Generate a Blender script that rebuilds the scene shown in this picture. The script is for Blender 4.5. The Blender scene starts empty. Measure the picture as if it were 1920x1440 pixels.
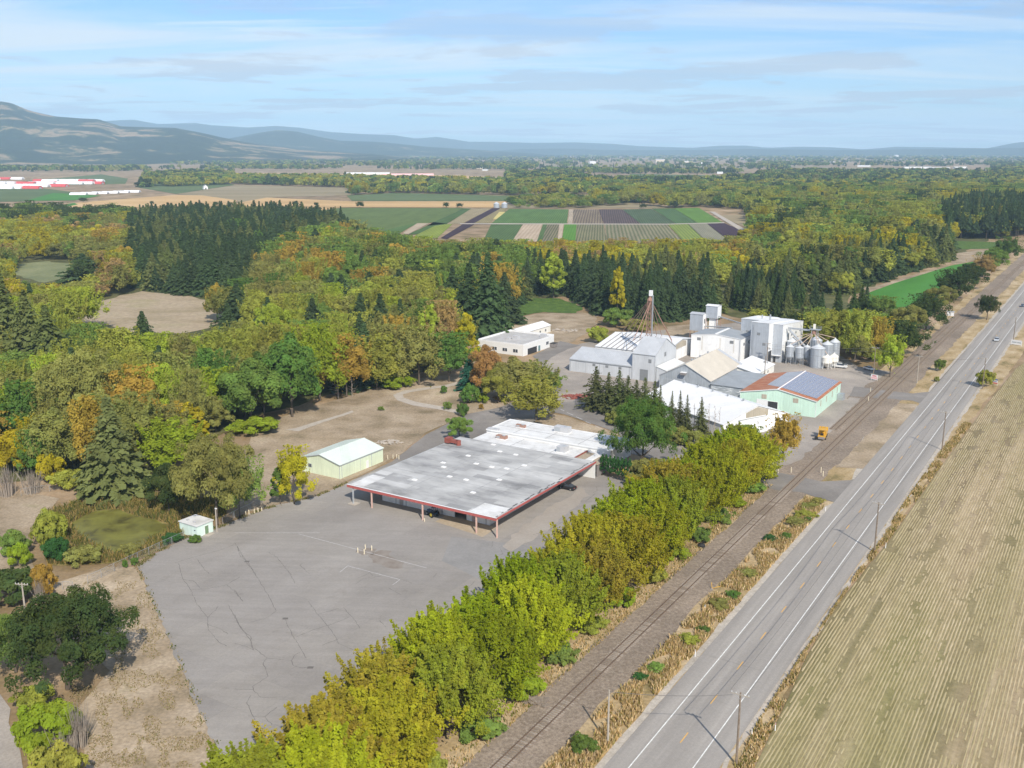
import bpy, bmesh, math, random
import numpy as np
from mathutils import Vector, Matrix, noise
random.seed(7)
R = math.radians
S = bpy.context.scene
COL = S.collection
# ------------------------------------------------------------------ camera
FPX, HORIZON, HCAM = 1850.0, 280.0, 84.0       # focal length in photo pixels, horizon row, height in metres
PITCH = math.atan((720 - HORIZON) / FPX)
cam_d = bpy.data.cameras.new('camera')
cam_d.sensor_width = 36.0
cam_d.lens = FPX / 1920 * 36.0
cam_d.clip_start = 1.0
cam_d.clip_end = 120000
cam = bpy.data.objects.new('camera', cam_d)
cam.location = (0, 0, HCAM)
cam.rotation_euler = (math.pi / 2 - PITCH, 0, 0)
COL.objects.link(cam)
S.camera = cam
# ------------------------------------------------------------------ sun and sky
SUN_AZ, SUN_EL = 163.0, 40.0                   # clockwise from +Y
sd = bpy.data.lights.new('sun', 'SUN')
sd.energy = 4.3
sd.angle = R(0.5)
sd.color = (1.0, 0.93, 0.82)
sun = bpy.data.objects.new('sun', sd)
dsun = Vector((math.sin(R(SUN_AZ)) * math.cos(R(SUN_EL)), math.cos(R(SUN_AZ)) * math.cos(R(SUN_EL)), math.sin(R(SUN_EL))))
sun.rotation_euler = dsun.to_track_quat('Z', 'Y').to_euler()
COL.objects.link(sun)
world = bpy.data.worlds.new('World')
S.world = world
world.use_nodes = True
wt = world.node_tree
for n in list(wt.nodes):
    wt.nodes.remove(n)
wn = lambda t: wt.nodes.new(t)
wl = lambda a, b: wt.links.new(a, b)
def wmath(op, a, b=None, c=None, clamp=False):
    n = wn('ShaderNodeMath'); n.operation = op; n.use_clamp = clamp
    for i, x in enumerate((a, b, c)):
        if x is None: continue
        if isinstance(x, (int, float)): n.inputs[i].default_value = x
        else: wl(x, n.inputs[i])
    return n.outputs[0]
sky = wn('ShaderNodeTexSky')
sky.sky_type = 'NISHITA'
sky.sun_disc = False
sky.sun_elevation = R(SUN_EL)
sky.sun_rotation = R(SUN_AZ)
sky.altitude = 100
sky.air_density = 1.0
sky.dust_density = 0.6
sky.ozone_density = 2.2
tc = wn('ShaderNodeTexCoord')
sep = wn('ShaderNodeSeparateXYZ'); wl(tc.outputs['Generated'], sep.inputs[0])
X, Y, Z = sep.outputs
# cloud decks: the direction is carried up to a flat layer, as clouds lie in the air
def deck(height_bias, scale, rot, stretch, detail, lo, hi, dist=0.0, seed=0.0):
    zz = wmath('ADD', wmath('MAXIMUM', Z, 0.0), height_bias)
    cx = wmath('DIVIDE', X, zz); cy = wmath('DIVIDE', Y, zz)
    cmb = wn('ShaderNodeCombineXYZ'); wl(cx, cmb.inputs[0]); wl(cy, cmb.inputs[1]); cmb.inputs[2].default_value = seed
    mp = wn('ShaderNodeMapping'); wl(cmb.outputs[0], mp.inputs[0])
    mp.inputs['Rotation'].default_value = (0, 0, R(rot)); mp.inputs['Scale'].default_value = stretch
    nz = wn('ShaderNodeTexNoise'); wl(mp.outputs[0], nz.inputs['Vector'])
    nz.inputs['Scale'].default_value = scale; nz.inputs['Detail'].default_value = detail
    nz.inputs['Roughness'].default_value = 0.58; nz.inputs['Distortion'].default_value = dist
    mr = wn('ShaderNodeMapRange'); wl(nz.outputs[0], mr.inputs[0])
    mr.interpolation_type = 'SMOOTHSTEP'
    mr.inputs[1].default_value = lo; mr.inputs[2].default_value = hi
    return mr.outputs[0]
def mixc(fac, a, b):
    n = wn('ShaderNodeMix'); n.data_type = 'RGBA'; n.clamp_factor = True
    wl(fac, n.inputs[0])
    for i, x in ((6, a), (7, b)):
        if isinstance(x, tuple): n.inputs[i].default_value = (*x, 1)
        else: wl(x, n.inputs[i])
    return n.outputs[2]
cirrus = deck(0.09, 0.50, 28, (0.55, 1.9, 1), 8, 0.36, 0.66, 0.9, 3.1)
streak = deck(0.07, 1.0, -22, (0.4, 2.6, 1), 6, 0.55, 0.74, 0.5, 9.4)
cumul = deck(0.034, 1.15, 4, (0.5, 0.42, 1), 7, 0.505, 0.58, 0.2, 5.7)
hs = wn('ShaderNodeHueSaturation'); wl(sky.outputs[0], hs.inputs['Color'])
hs.inputs['Saturation'].default_value = 1.0; hs.inputs['Value'].default_value = 1.0
tn_ = wn('ShaderNodeMix'); tn_.data_type = 'RGBA'; tn_.blend_type = 'MULTIPLY'; tn_.inputs[0].default_value = 1.0
wl(hs.outputs[0], tn_.inputs[6]); tn_.inputs[7].default_value = (0.50, 0.665, 0.89, 1)
c1 = mixc(wmath('MULTIPLY', cirrus, 0.86), tn_.outputs[2], (5.0, 5.45, 5.8))
c2 = mixc(wmath('MULTIPLY', streak, 0.55), c1, (5.8, 6.1, 6.3))
lowfade = wmath('MULTIPLY', wmath('SUBTRACT', 1.0, wmath('MULTIPLY', Z, 5.0), clamp=True), 1.0, clamp=True)
c3 = mixc(wmath('MULTIPLY', wmath('MULTIPLY', cumul, lowfade), 0.85), c2, (3.0, 3.25, 3.8))
bg = wn('ShaderNodeBackground'); wl(c3, bg.inputs[0])
bg.inputs[1].default_value = 0.12
out = wn('ShaderNodeOutputWorld'); wl(bg.outputs[0], out.inputs[0])
# ------------------------------------------------------------------ exposure and render settings
S.view_settings.view_transform = 'Standard'
S.view_settings.look = 'None'
S.view_settings.exposure = 0.45
S.view_settings.gamma = 1.0
S.view_settings.use_curve_mapping = False
S.render.engine = 'CYCLES'
S.cycles.max_bounces = 7
S.cycles.diffuse_bounces = 4
S.cycles.glossy_bounces = 2
S.cycles.transmission_bounces = 3
S.cycles.volume_bounces = 2
S.cycles.transparent_max_bounces = 6
S.cycles.use_denoising = True
S.cycles.use_adaptive_sampling = True
S.cycles.adaptive_threshold = 0.015
S.cycles.sample_clamp_indirect = 5.0
# ================================================================== helpers
cP, sP = math.cos(PITCH), math.sin(PITCH)
def ray(x, y):
    a, b = x - 960, 720 - y
    return (a, FPX * cP + b * sP, b * cP - FPX * sP)
def G(x, y, z=0.0):                              # photo pixel -> point on the level z
    r = ray(x, y); t = (z - HCAM) / r[2]
    return (r[0] * t, r[1] * t)
def top_z(y, bx, by, x=None):                    # height of the pixel row y straight above the ground point (bx, by)
    g = G(bx, by); r = ray(bx if x is None else x, y)
    return HCAM + r[2] * g[1] / r[1]
def project(x, y, z):                            # world -> photo pixel
    d = y * cP - (z - HCAM) * sP; up = y * sP + (z - HCAM) * cP
    if d < 1: return (-9999, -9999, d)
    return (960 + FPX * x / d, 720 - FPX * up / d, d)
AZ = R(31.8)                                     # the road, the railway and the buildings share this bearing
sA, cA = math.sin(AZ), math.cos(AZ)
def W(u, v, z=0.0):                              # along the road / to the right of it -> world
    return Vector((u * sA + v * cA, u * cA - v * sA, z))
def UV(p):
    return (p[0] * sA + p[1] * cA, p[0] * cA - p[1] * sA)
def tag(o, label=None, cat=None, group=None, kind=None):
    if label: o['label'] = label
    if cat: o['category'] = cat
    if group: o['group'] = group
    if kind: o['kind'] = kind
    return o
def link(name, data, parent=None):
    o = bpy.data.objects.new(name, data); COL.objects.link(o)
    if parent is not None: o.parent = parent
    return o
def empty(name, loc, rz=0.0):
    o = link(name, None); o.location = loc; o.rotation_euler = (0, 0, rz); o.empty_display_size = 0.5
    return o
def building(name, label, u, v, cat='building', group=None):   # local x = to the right (v), local y = along the road (u)
    return tag(empty(name, W(u, v), -AZ), label, cat, group)
def np_mesh(name, verts, faces_n, loops, mats, smooth=False):
    me = bpy.data.meshes.new(name)
    nv = len(verts); nf = len(faces_n)
    me.vertices.add(nv); me.vertices.foreach_set('co', np.asarray(verts, dtype=np.float32).ravel())
    me.loops.add(len(loops)); me.loops.foreach_set('vertex_index', np.asarray(loops, dtype=np.int32))
    me.polygons.add(nf)
    st = np.concatenate(([0], np.cumsum(faces_n)[:-1])).astype(np.int32)
    me.polygons.foreach_set('loop_start', st)
    me.polygons.foreach_set('loop_total', np.asarray(faces_n, dtype=np.int32))
    if smooth: me.polygons.foreach_set('use_smooth', np.ones(nf, dtype=bool))
    for m in mats: me.materials.append(m)
    me.update(calc_edges=True)
    return me
class MB:
    """collects shapes that become ONE mesh object"""
    def __init__(s): s.v = []; s.f = []; s.m = []
    def add(s, vs, fs, mi=0):
        b = len(s.v); s.v += [tuple(p) for p in vs]; s.f += [tuple(i + b for i in f) for f in fs]; s.m += [mi] * len(fs); return s
    def box(s, x0, x1, y0, y1, z0, z1, mi=0):
        return s.add([(x0,y0,z0),(x1,y0,z0),(x1,y1,z0),(x0,y1,z0),(x0,y0,z1),(x1,y0,z1),(x1,y1,z1),(x0,y1,z1)],
                     [(0,3,2,1),(4,5,6,7),(0,1,5,4),(1,2,6,5),(2,3,7,6),(3,0,4,7)], mi)
    def hexa(s, b, t, mi=0):                      # bottom quad, top quad
        return s.add(list(b) + list(t), [(0,3,2,1),(4,5,6,7),(0,1,5,4),(1,2,6,5),(2,3,7,6),(3,0,4,7)], mi)
    def slab(s, q, th, mi=0):                     # a quad given thickness downwards
        return s.hexa([(p[0], p[1], p[2] - th) for p in q], q, mi)
    def prism(s, poly, axis, a, b, mi=0):         # poly of (p,q) extruded along axis from a to b
        n = len(poly)
        def mk(p, t): return {'x': (t, p[0], p[1]), 'y': (p[0], t, p[1]), 'z': (p[0], p[1], t)}[axis]
        vs = [mk(p, a) for p in poly] + [mk(p, b) for p in poly]
        fs = [tuple(range(n))[::-1], tuple(range(n, 2 * n))] + [(i, (i + 1) % n, n + (i + 1) % n, n + i) for i in range(n)]
        return s.add(vs, fs, mi)
    def tube(s, p0, p1, r0, r1=None, n=6, mi=0, cap=True):
        r1 = r0 if r1 is None else r1
        p0, p1 = Vector(p0), Vector(p1); d = (p1 - p0)
        if d.length < 1e-6: return s
        d.normalize(); a = d.orthogonal().normalized(); b = d.cross(a)
        vs = []
        for p, r in ((p0, r0), (p1, r1)):
            for i in range(n):
                t = 2 * math.pi * i / n
                vs.append(p + a * (r * math.cos(t)) + b * (r * math.sin(t)))
        fs = [(i, (i + 1) % n, n + (i + 1) % n, n + i) for i in range(n)]
        if cap: fs += [tuple(range(n))[::-1], tuple(range(n, 2 * n))]
        return s.add(vs, fs, mi)
    def path(s, pts, r, n=5, mi=0):
        for a, b in zip(pts[:-1], pts[1:]): s.tube(a, b, r, r, n, mi)
        return s
    def lathe(s, prof, cx=0, cy=0, n=20, mi=0):   # prof of (radius, z)
        vs = []; fs = []
        for r, z in prof:
            for i in range(n):
                t = 2 * math.pi * i / n; vs.append((cx + r * math.cos(t), cy + r * math.sin(t), z))
        for k in range(len(prof) - 1):
            for i in range(n):
                j = (i + 1) % n; fs.append((k*n+i, k*n+j, (k+1)*n+j, (k+1)*n+i))
        fs.append(tuple(range(n))[::-1]); fs.append(tuple(range((len(prof)-1)*n, len(prof)*n)))
        return s.add(vs, fs, mi)
    def mesh(s, name, mats, smooth=False):
        me = bpy.data.meshes.new(name); me.from_pydata(s.v, [], s.f)
        for m in (mats if isinstance(mats, (list, tuple)) else [mats]): me.materials.append(m)
        if any(s.m): me.polygons.foreach_set('material_index', s.m)
        if smooth: me.polygons.foreach_set('use_smooth', [True] * len(s.f))
        me.update(); return me
    def build(s, name, mats, parent=None, smooth=False):
        return link(name, s.mesh(name, mats, smooth), parent)
def sheet(name, pts, z, mat, jit=0.0, seg=None, parent=None, kind='structure', seed=1):
    """flat sheet with an (optionally uneven) outline; pts are world xy"""
    rg = random.Random(seed + len(pts)); P = []
    n = len(pts)
    for i in range(n):
        a, b = Vector(pts[i][:2]), Vector(pts[(i + 1) % n][:2])
        k = max(1, int((b - a).length / seg)) if seg else 1
        nrm = Vector((-(b - a).y, (b - a).x)).normalized() if (b - a).length > 0 else Vector((0, 0))
        for j in range(k):
            p = a.lerp(b, j / k)
            if jit: p = p + nrm * (rg.uniform(-1, 1) * jit + jit * 1.2 * noise.noise(Vector((p.x / (6 * seg), p.y / (6 * seg), seed))))
            P.append((p.x, p.y, z))
    me = bpy.data.meshes.new(name); me.from_pydata(P, [], [tuple(range(len(P)))])
    bm = bmesh.new(); bm.from_mesh(me)
    bmesh.ops.triangulate(bm, faces=bm.faces[:], quad_method='BEAUTY', ngon_method='EAR_CLIP')
    bmesh.ops.recalc_face_normals(bm, faces=bm.faces[:])
    for f in bm.faces:
        if f.normal.z < 0: f.normal_flip()
    bm.to_mesh(me); bm.free(); me.materials.append(mat)
    o = link(name, me, parent)
    if kind and parent is None: o['kind'] = kind
    return o
def psheet(name, px, z, mat, **k): return sheet(name, [G(*p) for p in px], z, mat, **k)
def uvsheet(name, uvp, z, mat, **k): return sheet(name, [W(*p)[:2] for p in uvp], z, mat, **k)
# ------------------------------------------------------------------ materials
class NT:
    def __init__(s, name):
        s.mat = bpy.data.materials.new(name); s.mat.use_nodes = True; s.t = s.mat.node_tree
        s.b = s.t.nodes['Principled BSDF']; s.out = s.t.nodes['Material Output']
    def n(s, t): return s.t.nodes.new(t)
    def l(s, a, b): s.t.links.new(a, b)
    def coord(s, which='POS', stretch=(1, 1, 1), rot=0.0):
        if which == 'POS': o = s.n('ShaderNodeNewGeometry').outputs['Position']
        else: o = s.n('ShaderNodeTexCoord').outputs['Object']
        m = s.n('ShaderNodeMapping'); m.vector_type = 'TEXTURE'
        m.inputs['Rotation'].default_value = (0, 0, rot); m.inputs['Scale'].default_value = stretch
        s.l(o, m.inputs[0]); return m.outputs[0]
    def noise(s, co, scale, detail=4, rough=0.55, dist=0.0):
        t = s.n('ShaderNodeTexNoise'); s.l(co, t.inputs['Vector'])
        t.inputs['Scale'].default_value = scale; t.inputs['Detail'].default_value = detail
        t.inputs['Roughness'].default_value = rough; t.inputs['Distortion'].default_value = dist
        return t.outputs[0]
    def ramp(s, f, stops, interp='LINEAR'):
        r = s.n('ShaderNodeValToRGB'); r.color_ramp.interpolation = interp
        e = r.color_ramp.elements
        while len(e) < len(stops): e.new(0.5)
        for i, (p, c) in enumerate(stops):
            e[i].position = p; e[i].color = (*c, 1) if len(c) == 3 else c
        s.l(f, r.inputs[0]); return r.outputs[0]
    def rng(s, f, a, b, c=0.0, d=1.0):
        m = s.n('ShaderNodeMapRange'); s.l(f, m.inputs[0])
        for i, x in enumerate((a, b, c, d)): m.inputs[i + 1].default_value = x
        return m.outputs[0]
    def mix(s, f, a, b, mode='MIX'):
        m = s.n('ShaderNodeMix'); m.data_type = 'RGBA'; m.blend_type = mode
        if isinstance(f, (int, float)): m.inputs[0].default_value = f
        else: s.l(f, m.inputs[0])
        for i, x in ((6, a), (7, b)):
            if isinstance(x, tuple): m.inputs[i].default_value = (*x, 1)
            else: s.l(x, m.inputs[i])
        return m.outputs[2]
    def math(s, op, a, b=0.0, clamp=False):
        m = s.n('ShaderNodeMath'); m.operation = op; m.use_clamp = clamp
        for i, x in enumerate((a, b)):
            if isinstance(x, (int, float)): m.inputs[i].default_value = x
            else: s.l(x, m.inputs[i])
        return m.outputs[0]
    def wave(s, co, scale, direction='X', dist=0.0, dscale=1.0, prof='SIN'):
        w = s.n('ShaderNodeTexWave'); s.l(co, w.inputs['Vector']); w.bands_direction = direction; w.wave_profile = prof
        w.inputs['Scale'].default_value = scale; w.inputs['Distortion'].default_value = dist
        w.inputs['Detail Scale'].default_value = dscale; w.inputs['Detail'].default_value = 3
        return w.outputs['Fac']
    def value(s, col, f, lo, hi):
        v = s.rng(f, 0.3, 0.7, lo, hi)
        c = s.n('ShaderNodeCombineXYZ')
        for i in range(3): s.l(v, c.inputs[i])
        return s.mix(1.0, col, c.outputs[0], 'MULTIPLY')
    def bump(s, f, strength, dist=0.1):
        b = s.n('ShaderNodeBump'); b.inputs['Strength'].default_value = strength; b.inputs['Distance'].default_value = dist
        s.l(f, b.inputs['Height']); s.l(b.outputs[0], s.b.inputs['Normal'])
    def done(s, col, rough=0.9, metal=0.0, spec=0.3):
        if isinstance(col, tuple): s.b.inputs['Base Color'].default_value = (*col, 1)
        else: s.l(col, s.b.inputs['Base Color'])
        s.b.inputs['Roughness'].default_value = rough; s.b.inputs['Metallic'].default_value = metal
        s.b.inputs['Specular IOR Level'].default_value = spec
        return s.mat
def surf(name, stops, scale, detail=6, big=None, fine=None, bump=None, rough=0.92, metal=0.0, spec=0.25,
         stretch=(1, 1, 1), rot=0.0, coord='POS', dist=0.0):
    t = NT(name); co = t.coord(coord, stretch, rot); co0 = t.coord(coord)
    c = t.ramp(t.noise(co, scale, detail, 0.6, dist), stops)
    if big: c = t.value(c, t.noise(co0, big[0], 4), 1 - big[1], 1 + big[1])
    if fine: c = t.value(c, t.noise(co0, fine[0], 3), 1 - fine[1], 1 + fine[1])
    if bump: t.bump(t.noise(co0, bump[0], 4), bump[1], bump[2] if len(bump) > 2 else 0.1)
    return t.done(c, rough, metal, spec)
def plain(name, c, rough=0.6, metal=0.0, spec=0.4, var=0.08, scale=0.8):
    t = NT(name); co = t.coord('OBJ')
    col = t.mix(1.0, c, (1, 1, 1), 'MULTIPLY')
    col = t.value(col, t.noise(co, scale, 5, 0.65), 1 - var, 1 + var)
    return t.done(col, rough, metal, spec)
def siding(name, c, pitch=0.6, var=0.10, rough=0.5, metal=0.0, axis='XY', strength=0.35, streak=0.12):
    """painted or bare ribbed metal sheet: ribs in relief, rain streaks, dull patches"""
    t = NT(name); co = t.coord('OBJ')
    sp = t.n('ShaderNodeSeparateXYZ'); t.l(co, sp.inputs[0])
    s_ = t.math('ADD', sp.outputs[0], sp.outputs[1]) if axis == 'XY' else sp.outputs[0 if axis == 'X' else 1]
    cb = t.n('ShaderNodeCombineXYZ'); t.l(s_, cb.inputs[0])
    w = t.wave(cb.outputs[0], 0.314 / pitch, 'X')
    col = t.mix(1.0, c, (1, 1, 1), 'MULTIPLY')
    col = t.value(col, t.noise(co, 0.35, 5, 0.6), 1 - var, 1 + var)
    co2 = t.coord('OBJ', (0.5, 0.5, 7.0))
    col = t.value(col, t.noise(co2, 1.4, 4, 0.7), 1 - streak, 1 + streak * 0.6)
    fl = t.math('FLOOR', t.math('MULTIPLY', s_, 1 / (pitch * 4)))
    wnz = t.n('ShaderNodeTexWhiteNoise'); wnz.noise_dimensions = '1D'; t.l(fl, wnz.inputs['W'])
    col = t.value(col, wnz.outputs['Value'], 0.97, 1.03)
    t.bump(t.math('POWER', w, 6.0), strength, 0.05)
    return t.done(col, rough, metal, 0.35)
def rows(name, a, b, spacing, ang, var=0.2, patch=None):
    t = NT(name); co = t.coord('POS', (1, 1, 1), ang)
    w = t.wave(co, 0.314 / spacing, 'X', 1.2, 0.4)
    c = t.mix(w, a, b)
    if patch:
        c = t.mix(t.rng(t.noise(t.coord('POS', (1, 4, 1), ang), patch[1], 4), 0.45, 0.62), c, patch[0])
    c = t.value(c, t.noise(t.coord('POS', (1, 6, 1), ang), 0.08, 5, 0.65), 1 - var, 1 + var)
    return t.done(c, 0.95, 0, 0.15)
# ================================================================== the setting
m_ground = surf('dry_meadow', [(0.30, (0.10, 0.085, 0.035)), (0.45, (0.235, 0.165, 0.085)), (0.58, (0.33, 0.235, 0.145)), (0.75, (0.42, 0.32, 0.22))],
                0.035, 8, big=(0.004, 0.22), fine=(1.1, 0.16), bump=(0.8, 0.4, 0.3))
m_dirt = surf('bare_soil', [(0.28, (0.165, 0.13, 0.075)), (0.46, (0.285, 0.22, 0.145)), (0.62, (0.37, 0.295, 0.21)), (0.78, (0.25, 0.22, 0.12))],
              0.09, 9, big=(0.02, 0.2), fine=(1.6, 0.22), bump=(1.2, 0.35, 0.2))
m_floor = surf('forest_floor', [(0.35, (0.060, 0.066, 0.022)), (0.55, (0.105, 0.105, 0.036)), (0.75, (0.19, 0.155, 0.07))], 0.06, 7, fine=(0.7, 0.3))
m_lot0 = surf('old_asphalt_plain', [(0.30, (0.225, 0.202, 0.178)), (0.5, (0.275, 0.250, 0.222)), (0.7, (0.325, 0.298, 0.266))], 0.05, 8,
             big=(0.018, 0.10), fine=(2.2, 0.06), bump=(3.0, 0.12, 0.03), rough=0.88, stretch=(1, 1.6, 1), rot=-AZ)
t = NT('old_asphalt')                              # paving lanes, repairs, faded oil and tyre marks
co = t.coord('POS', (1, 1, 1), -AZ)
c = t.ramp(t.noise(t.coord('POS', (1, 2.2, 1), -AZ), 0.05, 9, 0.62), [(0.28, (0.222, 0.202, 0.180)), (0.5, (0.280, 0.257, 0.232)), (0.72, (0.33, 0.306, 0.278))])
bk = t.n('ShaderNodeTexBrick'); t.l(co, bk.inputs['Vector']); bk.offset = 0.41
bk.inputs['Scale'].default_value = 1.0; bk.inputs['Brick Width'].default_value = 13.0; bk.inputs['Row Height'].default_value = 8.5; bk.inputs['Mortar Size'].default_value = 0.06; bk.inputs['Mortar Smooth'].default_value = 0.6
bk.inputs['Color1'].default_value = (0.94, 0.94, 0.95, 1); bk.inputs['Color2'].default_value = (1.05, 1.045, 1.03, 1); bk.inputs['Mortar'].default_value = (0.86, 0.86, 0.86, 1)
c = t.mix(0.8, c, bk.outputs[0], 'MULTIPLY')
c = t.value(c, t.noise(t.coord('POS', (7, 0.7, 1), -AZ + 0.5), 0.35, 6, 0.7), 0.90, 1.08)
vor = t.n('ShaderNodeTexVoronoi'); vor.feature = 'DISTANCE_TO_EDGE'; vor.inputs['Scale'].default_value = 0.16
wob = t.n('ShaderNodeVectorMath'); wob.operation = 'ADD'; nzc = t.n('ShaderNodeTexNoise'); t.l(t.coord('POS'), nzc.inputs['Vector']); nzc.inputs['Scale'].default_value = 0.5; nzc.inputs['Detail'].default_value = 5
scl = t.n('ShaderNodeVectorMath'); scl.operation = 'SCALE'; t.l(nzc.outputs['Color'], scl.inputs[0]); scl.inputs['Scale'].default_value = 3.0
t.l(co, wob.inputs[0]); t.l(scl.outputs[0], wob.inputs[1]); t.l(wob.outputs[0], vor.inputs['Vector'])
crk = t.math('MULTIPLY', t.rng(vor.outputs['Distance'], 0.006, 0.0), t.rng(t.noise(t.coord('POS'), 0.06, 3), 0.50, 0.62))
c = t.mix(t.math('MULTIPLY', crk, 0.5, True), c, (0.15, 0.135, 0.12))
oil = t.rng(t.noise(t.coord('POS'), 0.11, 7, 0.72), 0.60, 0.72)
c = t.mix(t.math('MULTIPLY', oil, 0.45), c, (0.17, 0.145, 0.12))
c = t.value(c, t.noise(t.coord('POS'), 2.4, 4, 0.7), 0.92, 1.08)
t.bump(t.noise(t.coord('POS'), 3.0, 4), 0.15, 0.03)
m_lot = t.done(c, 0.88, 0, 0.25)
m_drive = surf('drive_asphalt', [(0.30, (0.165, 0.150, 0.135)), (0.55, (0.225, 0.205, 0.185)), (0.72, (0.285, 0.262, 0.238))], 0.07, 7, big=(0.03, 0.14), fine=(1.8, 0.08))
m_gravel = surf('yard_gravel', [(0.28, (0.215, 0.19, 0.165)), (0.5, (0.30, 0.265, 0.23)), (0.72, (0.40, 0.35, 0.295))], 0.05, 9, big=(0.02, 0.14), fine=(2.6, 0.12))
m_path = surf('concrete_path', [(0.3, (0.36, 0.31, 0.255)), (0.7, (0.46, 0.41, 0.35))], 0.6, 6)
m_ballast = surf('track_ballast', [(0.25, (0.15, 0.115, 0.086)), (0.5, (0.235, 0.187, 0.142)), (0.75, (0.33, 0.27, 0.21))], 1.6, 8, big=(0.05, 0.22), fine=(6, 0.25), bump=(4, 0.5, 0.1))
m_verge = surf('dry_verge', [(0.28, (0.12, 0.105, 0.035)), (0.45, (0.33, 0.24, 0.12)), (0.62, (0.44, 0.34, 0.21)), (0.78, (0.50, 0.42, 0.30))],
               0.16, 8, fine=(1.9, 0.22), stretch=(1, 2.2, 1), rot=-AZ, bump=(1.5, 0.4, 0.15))
m_shoulder = surf('gravel_shoulder', [(0.3, (0.34, 0.30, 0.25)), (0.7, (0.48, 0.43, 0.365))], 0.8, 7, big=(0.05, 0.12), fine=(3, 0.14))
t = NT('highway_asphalt')
co = t.coord('POS', (1, 1, 1), -AZ)
lane = t.wave(co, 0.314 / 3.65, 'X', 0.25, 0.1)
c = t.ramp(t.noise(t.coord('POS', (1, 9, 1), -AZ), 0.25, 7, 0.6), [(0.3, (0.265, 0.243, 0.218)), (0.7, (0.34, 0.312, 0.28))])
c = t.mix(t.math('MULTIPLY', lane, 0.30), c, (0.215, 0.197, 0.178))
sm = t.rng(t.noise(t.coord('POS', (9, .7, 1), -AZ), 0.5, 5, .7), 0.62, 0.70)
c = t.mix(t.math('MULTIPLY', sm, 0.30), c, (0.17, 0.155, 0.14))
c = t.value(c, t.noise(t.coord('POS', (1, 40, 1), -AZ), 1.3, 3), 0.92, 1.07)
c = t.value(c, t.noise(t.coord('POS'), 3.0, 3), 0.93, 1.07)
m_road = t.done(c, 0.85, 0, 0.3)
m_white = plain('road_paint_white', (0.66, 0.65, 0.62), 0.7, var=0.25, scale=1.2)
m_yellow = plain('road_paint_yellow', (0.62, 0.36, 0.10), 0.7, var=0.2, scale=1.0)
m_crack = plain('crack_tar', (0.135, 0.122, 0.11), 0.95, var=.25)
m_patch = surf('asphalt_patch', [(0.3, (0.215, 0.207, 0.198)), (0.7, (0.275, 0.262, 0.248))], 0.2, 6, fine=(2, 0.08))
m_stain = surf('brown_stain', [(0.3, (0.20, 0.165, 0.135)), (0.7, (0.27, 0.24, 0.21))], 0.5, 7)
m_tanpad = surf('worn_concrete', [(0.3, (0.33, 0.265, 0.185)), (0.7, (0.41, 0.34, 0.255))], 0.3, 7, fine=(2, 0.1))

GR = 23500.0
ring = [(GR * math.sin(i * math.tau / 96), GR * math.cos(i * math.tau / 96)) for i in range(96)]
sheet('ground', ring, 0.0, m_ground)
# --- forest floors (shaded litter under the woods)
FLOORS = [
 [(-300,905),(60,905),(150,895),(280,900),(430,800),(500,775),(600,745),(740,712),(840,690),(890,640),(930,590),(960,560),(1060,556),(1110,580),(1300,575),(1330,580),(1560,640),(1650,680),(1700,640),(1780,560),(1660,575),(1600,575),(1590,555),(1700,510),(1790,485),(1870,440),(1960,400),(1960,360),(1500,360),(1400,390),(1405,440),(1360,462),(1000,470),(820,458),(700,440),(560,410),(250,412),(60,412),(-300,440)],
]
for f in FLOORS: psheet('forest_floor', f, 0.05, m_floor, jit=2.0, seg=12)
# --- clearings
m_clear1 = surf('pale_grass', [(0.3, (0.13, 0.15, 0.065)), (0.6, (0.21, 0.22, 0.105)), (0.78, (0.30, 0.26, 0.15))], 0.03, 7, fine=(0.5, 0.15))
m_clear2 = surf('cleared_soil', [(0.3, (0.23, 0.185, 0.10)), (0.55, (0.36, 0.285, 0.195)), (0.75, (0.27, 0.24, 0.12))], 0.035, 8, fine=(0.4, 0.16), stretch=(2, 1, 1))
psheet('clearing', [(25,512),(45,494),(90,490),(150,497),(170,510),(140,520),(85,530),(40,522)], 0.12, m_clear1, jit=3, seg=8)
psheet('clearing', [(105,592),(150,572),(215,558),(262,547),(320,552),(385,560),(455,572),(478,590),(450,604),(340,626),(250,624),(180,608)], 0.12, m_clear2, jit=3, seg=8)
psheet('clearing', [(940,612),(960,598),(1010,588),(1090,586),(1125,592),(1118,612),(1075,640),(1050,660),(1025,648),(1000,640),(965,628)], 0.10, m_dirt, jit=1.5, seg=6)
psheet('clearing', [(1240,636),(1250,612),(1330,606),(1345,640),(1320,660)], 0.10, m_dirt, jit=1, seg=6)
m_ivy = surf('bramble_green', [(0.3, (0.045, 0.085, 0.015)), (0.55, (0.08, 0.14, 0.022)), (0.75, (0.13, 0.17, 0.035))], 0.25, 8, fine=(1.5, 0.3), bump=(0.9, 0.9, 0.6))
psheet('bramble_bank', [(955,592),(965,572),(1000,560),(1050,560),(1092,578),(1080,588),(1020,586),(975,594)], 0.22, m_ivy, jit=1.5, seg=5, kind='stuff')
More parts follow.
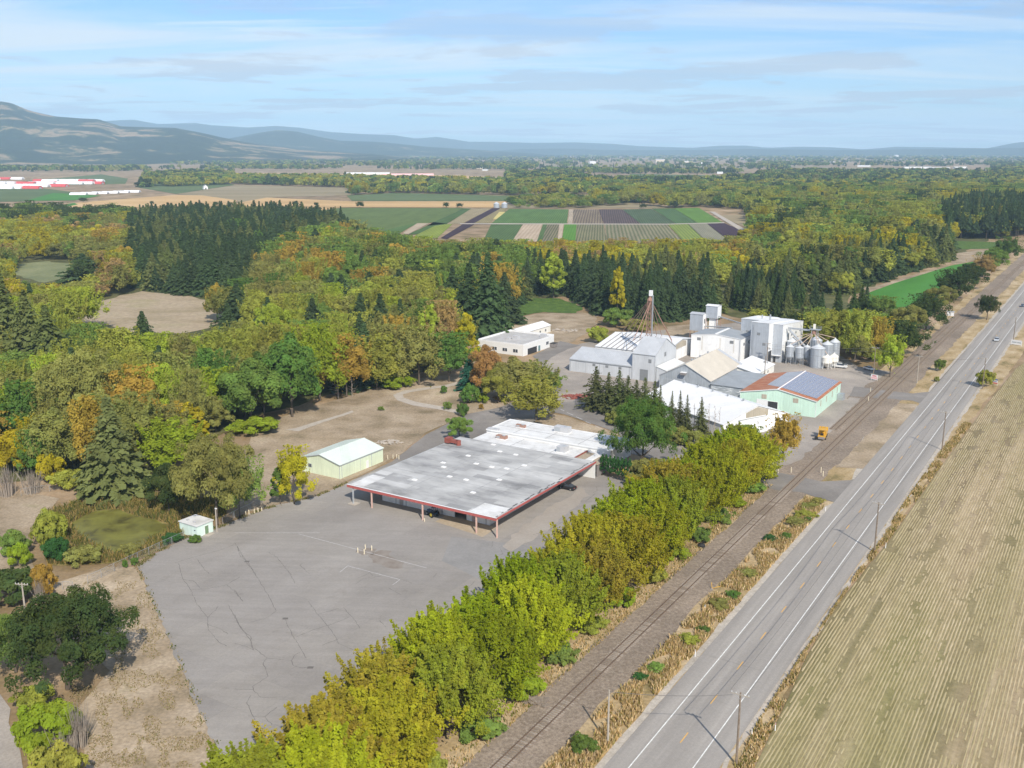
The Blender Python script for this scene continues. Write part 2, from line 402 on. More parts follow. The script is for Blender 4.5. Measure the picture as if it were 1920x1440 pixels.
# --- the dry yard on the left of the buildings and the bare strip by the lot
psheet('bare_yard', [(430,930),(440,880),(470,815),(520,785),(640,746),(745,716),(860,700),(905,725),(985,735),(1000,748),(930,768),(872,776),(800,812),(735,862),(650,905),(590,932),(480,957),(455,960)], 0.06, m_dirt, jit=0.8, seg=6)
psheet('bare_yard', [(-40,930),(60,925),(110,935),(60,1000),(70,1060),(110,1090),(200,1062),(258,1062),(340,1220),(425,1440),(470,1560),(120,1560),(170,1440),(150,1330),(200,1260),(150,1180),(60,1120),(-40,1050)], 0.06, m_dirt, jit=0.8, seg=6)
psheet('gravel_drive', [(-200,1240),(-60,1290),(0,1300),(18,1330),(30,1380),(50,1440),(90,1600),(-200,1600)], 0.09, m_gravel, jit=0.4, seg=4)
# --- yard gravel round the mill, drives
psheet('gravel_yard', [(985,735),(1010,705),(1020,672),(1050,655),(1110,640),(1160,625),(1300,615),(1420,600),(1560,655),(1610,688),(1690,700),(1700,735),(1660,790),(1560,880),(1520,895),(1465,905),(1440,880),(1400,850),(1330,850),(1250,860),(1200,850),(1165,812),(1050,752)], 0.08, m_gravel, jit=0.6, seg=6)
psheet('drive', [(735,866),(800,815),(872,778),(935,765),(985,745),(1012,742),(1060,755),(1095,752),(1160,790),(1250,838),(1330,850),(1300,880),(1180,850),(1160,812),(1060,778),(1035,773),(1018,780),(1000,792),(975,796),(900,830),(760,905),(640,930),(650,906)], 0.10, m_drive, jit=0.15, seg=5)
psheet('drive', [(1040,667),(1065,655),(1088,648),(1050,640),(1035,648),(1000,668),(1016,684)], 0.13, m_drive, jit=0.3, seg=4)
psheet('median_bed', [(985,806),(1000,795),(1022,782),(1040,777),(1062,782),(1160,815),(1150,828),(1080,812)], 0.13, m_dirt, jit=0.3, seg=4)
psheet('garden_path', [(905,706),(880,711),(835,722),(795,727),(757,733),(737,741),(745,751),(775,761),(820,768),(860,776),(866,771),(825,762),(780,754),(757,746),(755,740),(768,736),(800,731),(840,726),(885,715),(910,710)], 0.115, m_path, jit=0.08, seg=3)
psheet('concrete_slab', [(535,806),(555,803),(600,789),(640,777),(660,770),(664,773),(645,780),(604,793),(560,809)], 0.11, m_path, jit=0.1, seg=2)
# --- asphalt lot, with its cracks
lot = psheet('asphalt_lot', [(258,1062),(300,1034),(345,1008),(415,986),(470,963),(520,946),(590,931),(640,912),(660,905),(735,866),(800,835)], 0.085, m_lot) if False else None
lot_pts = [G(*p) for p in [(258,1062),(300,1034),(345,1010),(415,988),(470,964),(520,948),(590,932),(650,907),(700,885)]] + [W(*p)[:2] for p in [(205,-163),(224,-158),(224,-104),(252,-100),(246,-84),(84,-84),(50,-84),(50,-92),(82.1,-98.2)]]
lot = sheet('asphalt_lot', lot_pts, 0.125, m_lot, jit=0.28, seg=1.2)
uvsheet('asphalt_patch', [(168,-120),(174,-97),(160,-90),(150,-94),(156,-114)], 0.005 + 0.125, m_patch, parent=lot)
psheet('concrete_pad', [(817,979),(838,966),(930,990),(905,1008),(892,1003)], 0.132, m_tanpad, parent=lot, jit=0.1, seg=2)
psheet('stain', [(690,1042),(715,1032),(735,1034),(728,1043),(742,1050),(760,1056),(755,1066),(735,1068),(715,1058),(700,1056)], 0.131, m_stain, parent=lot, jit=0.3, seg=1)
psheet('stain', [(668,1036),(690,1028),(706,1030),(700,1040),(680,1042)], 0.131, m_stain, parent=lot, jit=0.25, seg=1)
psheet('stain', [(940,1025),(985,985),(1050,940),(1090,915),(1105,930),(1050,975),(1000,1015),(960,1035)], 0.1305, surf('dusty_asphalt', [(0.3, (0.29, 0.255, 0.215)), (0.7, (0.345, 0.31, 0.27))], 0.12, 7, fine=(2, 0.06)), parent=lot, jit=0.6, seg=2)
rc = random.Random(3)
def crack_strips(mb, pts, w, z):
    for a, b in zip(pts[:-1], pts[1:]):
        a, b = Vector(a), Vector(b); n = max(2, int((b - a).length / 0.6)); d = (b - a).normalized(); nr = Vector((-d.y, d.x))
        L = []
        for i in range(n + 1):
            p = a.lerp(b, i / n)
            if 0 < i < n: p = p + nr * rc.uniform(-0.10, 0.10)
            L.append((p, w * rc.uniform(0.35, 1.15)))
        for (p, wp), (q, wq) in zip(L[:-1], L[1:]):
            mb.add([(*(p - nr * wp / 2), z), (*(p + nr * wp / 2), z), (*(q + nr * wq / 2), z), (*(q - nr * wq / 2), z)], [(0, 3, 2, 1)])
C6 = [[(0,60),(70,175),(150,290),(215,400),(255,480)],[(255,480),(200,520),(100,550)],[(0,500),(40,590),(100,640),(105,700),(200,770),(175,800),(205,880),(110,945),(115,965),(160,1010),(260,1010)],
 [(0,680),(60,695),(120,720)],[(0,960),(115,962)],[(200,770),(350,785),(360,815),(410,830),(470,825)],[(310,530),(350,620),(400,700),(440,770)],[(350,785),(370,750),(400,735)],
 [(450,420),(510,500),(600,610),(640,680),(730,720)],[(510,500),(640,465)],[(380,640),(470,600),(600,560),(700,520)],[(670,460),(740,540),(770,590)],[(100,1000),(75,1040),(100,1100),(125,1150)],
 [(85,1125),(185,1130),(260,1070)],[(185,1130),(230,1180)],[(415,190),(400,200),(460,250)],[(750,280),(790,265),(830,245),(850,265),(900,270)],[(740,315),(790,280),(860,275)],[(210,120),(260,150),(340,250),(370,310)],
 [(540,690),(640,650)],[(0,350),(50,420)],[(890,540),(930,580)],[(950,340),(1020,380)],[(1030,290),(1090,310)],[(1440,330),(1470,300)],[(1220,275),(1240,250)]]
C4 = [[(1340,790),(1370,900),(1430,990),(1480,1100),(1560,1200),(1560,1280),(1640,1380),(1700,1410)],[(1380,910),(1450,920),(1500,970)],[(1430,985),(1560,980),(1700,950),(1800,890)],[(1700,950),(1760,1000),(1820,1075)],
 [(1560,1200),(1640,1110)],[(1560,1250),(1650,1280),(1710,1320)],[(1710,1100),(1800,1260),(1880,1370),(1900,1440)],[(1310,785),(1500,730),(1650,690),(1750,650)],[(1780,660),(1800,730),(1860,780),(1920,880)],[(1480,760),(1530,830),(1570,870)]]
C2 = [[(500,1230),(490,1280)],[(560,1280),(590,1340),(540,1370)],[(680,1330),(600,1300)],[(1430,740),(1440,770),(1400,790)],[(860,1170),(1000,1130),(1150,1040),(1260,980)],[(1330,870),(1420,800)]]
cm = MB()
for k, (ox, oy, s_) in enumerate(((440, 1000, 3.273), (0, 860, 4.0), (820, 760, 4.8))):
    for pl in (C6, C4, C2)[k]:
        crack_strips(cm, [G(ox + p[0] / s_, oy + p[1] / s_) for p in pl], 0.11, 0.131)
tag(cm.build('crack', m_crack, lot), kind='stuff')
pm = MB()
def strip_px(mb, a, b, w, z):
    a, b = Vector(G(*a)), Vector(G(*b)); d = (b - a).normalized(); n = Vector((-d.y, d.x)) * w / 2
    mb.add([(*(a - n), z), (*(b - n), z), (*(b + n), z), (*(a + n), z)], [(0, 1, 2, 3)])
m_faint = plain('worn_paint', (0.42, 0.405, 0.39), 0.8, var=0.3, scale=1.5)
for a, b in (((652,1062),(750,1088)),((652,1062),(637,1074)),((750,1088),(736,1098)),((560,1002),(800,1066)),((440,1000),(600,1000))):
    strip_px(pm, a, b, 0.16, 0.133)
pm.build('painted_line', m_faint, lot)
for q in ((463,1054),(535,1161),(582,1253)):
    g = G(*q); MB().box(-0.5, 0.5, -0.35, 0.35, 0, 0.02).build('drain_grate', m_crack, lot).location = (*g, 0.128)
# --- parking bay lines in the rear lot
pk = MB()
for a, b in (((1051,768),(1058,771)),((1063,774),(1075,779)),((1080,782),(1092,787)),((1098,791),(1108,795)),((1116,799),(1128,804)),((1134,806),(1142,810))): strip_px(pk, a, b, 0.35, 0.118)
tag(pk.build('parking_line', m_faint), kind='structure')
# --- crossings from the highway into the yards
uvsheet('crossing', [(234.5,-50),(236,-56),(238,-62),(236,-68),(238,-74),(244,-84),(254,-84),(251,-74),(250,-66),(249,-60),(254,-54),(262,-50)], 0.14, m_drive, jit=0.2, seg=3)
uvsheet('crossing', [(346,-50),(351,-56),(349,-66),(346,-76),(362,-78),(362,-66),(362,-58),(372,-50)], 0.14, m_drive, jit=0.2, seg=3)
# --- verges and ballast bed
uvsheet('verge', [(60,-76),(1500,-76),(1500,-51),(60,-51)], 0.055, m_verge, jit=0.6, seg=10)
uvsheet('verge', [(60,-41.0),(1500,-41.0),(1500,-34),(420,-32.3),(366,-34.6),(281,-36.6),(218,-37.6),(179,-39.2),(156,-38.6),(142,-37.4),(120,-36.0),(100,-30),(60,-26)], 0.055, m_verge, jit=0.4, seg=5)
uvsheet('ballast_bed', [(60,-70.5),(240,-69.6),(262,-74),(300,-76),(345,-76),(400,-72),(1500,-72),(1500,-60.5),(600,-60.5),(420,-60.0),(350,-59.5),(255,-60),(240,-60.5),(60,-60.2)], 0.12, m_ballast, jit=0.5, seg=4)
# pale bare bank between siding and highway
uvsheet('bare_bank', [(263,-60),(300,-60.5),(345,-60),(347,-54),(330,-52.6),(266,-52.2)], 0.10, m_dirt, jit=0.5, seg=3)
uvsheet('bare_bank', [(252,-75),(262,-70),(300,-70),(345,-72),(345,-75.5),(300,-79),(262,-80)], 0.13, m_gravel, jit=0.7, seg=3)
# --- railway: rails and sleepers are parts of the track
m_rail = plain('rusty_rail', (0.19, 0.135, 0.10), 0.55, 0.4, var=0.2)
m_tie = plain('weathered_sleeper', (0.30, 0.255, 0.21), 0.95, var=0.35, scale=3)
m_tie2 = plain('dark_sleeper', (0.215, 0.175, 0.138), 0.95, var=0.3, scale=3)
m_tie3 = plain('dusty_sleeper', (0.255, 0.207, 0.16), 0.95, var=.2, scale=3)
def railway(name, label, vc, u0, u1, nt):
    r = tag(empty(name, W(u0, vc, 0.12), -AZ), kind='structure'); r['label'] = label
    for sx in (-0.76, 0.76):
        MB().box(sx - 0.036, sx + 0.036, 0, u1 - u0, 0.14, 0.29).box(sx - 0.075, sx + 0.075, 0, u1 - u0, 0.115, 0.139).build('rail', m_rail, r)
    tm = [MB().box(-1.3, 1.3, -0.12, 0.12, -0.06, 0.105).mesh('sleeper', m) for m in (m_tie, m_tie2)]
    rg = random.Random(int(u0))
    st = 0.56
    for i in range(int((u1 - u0) / st)):
        if i >= nt: break
        o = link('sleeper', tm[0 if noise.noise(Vector((i * 0.07, vc, 3))) + rg.uniform(-0.35, 0.35) > -0.02 else 1], r)
        o.location = (rg.uniform(-0.12, 0.12), i * st + rg.uniform(-0.06, 0.06), rg.uniform(-0.02, 0.012)); o.rotation_euler = (0, 0, rg.uniform(-0.03, 0.03))
    if (u1 - u0) / st > nt:
        mb = MB()
        for i in range(nt, int((u1 - u0) / st)):
            y = i * st; x = rg.uniform(-0.1, 0.1); mb.box(x - 1.3, x + 1.3, y - 0.12, y + 0.12, -0.06, 0.105)
        tag(mb.build('sleeper_run', m_tie3, r), kind='stuff')
    return r
railway('railway_track', 'single rusty railway track between the tree row and the highway', -65.6, 70, 900, 300)
railway('railway_siding', 'overgrown siding track beside the main railway track', -69.9, 300, 560, 0)
# --- highway
road = uvsheet('highway', [(40,-53.2),(1900,-53.2),(1900,-39.4),(40,-39.4)], 0.15, m_road)
hm = MB()
for v0, v1 in ((-50.25, -50.08), (-42.6, -42.43)):
    hm = MB(); hm.add([W(40, v0, 0.156), W(1900, v0, 0.156), W(1900, v1, 0.156), W(40, v1, 0.156)], [(0, 1, 2, 3)]); hm.build('edge_line', m_white, road)
dm = MB().add([(-0.09, 0, 0), (0.09, 0, 0), (0.09, 3.05, 0), (-0.09, 3.05, 0)], [(0, 1, 2, 3)]).mesh('centre_dash', m_yellow)
for i in range(52):
    o = link('centre_dash', dm, road); o.location = W(84.5 + i * 12.2, -46.35, 0.156); o.rotation_euler = (0, 0, -AZ)
uvsheet('gravel_shoulder', [(40,-53.15),(1900,-53.15),(1900,-54.4),(372,-54.4),(362,-53.3),(346,-53.3),(340,-54.6),(262,-54.5),(255,-53.3),(235,-53.3),(230,-54.6),(40,-54.3)], 0.07, m_shoulder, jit=0.25, seg=4)
uvsheet('gravel_shoulder', [(40,-39.5),(1900,-39.5),(1900,-38.2),(40,-38.4)], 0.07, m_shoulder, jit=0.35, seg=3)
# --- stubble field on the right of the highway
FROT = -AZ
t = NT('stubble_soil')
cst = t.coord('POS', (1, 30, 1), FROT); cpa = t.coord('POS', (1, 9, 1), FROT)
soil = t.ramp(t.noise(cst, 0.42, 7, 0.68), [(0.30, (0.20, 0.155, 0.085)), (0.5, (0.275, 0.212, 0.128)), (0.68, (0.38, 0.298, 0.195))])
green = t.rng(t.noise(cpa, 0.045, 5, 0.6), 0.42, 0.62)
soil = t.mix(t.math('MULTIPLY', green, 0.62), soil, (0.155, 0.155, 0.048))
soil = t.value(soil, t.noise(t.coord('POS', (1, 40, 1), FROT), 0.09, 4, 0.6), 0.68, 1.30)
soil = t.value(soil, t.noise(t.coord('POS'), 0.9, 5, 0.7), 0.80, 1.20)
t.bump(t.noise(t.coord('POS'), 1.5, 4), 0.4, 0.2)
m_soil = t.done(soil, 0.95, 0, 0.15)
t = NT('stubble_row')
c = t.ramp(t.noise(t.coord('POS', (1, 5, 1), FROT), 0.9, 7, 0.7), [(0.28, (0.255, 0.205, 0.105)), (0.48, (0.39, 0.312, 0.185)), (0.68, (0.50, 0.41, 0.265))])
c = t.mix(t.math('MULTIPLY', t.rng(t.noise(t.coord('POS', (1, 8, 1), FROT), 0.05, 5, 0.6), 0.43, 0.62), 0.52), c, (0.225, 0.215, 0.075))
m_strow = t.done(c, 0.95, 0, 0.15)
field_edge = [(60,-20),(100,-28),(120,-35.2),(142,-36.6),(156,-37.8),(179,-38.4),(218,-36.6),(281,-35.6),(366,-33.6),(427,-31.3),(470,-26),(500,-20)]
uvsheet('stubble_field', field_edge + [(520, 10), (1200, 20), (1200, 400), (60, 400)], 0.075, m_soil)
def edge_v(u):
    for (a, va), (b, vb) in zip(field_edge[:-1], field_edge[1:]):
        if a <= u <= b: return va + (vb - va) * (u - a) / (b - a)
    return -20 + (u - 500) * 1.5
nr_ = np.random.RandomState(5)
VV, FF = [], []
for i in range(250):
    v = -38.2 + i * 0.56
    us = np.arange(86, 500, 1.15)
    p = [project(*W(x, v, 0)) for x in us]
    keep = [j for j, q in enumerate(p) if -40 < q[0] < 2250 and q[1] < 1640 and v > edge_v(us[j]) + 0.2]
    if len(keep) < 3: continue
    us = us[keep]; n = len(us)
    bend = np.interp(us, [98, 118, 150, 185], [7.0, 3.2, 0.6, 0]) * max(0.0, 1 - i / 26) ** 1.5
    vo = v + bend * 0 + nr_.normal(0, 0.014, n)
    hgt = np.clip(nr_.normal(0.085, 0.025, n), 0.02, 0.16); wd = np.clip(nr_.normal(0.14, 0.025, n), 0.06, 0.21)
    du = nr_.uniform(-0.3, 0.3, n)
    x = lambda uu, vv: uu * sA + vv * cA
    y = lambda uu, vv: uu * cA - vv * sA
    b = sum(len(a) for a in VV)
    uj = us + du
    L = np.stack([x(uj, vo - wd), y(uj, vo - wd), np.full(n, 0.079)], 1)
    T = np.stack([x(uj, vo), y(uj, vo), 0.079 + hgt], 1)
    Rr = np.stack([x(uj, vo + wd), y(uj, vo + wd), np.full(n, 0.079)], 1)
    VV += [L, T, Rr]
    k = np.arange(n - 1)
    ok = np.diff(us) < 1.6
    gap = np.array([noise.noise(Vector((a_ / 9, v / 2.2, 6))) + .5 * noise.noise(Vector((a_ / 2, v, 9))) for a_ in us[:-1]])
    ok &= gap > -.33
    k = k[ok]
    FF.append(np.stack([b + k, b + n + k, b + n + k + 1, b + k + 1], 1)); FF.append(np.stack([b + n + k, b + 2 * n + k, b + 2 * n + k + 1, b + n + k + 1], 1))
VV = np.concatenate(VV); FF = np.concatenate(FF)
me = np_mesh('stubble_rows', VV, np.full(len(FF), 4), FF.ravel(), [m_strow], smooth=True)
tag(link('stubble_rows', me), 'straw coloured stubble rows running beside the highway', 'stubble', kind='stuff')
# --- pond
m_pond = surf('duckweed_water', [(0.30, (0.045, 0.040, 0.014)), (0.40, (0.12, 0.112, 0.026)), (0.60, (0.19, 0.185, 0.04))], 0.22, 7, rough=0.35, spec=0.5, dist=0.6)
psheet('pond', [(130,985),(150,972),(180,958),(220,955),(255,968),(290,975),(320,985),(315,1000),(285,1015),(255,1040),(215,1045),(175,1025),(145,1005)], 0.11, m_pond, jit=0.4, seg=2)
m_marsh = surf('marsh_grass', [(0.3, (0.12, 0.10, 0.025)), (0.5, (0.22, 0.175, 0.06)), (0.7, (0.34, 0.26, 0.11))], 0.4, 7, fine=(2.0, 0.3))
psheet('marsh', [(75,1010),(85,965),(130,950),(200,935),(300,930),(420,940),(425,965),(345,1005),(250,1052),(180,1060),(90,1062)], 0.09, m_marsh, jit=0.6, seg=3)
# --- distant fields (each its own sheet, about a kilometre away)
ANG = math.atan2(G(830,447)[0] - G(930,391)[0], G(930,391)[1] - G(830,447)[1])
PLOTS = [
 ([(585,398),(640,390),(870,390.5),(813,417),(690,440),(640,425)], (0.085,0.125,0.032), (0.115,0.15,0.045), 4),
 ([(690,440),(760,423),(782,419),(735,446)], (0.06,0.11,0.03), (0.09,0.15,0.035), 4),
 ([(782,419),(804,419),(765,440),(755,438)], (0.36,0.28,0.19), (0.40,0.32,0.23), 5),
 ([(870,391),(884,391.5),(838,420),(800,424),(765,440),(800,440),(840,420),(813,417)], (0.055,0.10,0.03), (0.075,0.12,0.03), 4),
 ([(815,424),(850,419),(820,447),(790,447),(775,444)], (0.13,0.20,0.03), (0.24,0.25,0.04), 6),
 ([(884,391.5),(922,391.5),(866,420),(838,421)], (0.20,0.17,0.085), (0.34,0.27,0.17), 5),
 ([(922,391),(938,391),(898,416),(885,424),(838,449),(826,447),(874,417)], (0.030,0.018,0.028), (0.06,0.035,0.04), 4),
 ([(939,391),(953,391.5),(918,418.5),(889,419)], (0.17,0.15,0.06), (0.30,0.24,0.13), 5),
 ([(936,398),(948,398),(934,412),(924,412)], (0.50,0.40,0.12), (0.55,0.47,0.2), 4),
 ([(955,392),(1066,393),(1063,419.5),(921,419.5)], (0.065,0.12,0.03), (0.10,0.17,0.045), 5),
 ([(1067,393),(1075,393),(1073,419.5),(1065,419.5)], (0.34,0.27,0.19), (0.4,0.33,0.25), 4),
 ([(1075,393),(1121,393),(1131,420),(1074,420)], (0.10,0.075,0.055), (0.23,0.18,0.12), 6),
 ([(1122,393),(1166,393),(1200,420),(1132,420)], (0.055,0.04,0.04), (0.12,0.085,0.075), 5),
 ([(1167,393),(1221,392),(1266,420),(1201,420)], (0.05,0.085,0.04), (0.085,0.11,0.055), 5),
 ([(1222,391.5),(1262,391),(1308,419),(1267,420)], (0.055,0.105,0.035), (0.08,0.135,0.05), 5),
 ([(1263,391),(1310,390),(1355,417.5),(1309,419)], (0.085,0.17,0.03), (0.11,0.20,0.035), 5),
 ([(921,421),(980,421.5),(955,462),(900,465)], (0.055,0.10,0.028), (0.085,0.13,0.04), 5),
 ([(981,421.5),(1017,421.5),(1006,455),(956,460)], (0.36,0.275,0.19), (0.43,0.34,0.245), 7),
 ([(1018,421.5),(1026,421.5),(1015,455),(1006,455)], (0.06,0.11,0.03), (0.09,0.14,0.04), 5),
 ([(1026,421.5),(1048,421.5),(1044,455),(1015,455)], (0.07,0.09,0.035), (0.22,0.17,0.11), 5),
 ([(1049,421.5),(1057,421.5),(1053,450),(1045,452)], (0.38,0.30,0.21), (0.42,0.34,0.25), 5),
 ([(1058,421.5),(1081,421.5),(1079,452),(1054,450)], (0.075,0.19,0.02), (0.10,0.22,0.03), 5),
 ([(1082,421.5),(1132,421.5),(1140,465),(1079,460)], (0.085,0.10,0.04), (0.22,0.19,0.11), 5),
 ([(1134,421.5),(1250,421.5),(1292,466),(1141,466)], (0.10,0.115,0.05), (0.24,0.205,0.13), 7),
 ([(1252,421.5),(1290,421),(1334,464),(1294,466)], (0.12,0.18,0.04), (0.22,0.25,0.055), 6),
 ([(1291,421),(1325,420),(1372,457),(1336,464)], (0.17,0.17,0.11), (0.25,0.23,0.17), 4),
 ([(1326,420),(1358,419),(1407,440),(1374,457)], (0.035,0.02,0.035), (0.07,0.04,0.05), 4),
]
for i, (px, a, b, sp) in enumerate(PLOTS):
    psheet('crop_plot', px, 0.35 + 0.006 * i, rows('crop_rows_%02d' % i, a, b, sp * 0.55, ANG * (1 if i else 0.6), 0.16))
psheet('farm_track', [(862,419.5),(920,419.5),(1250,420.4),(1358,417.6),(1358,419.0),(1250,421.8),(920,421.2),(862,421)], 0.52, m_path)
psheet('farm_track', [(1330,397),(1340,398),(1410,438),(1400,441)], 0.52, m_path)
m_wheat = surf('cut_wheat', [(0.3, (0.42, 0.27, 0.115)), (0.55, (0.52, 0.34, 0.155)), (0.75, (0.56, 0.40, 0.21))], 0.012, 6, fine=(0.2, 0.08), stretch=(6, 1, 1))
m_fallow = surf('fallow_field', [(0.3, (0.20, 0.165, 0.085)), (0.55, (0.27, 0.215, 0.125)), (0.75, (0.32, 0.27, 0.17))], 0.012, 6, fine=(0.2, 0.08), stretch=(6, 1, 1))
m_grassf = surf('far_grass', [(0.3, (0.07, 0.105, 0.03)), (0.7, (0.11, 0.145, 0.05))], 0.012, 6, fine=(0.1, 0.1), stretch=(6, 1, 1))
m_vivid = surf('irrigated_grass', [(0.3, (0.045, 0.155, 0.018)), (0.6, (0.06, 0.20, 0.025)), (0.8, (0.09, 0.21, 0.045))], 0.05, 7, fine=(0.6, 0.08), stretch=(1, 3, 1), rot=-AZ)
for nm, px, z, m in (
 ('wheat_field', [(85,408),(90,396),(300,388.5),(560,388),(640,389.5),(560,402),(200,413)], 0.45, m_wheat),
 ('wheat_field', [(75,392),(150,380),(330,366),(380,367),(445,376),(430,387),(300,387.5),(90,395)], 0.47, m_wheat),
 ('fallow_field', [(330,365),(440,347.5),(650,352),(662,366),(520,370),(448,380),(445,376),(380,367)], 0.40, m_fallow),
 ('wheat_field', [(500,371),(660,378),(955,378),(925,389.8),(640,389),(560,387.6),(430,387.5),(450,380)], 0.46, m_wheat),
 ('fallow_field', [(960,371),(1110,365),(1190,382),(1260,390),(955,391),(930,389)], 0.43, m_fallow),
 ('grass_field', [(650,367),(740,362),(980,368),(950,377),(660,377)], 0.44, m_grassf),
 ('grass_field', [(-200,356),(0,354),(70,352),(140,361),(50,378),(-200,380)], 0.41, m_grassf),
 ('grass_field', [(48,377),(100,362),(190,367),(140,376)], 0.49, m_vivid),
 ('grass_field', [(90,395),(85,390),(140,381),(146,384)], 0.51, m_vivid),
 ('grass_field', [(265,337),(430,344),(440,347),(330,364),(260,352)], 0.38, m_grassf),
 ('grass_field', [(40,340),(190,327),(240,335),(235,345),(60,348)], 0.39, m_grassf),
 ('wheat_field', [(452,324),(640,326),(860,329),(938,333),(930,343),(800,340),(640,334),(460,328)], 0.36, m_wheat),
 ('fallow_field', [(1000,307),(1290,310),(1420,312),(1400,318),(1280,320),(1010,315)], 0.7, m_fallow),
 ('fallow_field', [(-100,296),(250,296),(330,300),(120,312),(-100,314)], 0.9, m_fallow),
 ('fallow_field', [(380,306),(480,298),(620,300),(560,306)], 0.9, m_fallow),
 ('fallow_field', [(1480,312),(1700,316),(1860,319),(1850,324),(1640,322),(1500,318)], 0.8, m_fallow),
 ('grass_field', [(1180,326),(1330,329),(1420,334),(1300,337),(1190,332)], 0.6, m_grassf),
 ('wheat_field', [(1560,334),(1640,335),(1660,340),(1570,339)], 0.62, m_wheat),
 ('grass_field', [(1690,346),(1830,349),(1845,362),(1690,359)], 0.42, m_vivid),
 ('grass_field', [(1545,346),(1688,346),(1688,359),(1555,361)], 0.43, m_grassf),
 ('grass_field', [(1629,549),(1678,531),(1784,498),(1831,490),(1802,513),(1749,553),(1684,581),(1633,571),(1622,560)], 0.16, m_vivid),
 ('fallow_field', [(1602,541),(1640,538),(1670,528),(1780,497),(1786,500),(1678,534),(1632,550),(1612,552)], 0.14, m_dirt),
 ('fallow_field', [(1776,490),(1785,476),(1850,468),(1885,470),(1832,489),(1790,496)], 0.15, m_dirt),
 ('grass_field', [(1780,468),(1790,452),(1890,455),(1885,466)], 0.17, m_ivy),
 ('fallow_field', [(1345,405),(1395,403),(1410,432)], 0.48, m_fallow),
): psheet(nm, px, z, m)
# --- hills
def hills(name, prof, D, front, back, mat, base=0.0, amp=0.1, seed=0, n_r=26, step=6):
    xs = np.arange(prof[0][0], prof[-1][0] + 1, step); px = [p[0] for p in prof]; py = [p[1] for p in prof]
    tops = np.interp(xs, px, py)
    V = []; nX = len(xs)
    for j in range(n_r):
        f = j / (n_r - 1)                     # 0 front foot .. 1 back foot
        r = D - front + f * (front + back); pk = front / (front + back)
        s = f / pk if f < pk else (1 - f) / (1 - pk)
        s = s * s * (3 - 2 * s)
        for i, x in enumerate(xs):
            az = math.atan((x - 960) * cP / FPX); h = HCAM + (HORIZON - tops[i]) / FPX * cP * D * math.cos(az)
            h = max(h, 3.0)
            nz = noise.fractal(Vector((az * D / 1100, r / 1100, seed)), 0.9, 2.1, 6)
            z = base - 2 + h * s * (1 + amp * nz * (1 - s) * 1.1) + (amp * 0.035 * h * nz * s)
            V.append((r * math.sin(az), r * math.cos(az), z))
    F = [(j*nX+i, j*nX+i+1, (j+1)*nX+i+1, (j+1)*nX+i) for j in range(n_r-1) for i in range(nX-1)]
    me = bpy.data.meshes.new(name); me.from_pydata(V, [], F); me.materials.append(mat)
    me.polygons.foreach_set('use_smooth', [True] * len(F)); me.update()
    o = link(name, me); o['kind'] = 'structure'; return o
def hillmat(name, stops, sc):
    t = NT(name); co = t.coord('POS', (1, 1, 0.4))
    c = t.ramp(t.noise(co, sc, 8, 0.6, 0.4), stops)
    c = t.value(c, t.noise(t.coord('POS'), sc * 14, 6, 0.75), 0.45, 1.5)
    return t.done(c, 1.0, 0, 0.05)
FOR_, GRS = (0.022, 0.034, 0.016), (0.30, 0.21, 0.125)
m_h1 = hillmat('hill_near', [(0.50, FOR_), (0.545, (0.04, 0.055, 0.022)), (0.575, (0.19, 0.15, 0.085)), (0.66, GRS)], 0.0026)
m_h2 = hillmat('hill_mid', [(0.54, FOR_), (0.60, (0.05, 0.06, 0.028)), (0.68, (0.24, 0.19, 0.12))], 0.0024)
m_h3 = hillmat('hill_far', [(0.5, FOR_), (0.8, (0.05, 0.06, 0.035))], 0.0005)
hills('hill_range', [(-500,228),(-300,205),(-100,214),(-40,208),(0,202),(12,197),(30,200),(60,211),(110,221),(150,224),(190,226),(230,238),(280,240),(330,241),(380,250),(420,259),(480,270),(560,280),(700,288),(800,297)], 9500, 3600, 3000, m_h1, seed=1, amp=0.75, n_r=70, step=4)
hills('hill_range', [(-500,262),(0,258),(80,252),(160,256),(240,262),(330,262),(420,262),(480,251),(520,245),(560,248),(600,257),(640,264),(700,266),(740,269),(800,275),(900,281),(1000,287),(1060,293)], 12500, 2800, 2500, m_h2, seed=2, amp=0.5, n_r=36)
hills('hill_range', [(-500,240),(0,236),(200,228),(255,226),(300,234),(370,232),(400,236),(470,240),(520,237),(560,240),(620,248),(680,252),(740,254),(780,260),(820,257),(880,266),(920,266),(1000,268),(1080,267),(1150,270),(1200,274),(1300,277),(1350,273),(1400,273),(1440,277),(1500,275),(1560,276),(1620,280),(1680,275),(1760,276),(1850,278),(1900,268),(1980,260),(2200,255),(2500,262)], 19000, 3200, 2600, m_h3, seed=3, amp=0.18)
hills('hill_range', [(800,291),(880,285),(980,279),(1060,278),(1130,281),(1300,281),(1400,279),(1600,281),(1750,279),(1900,277),(2100,274),(2500,272)], 15000, 1500, 1500, m_h3, seed=4, amp=0.25)
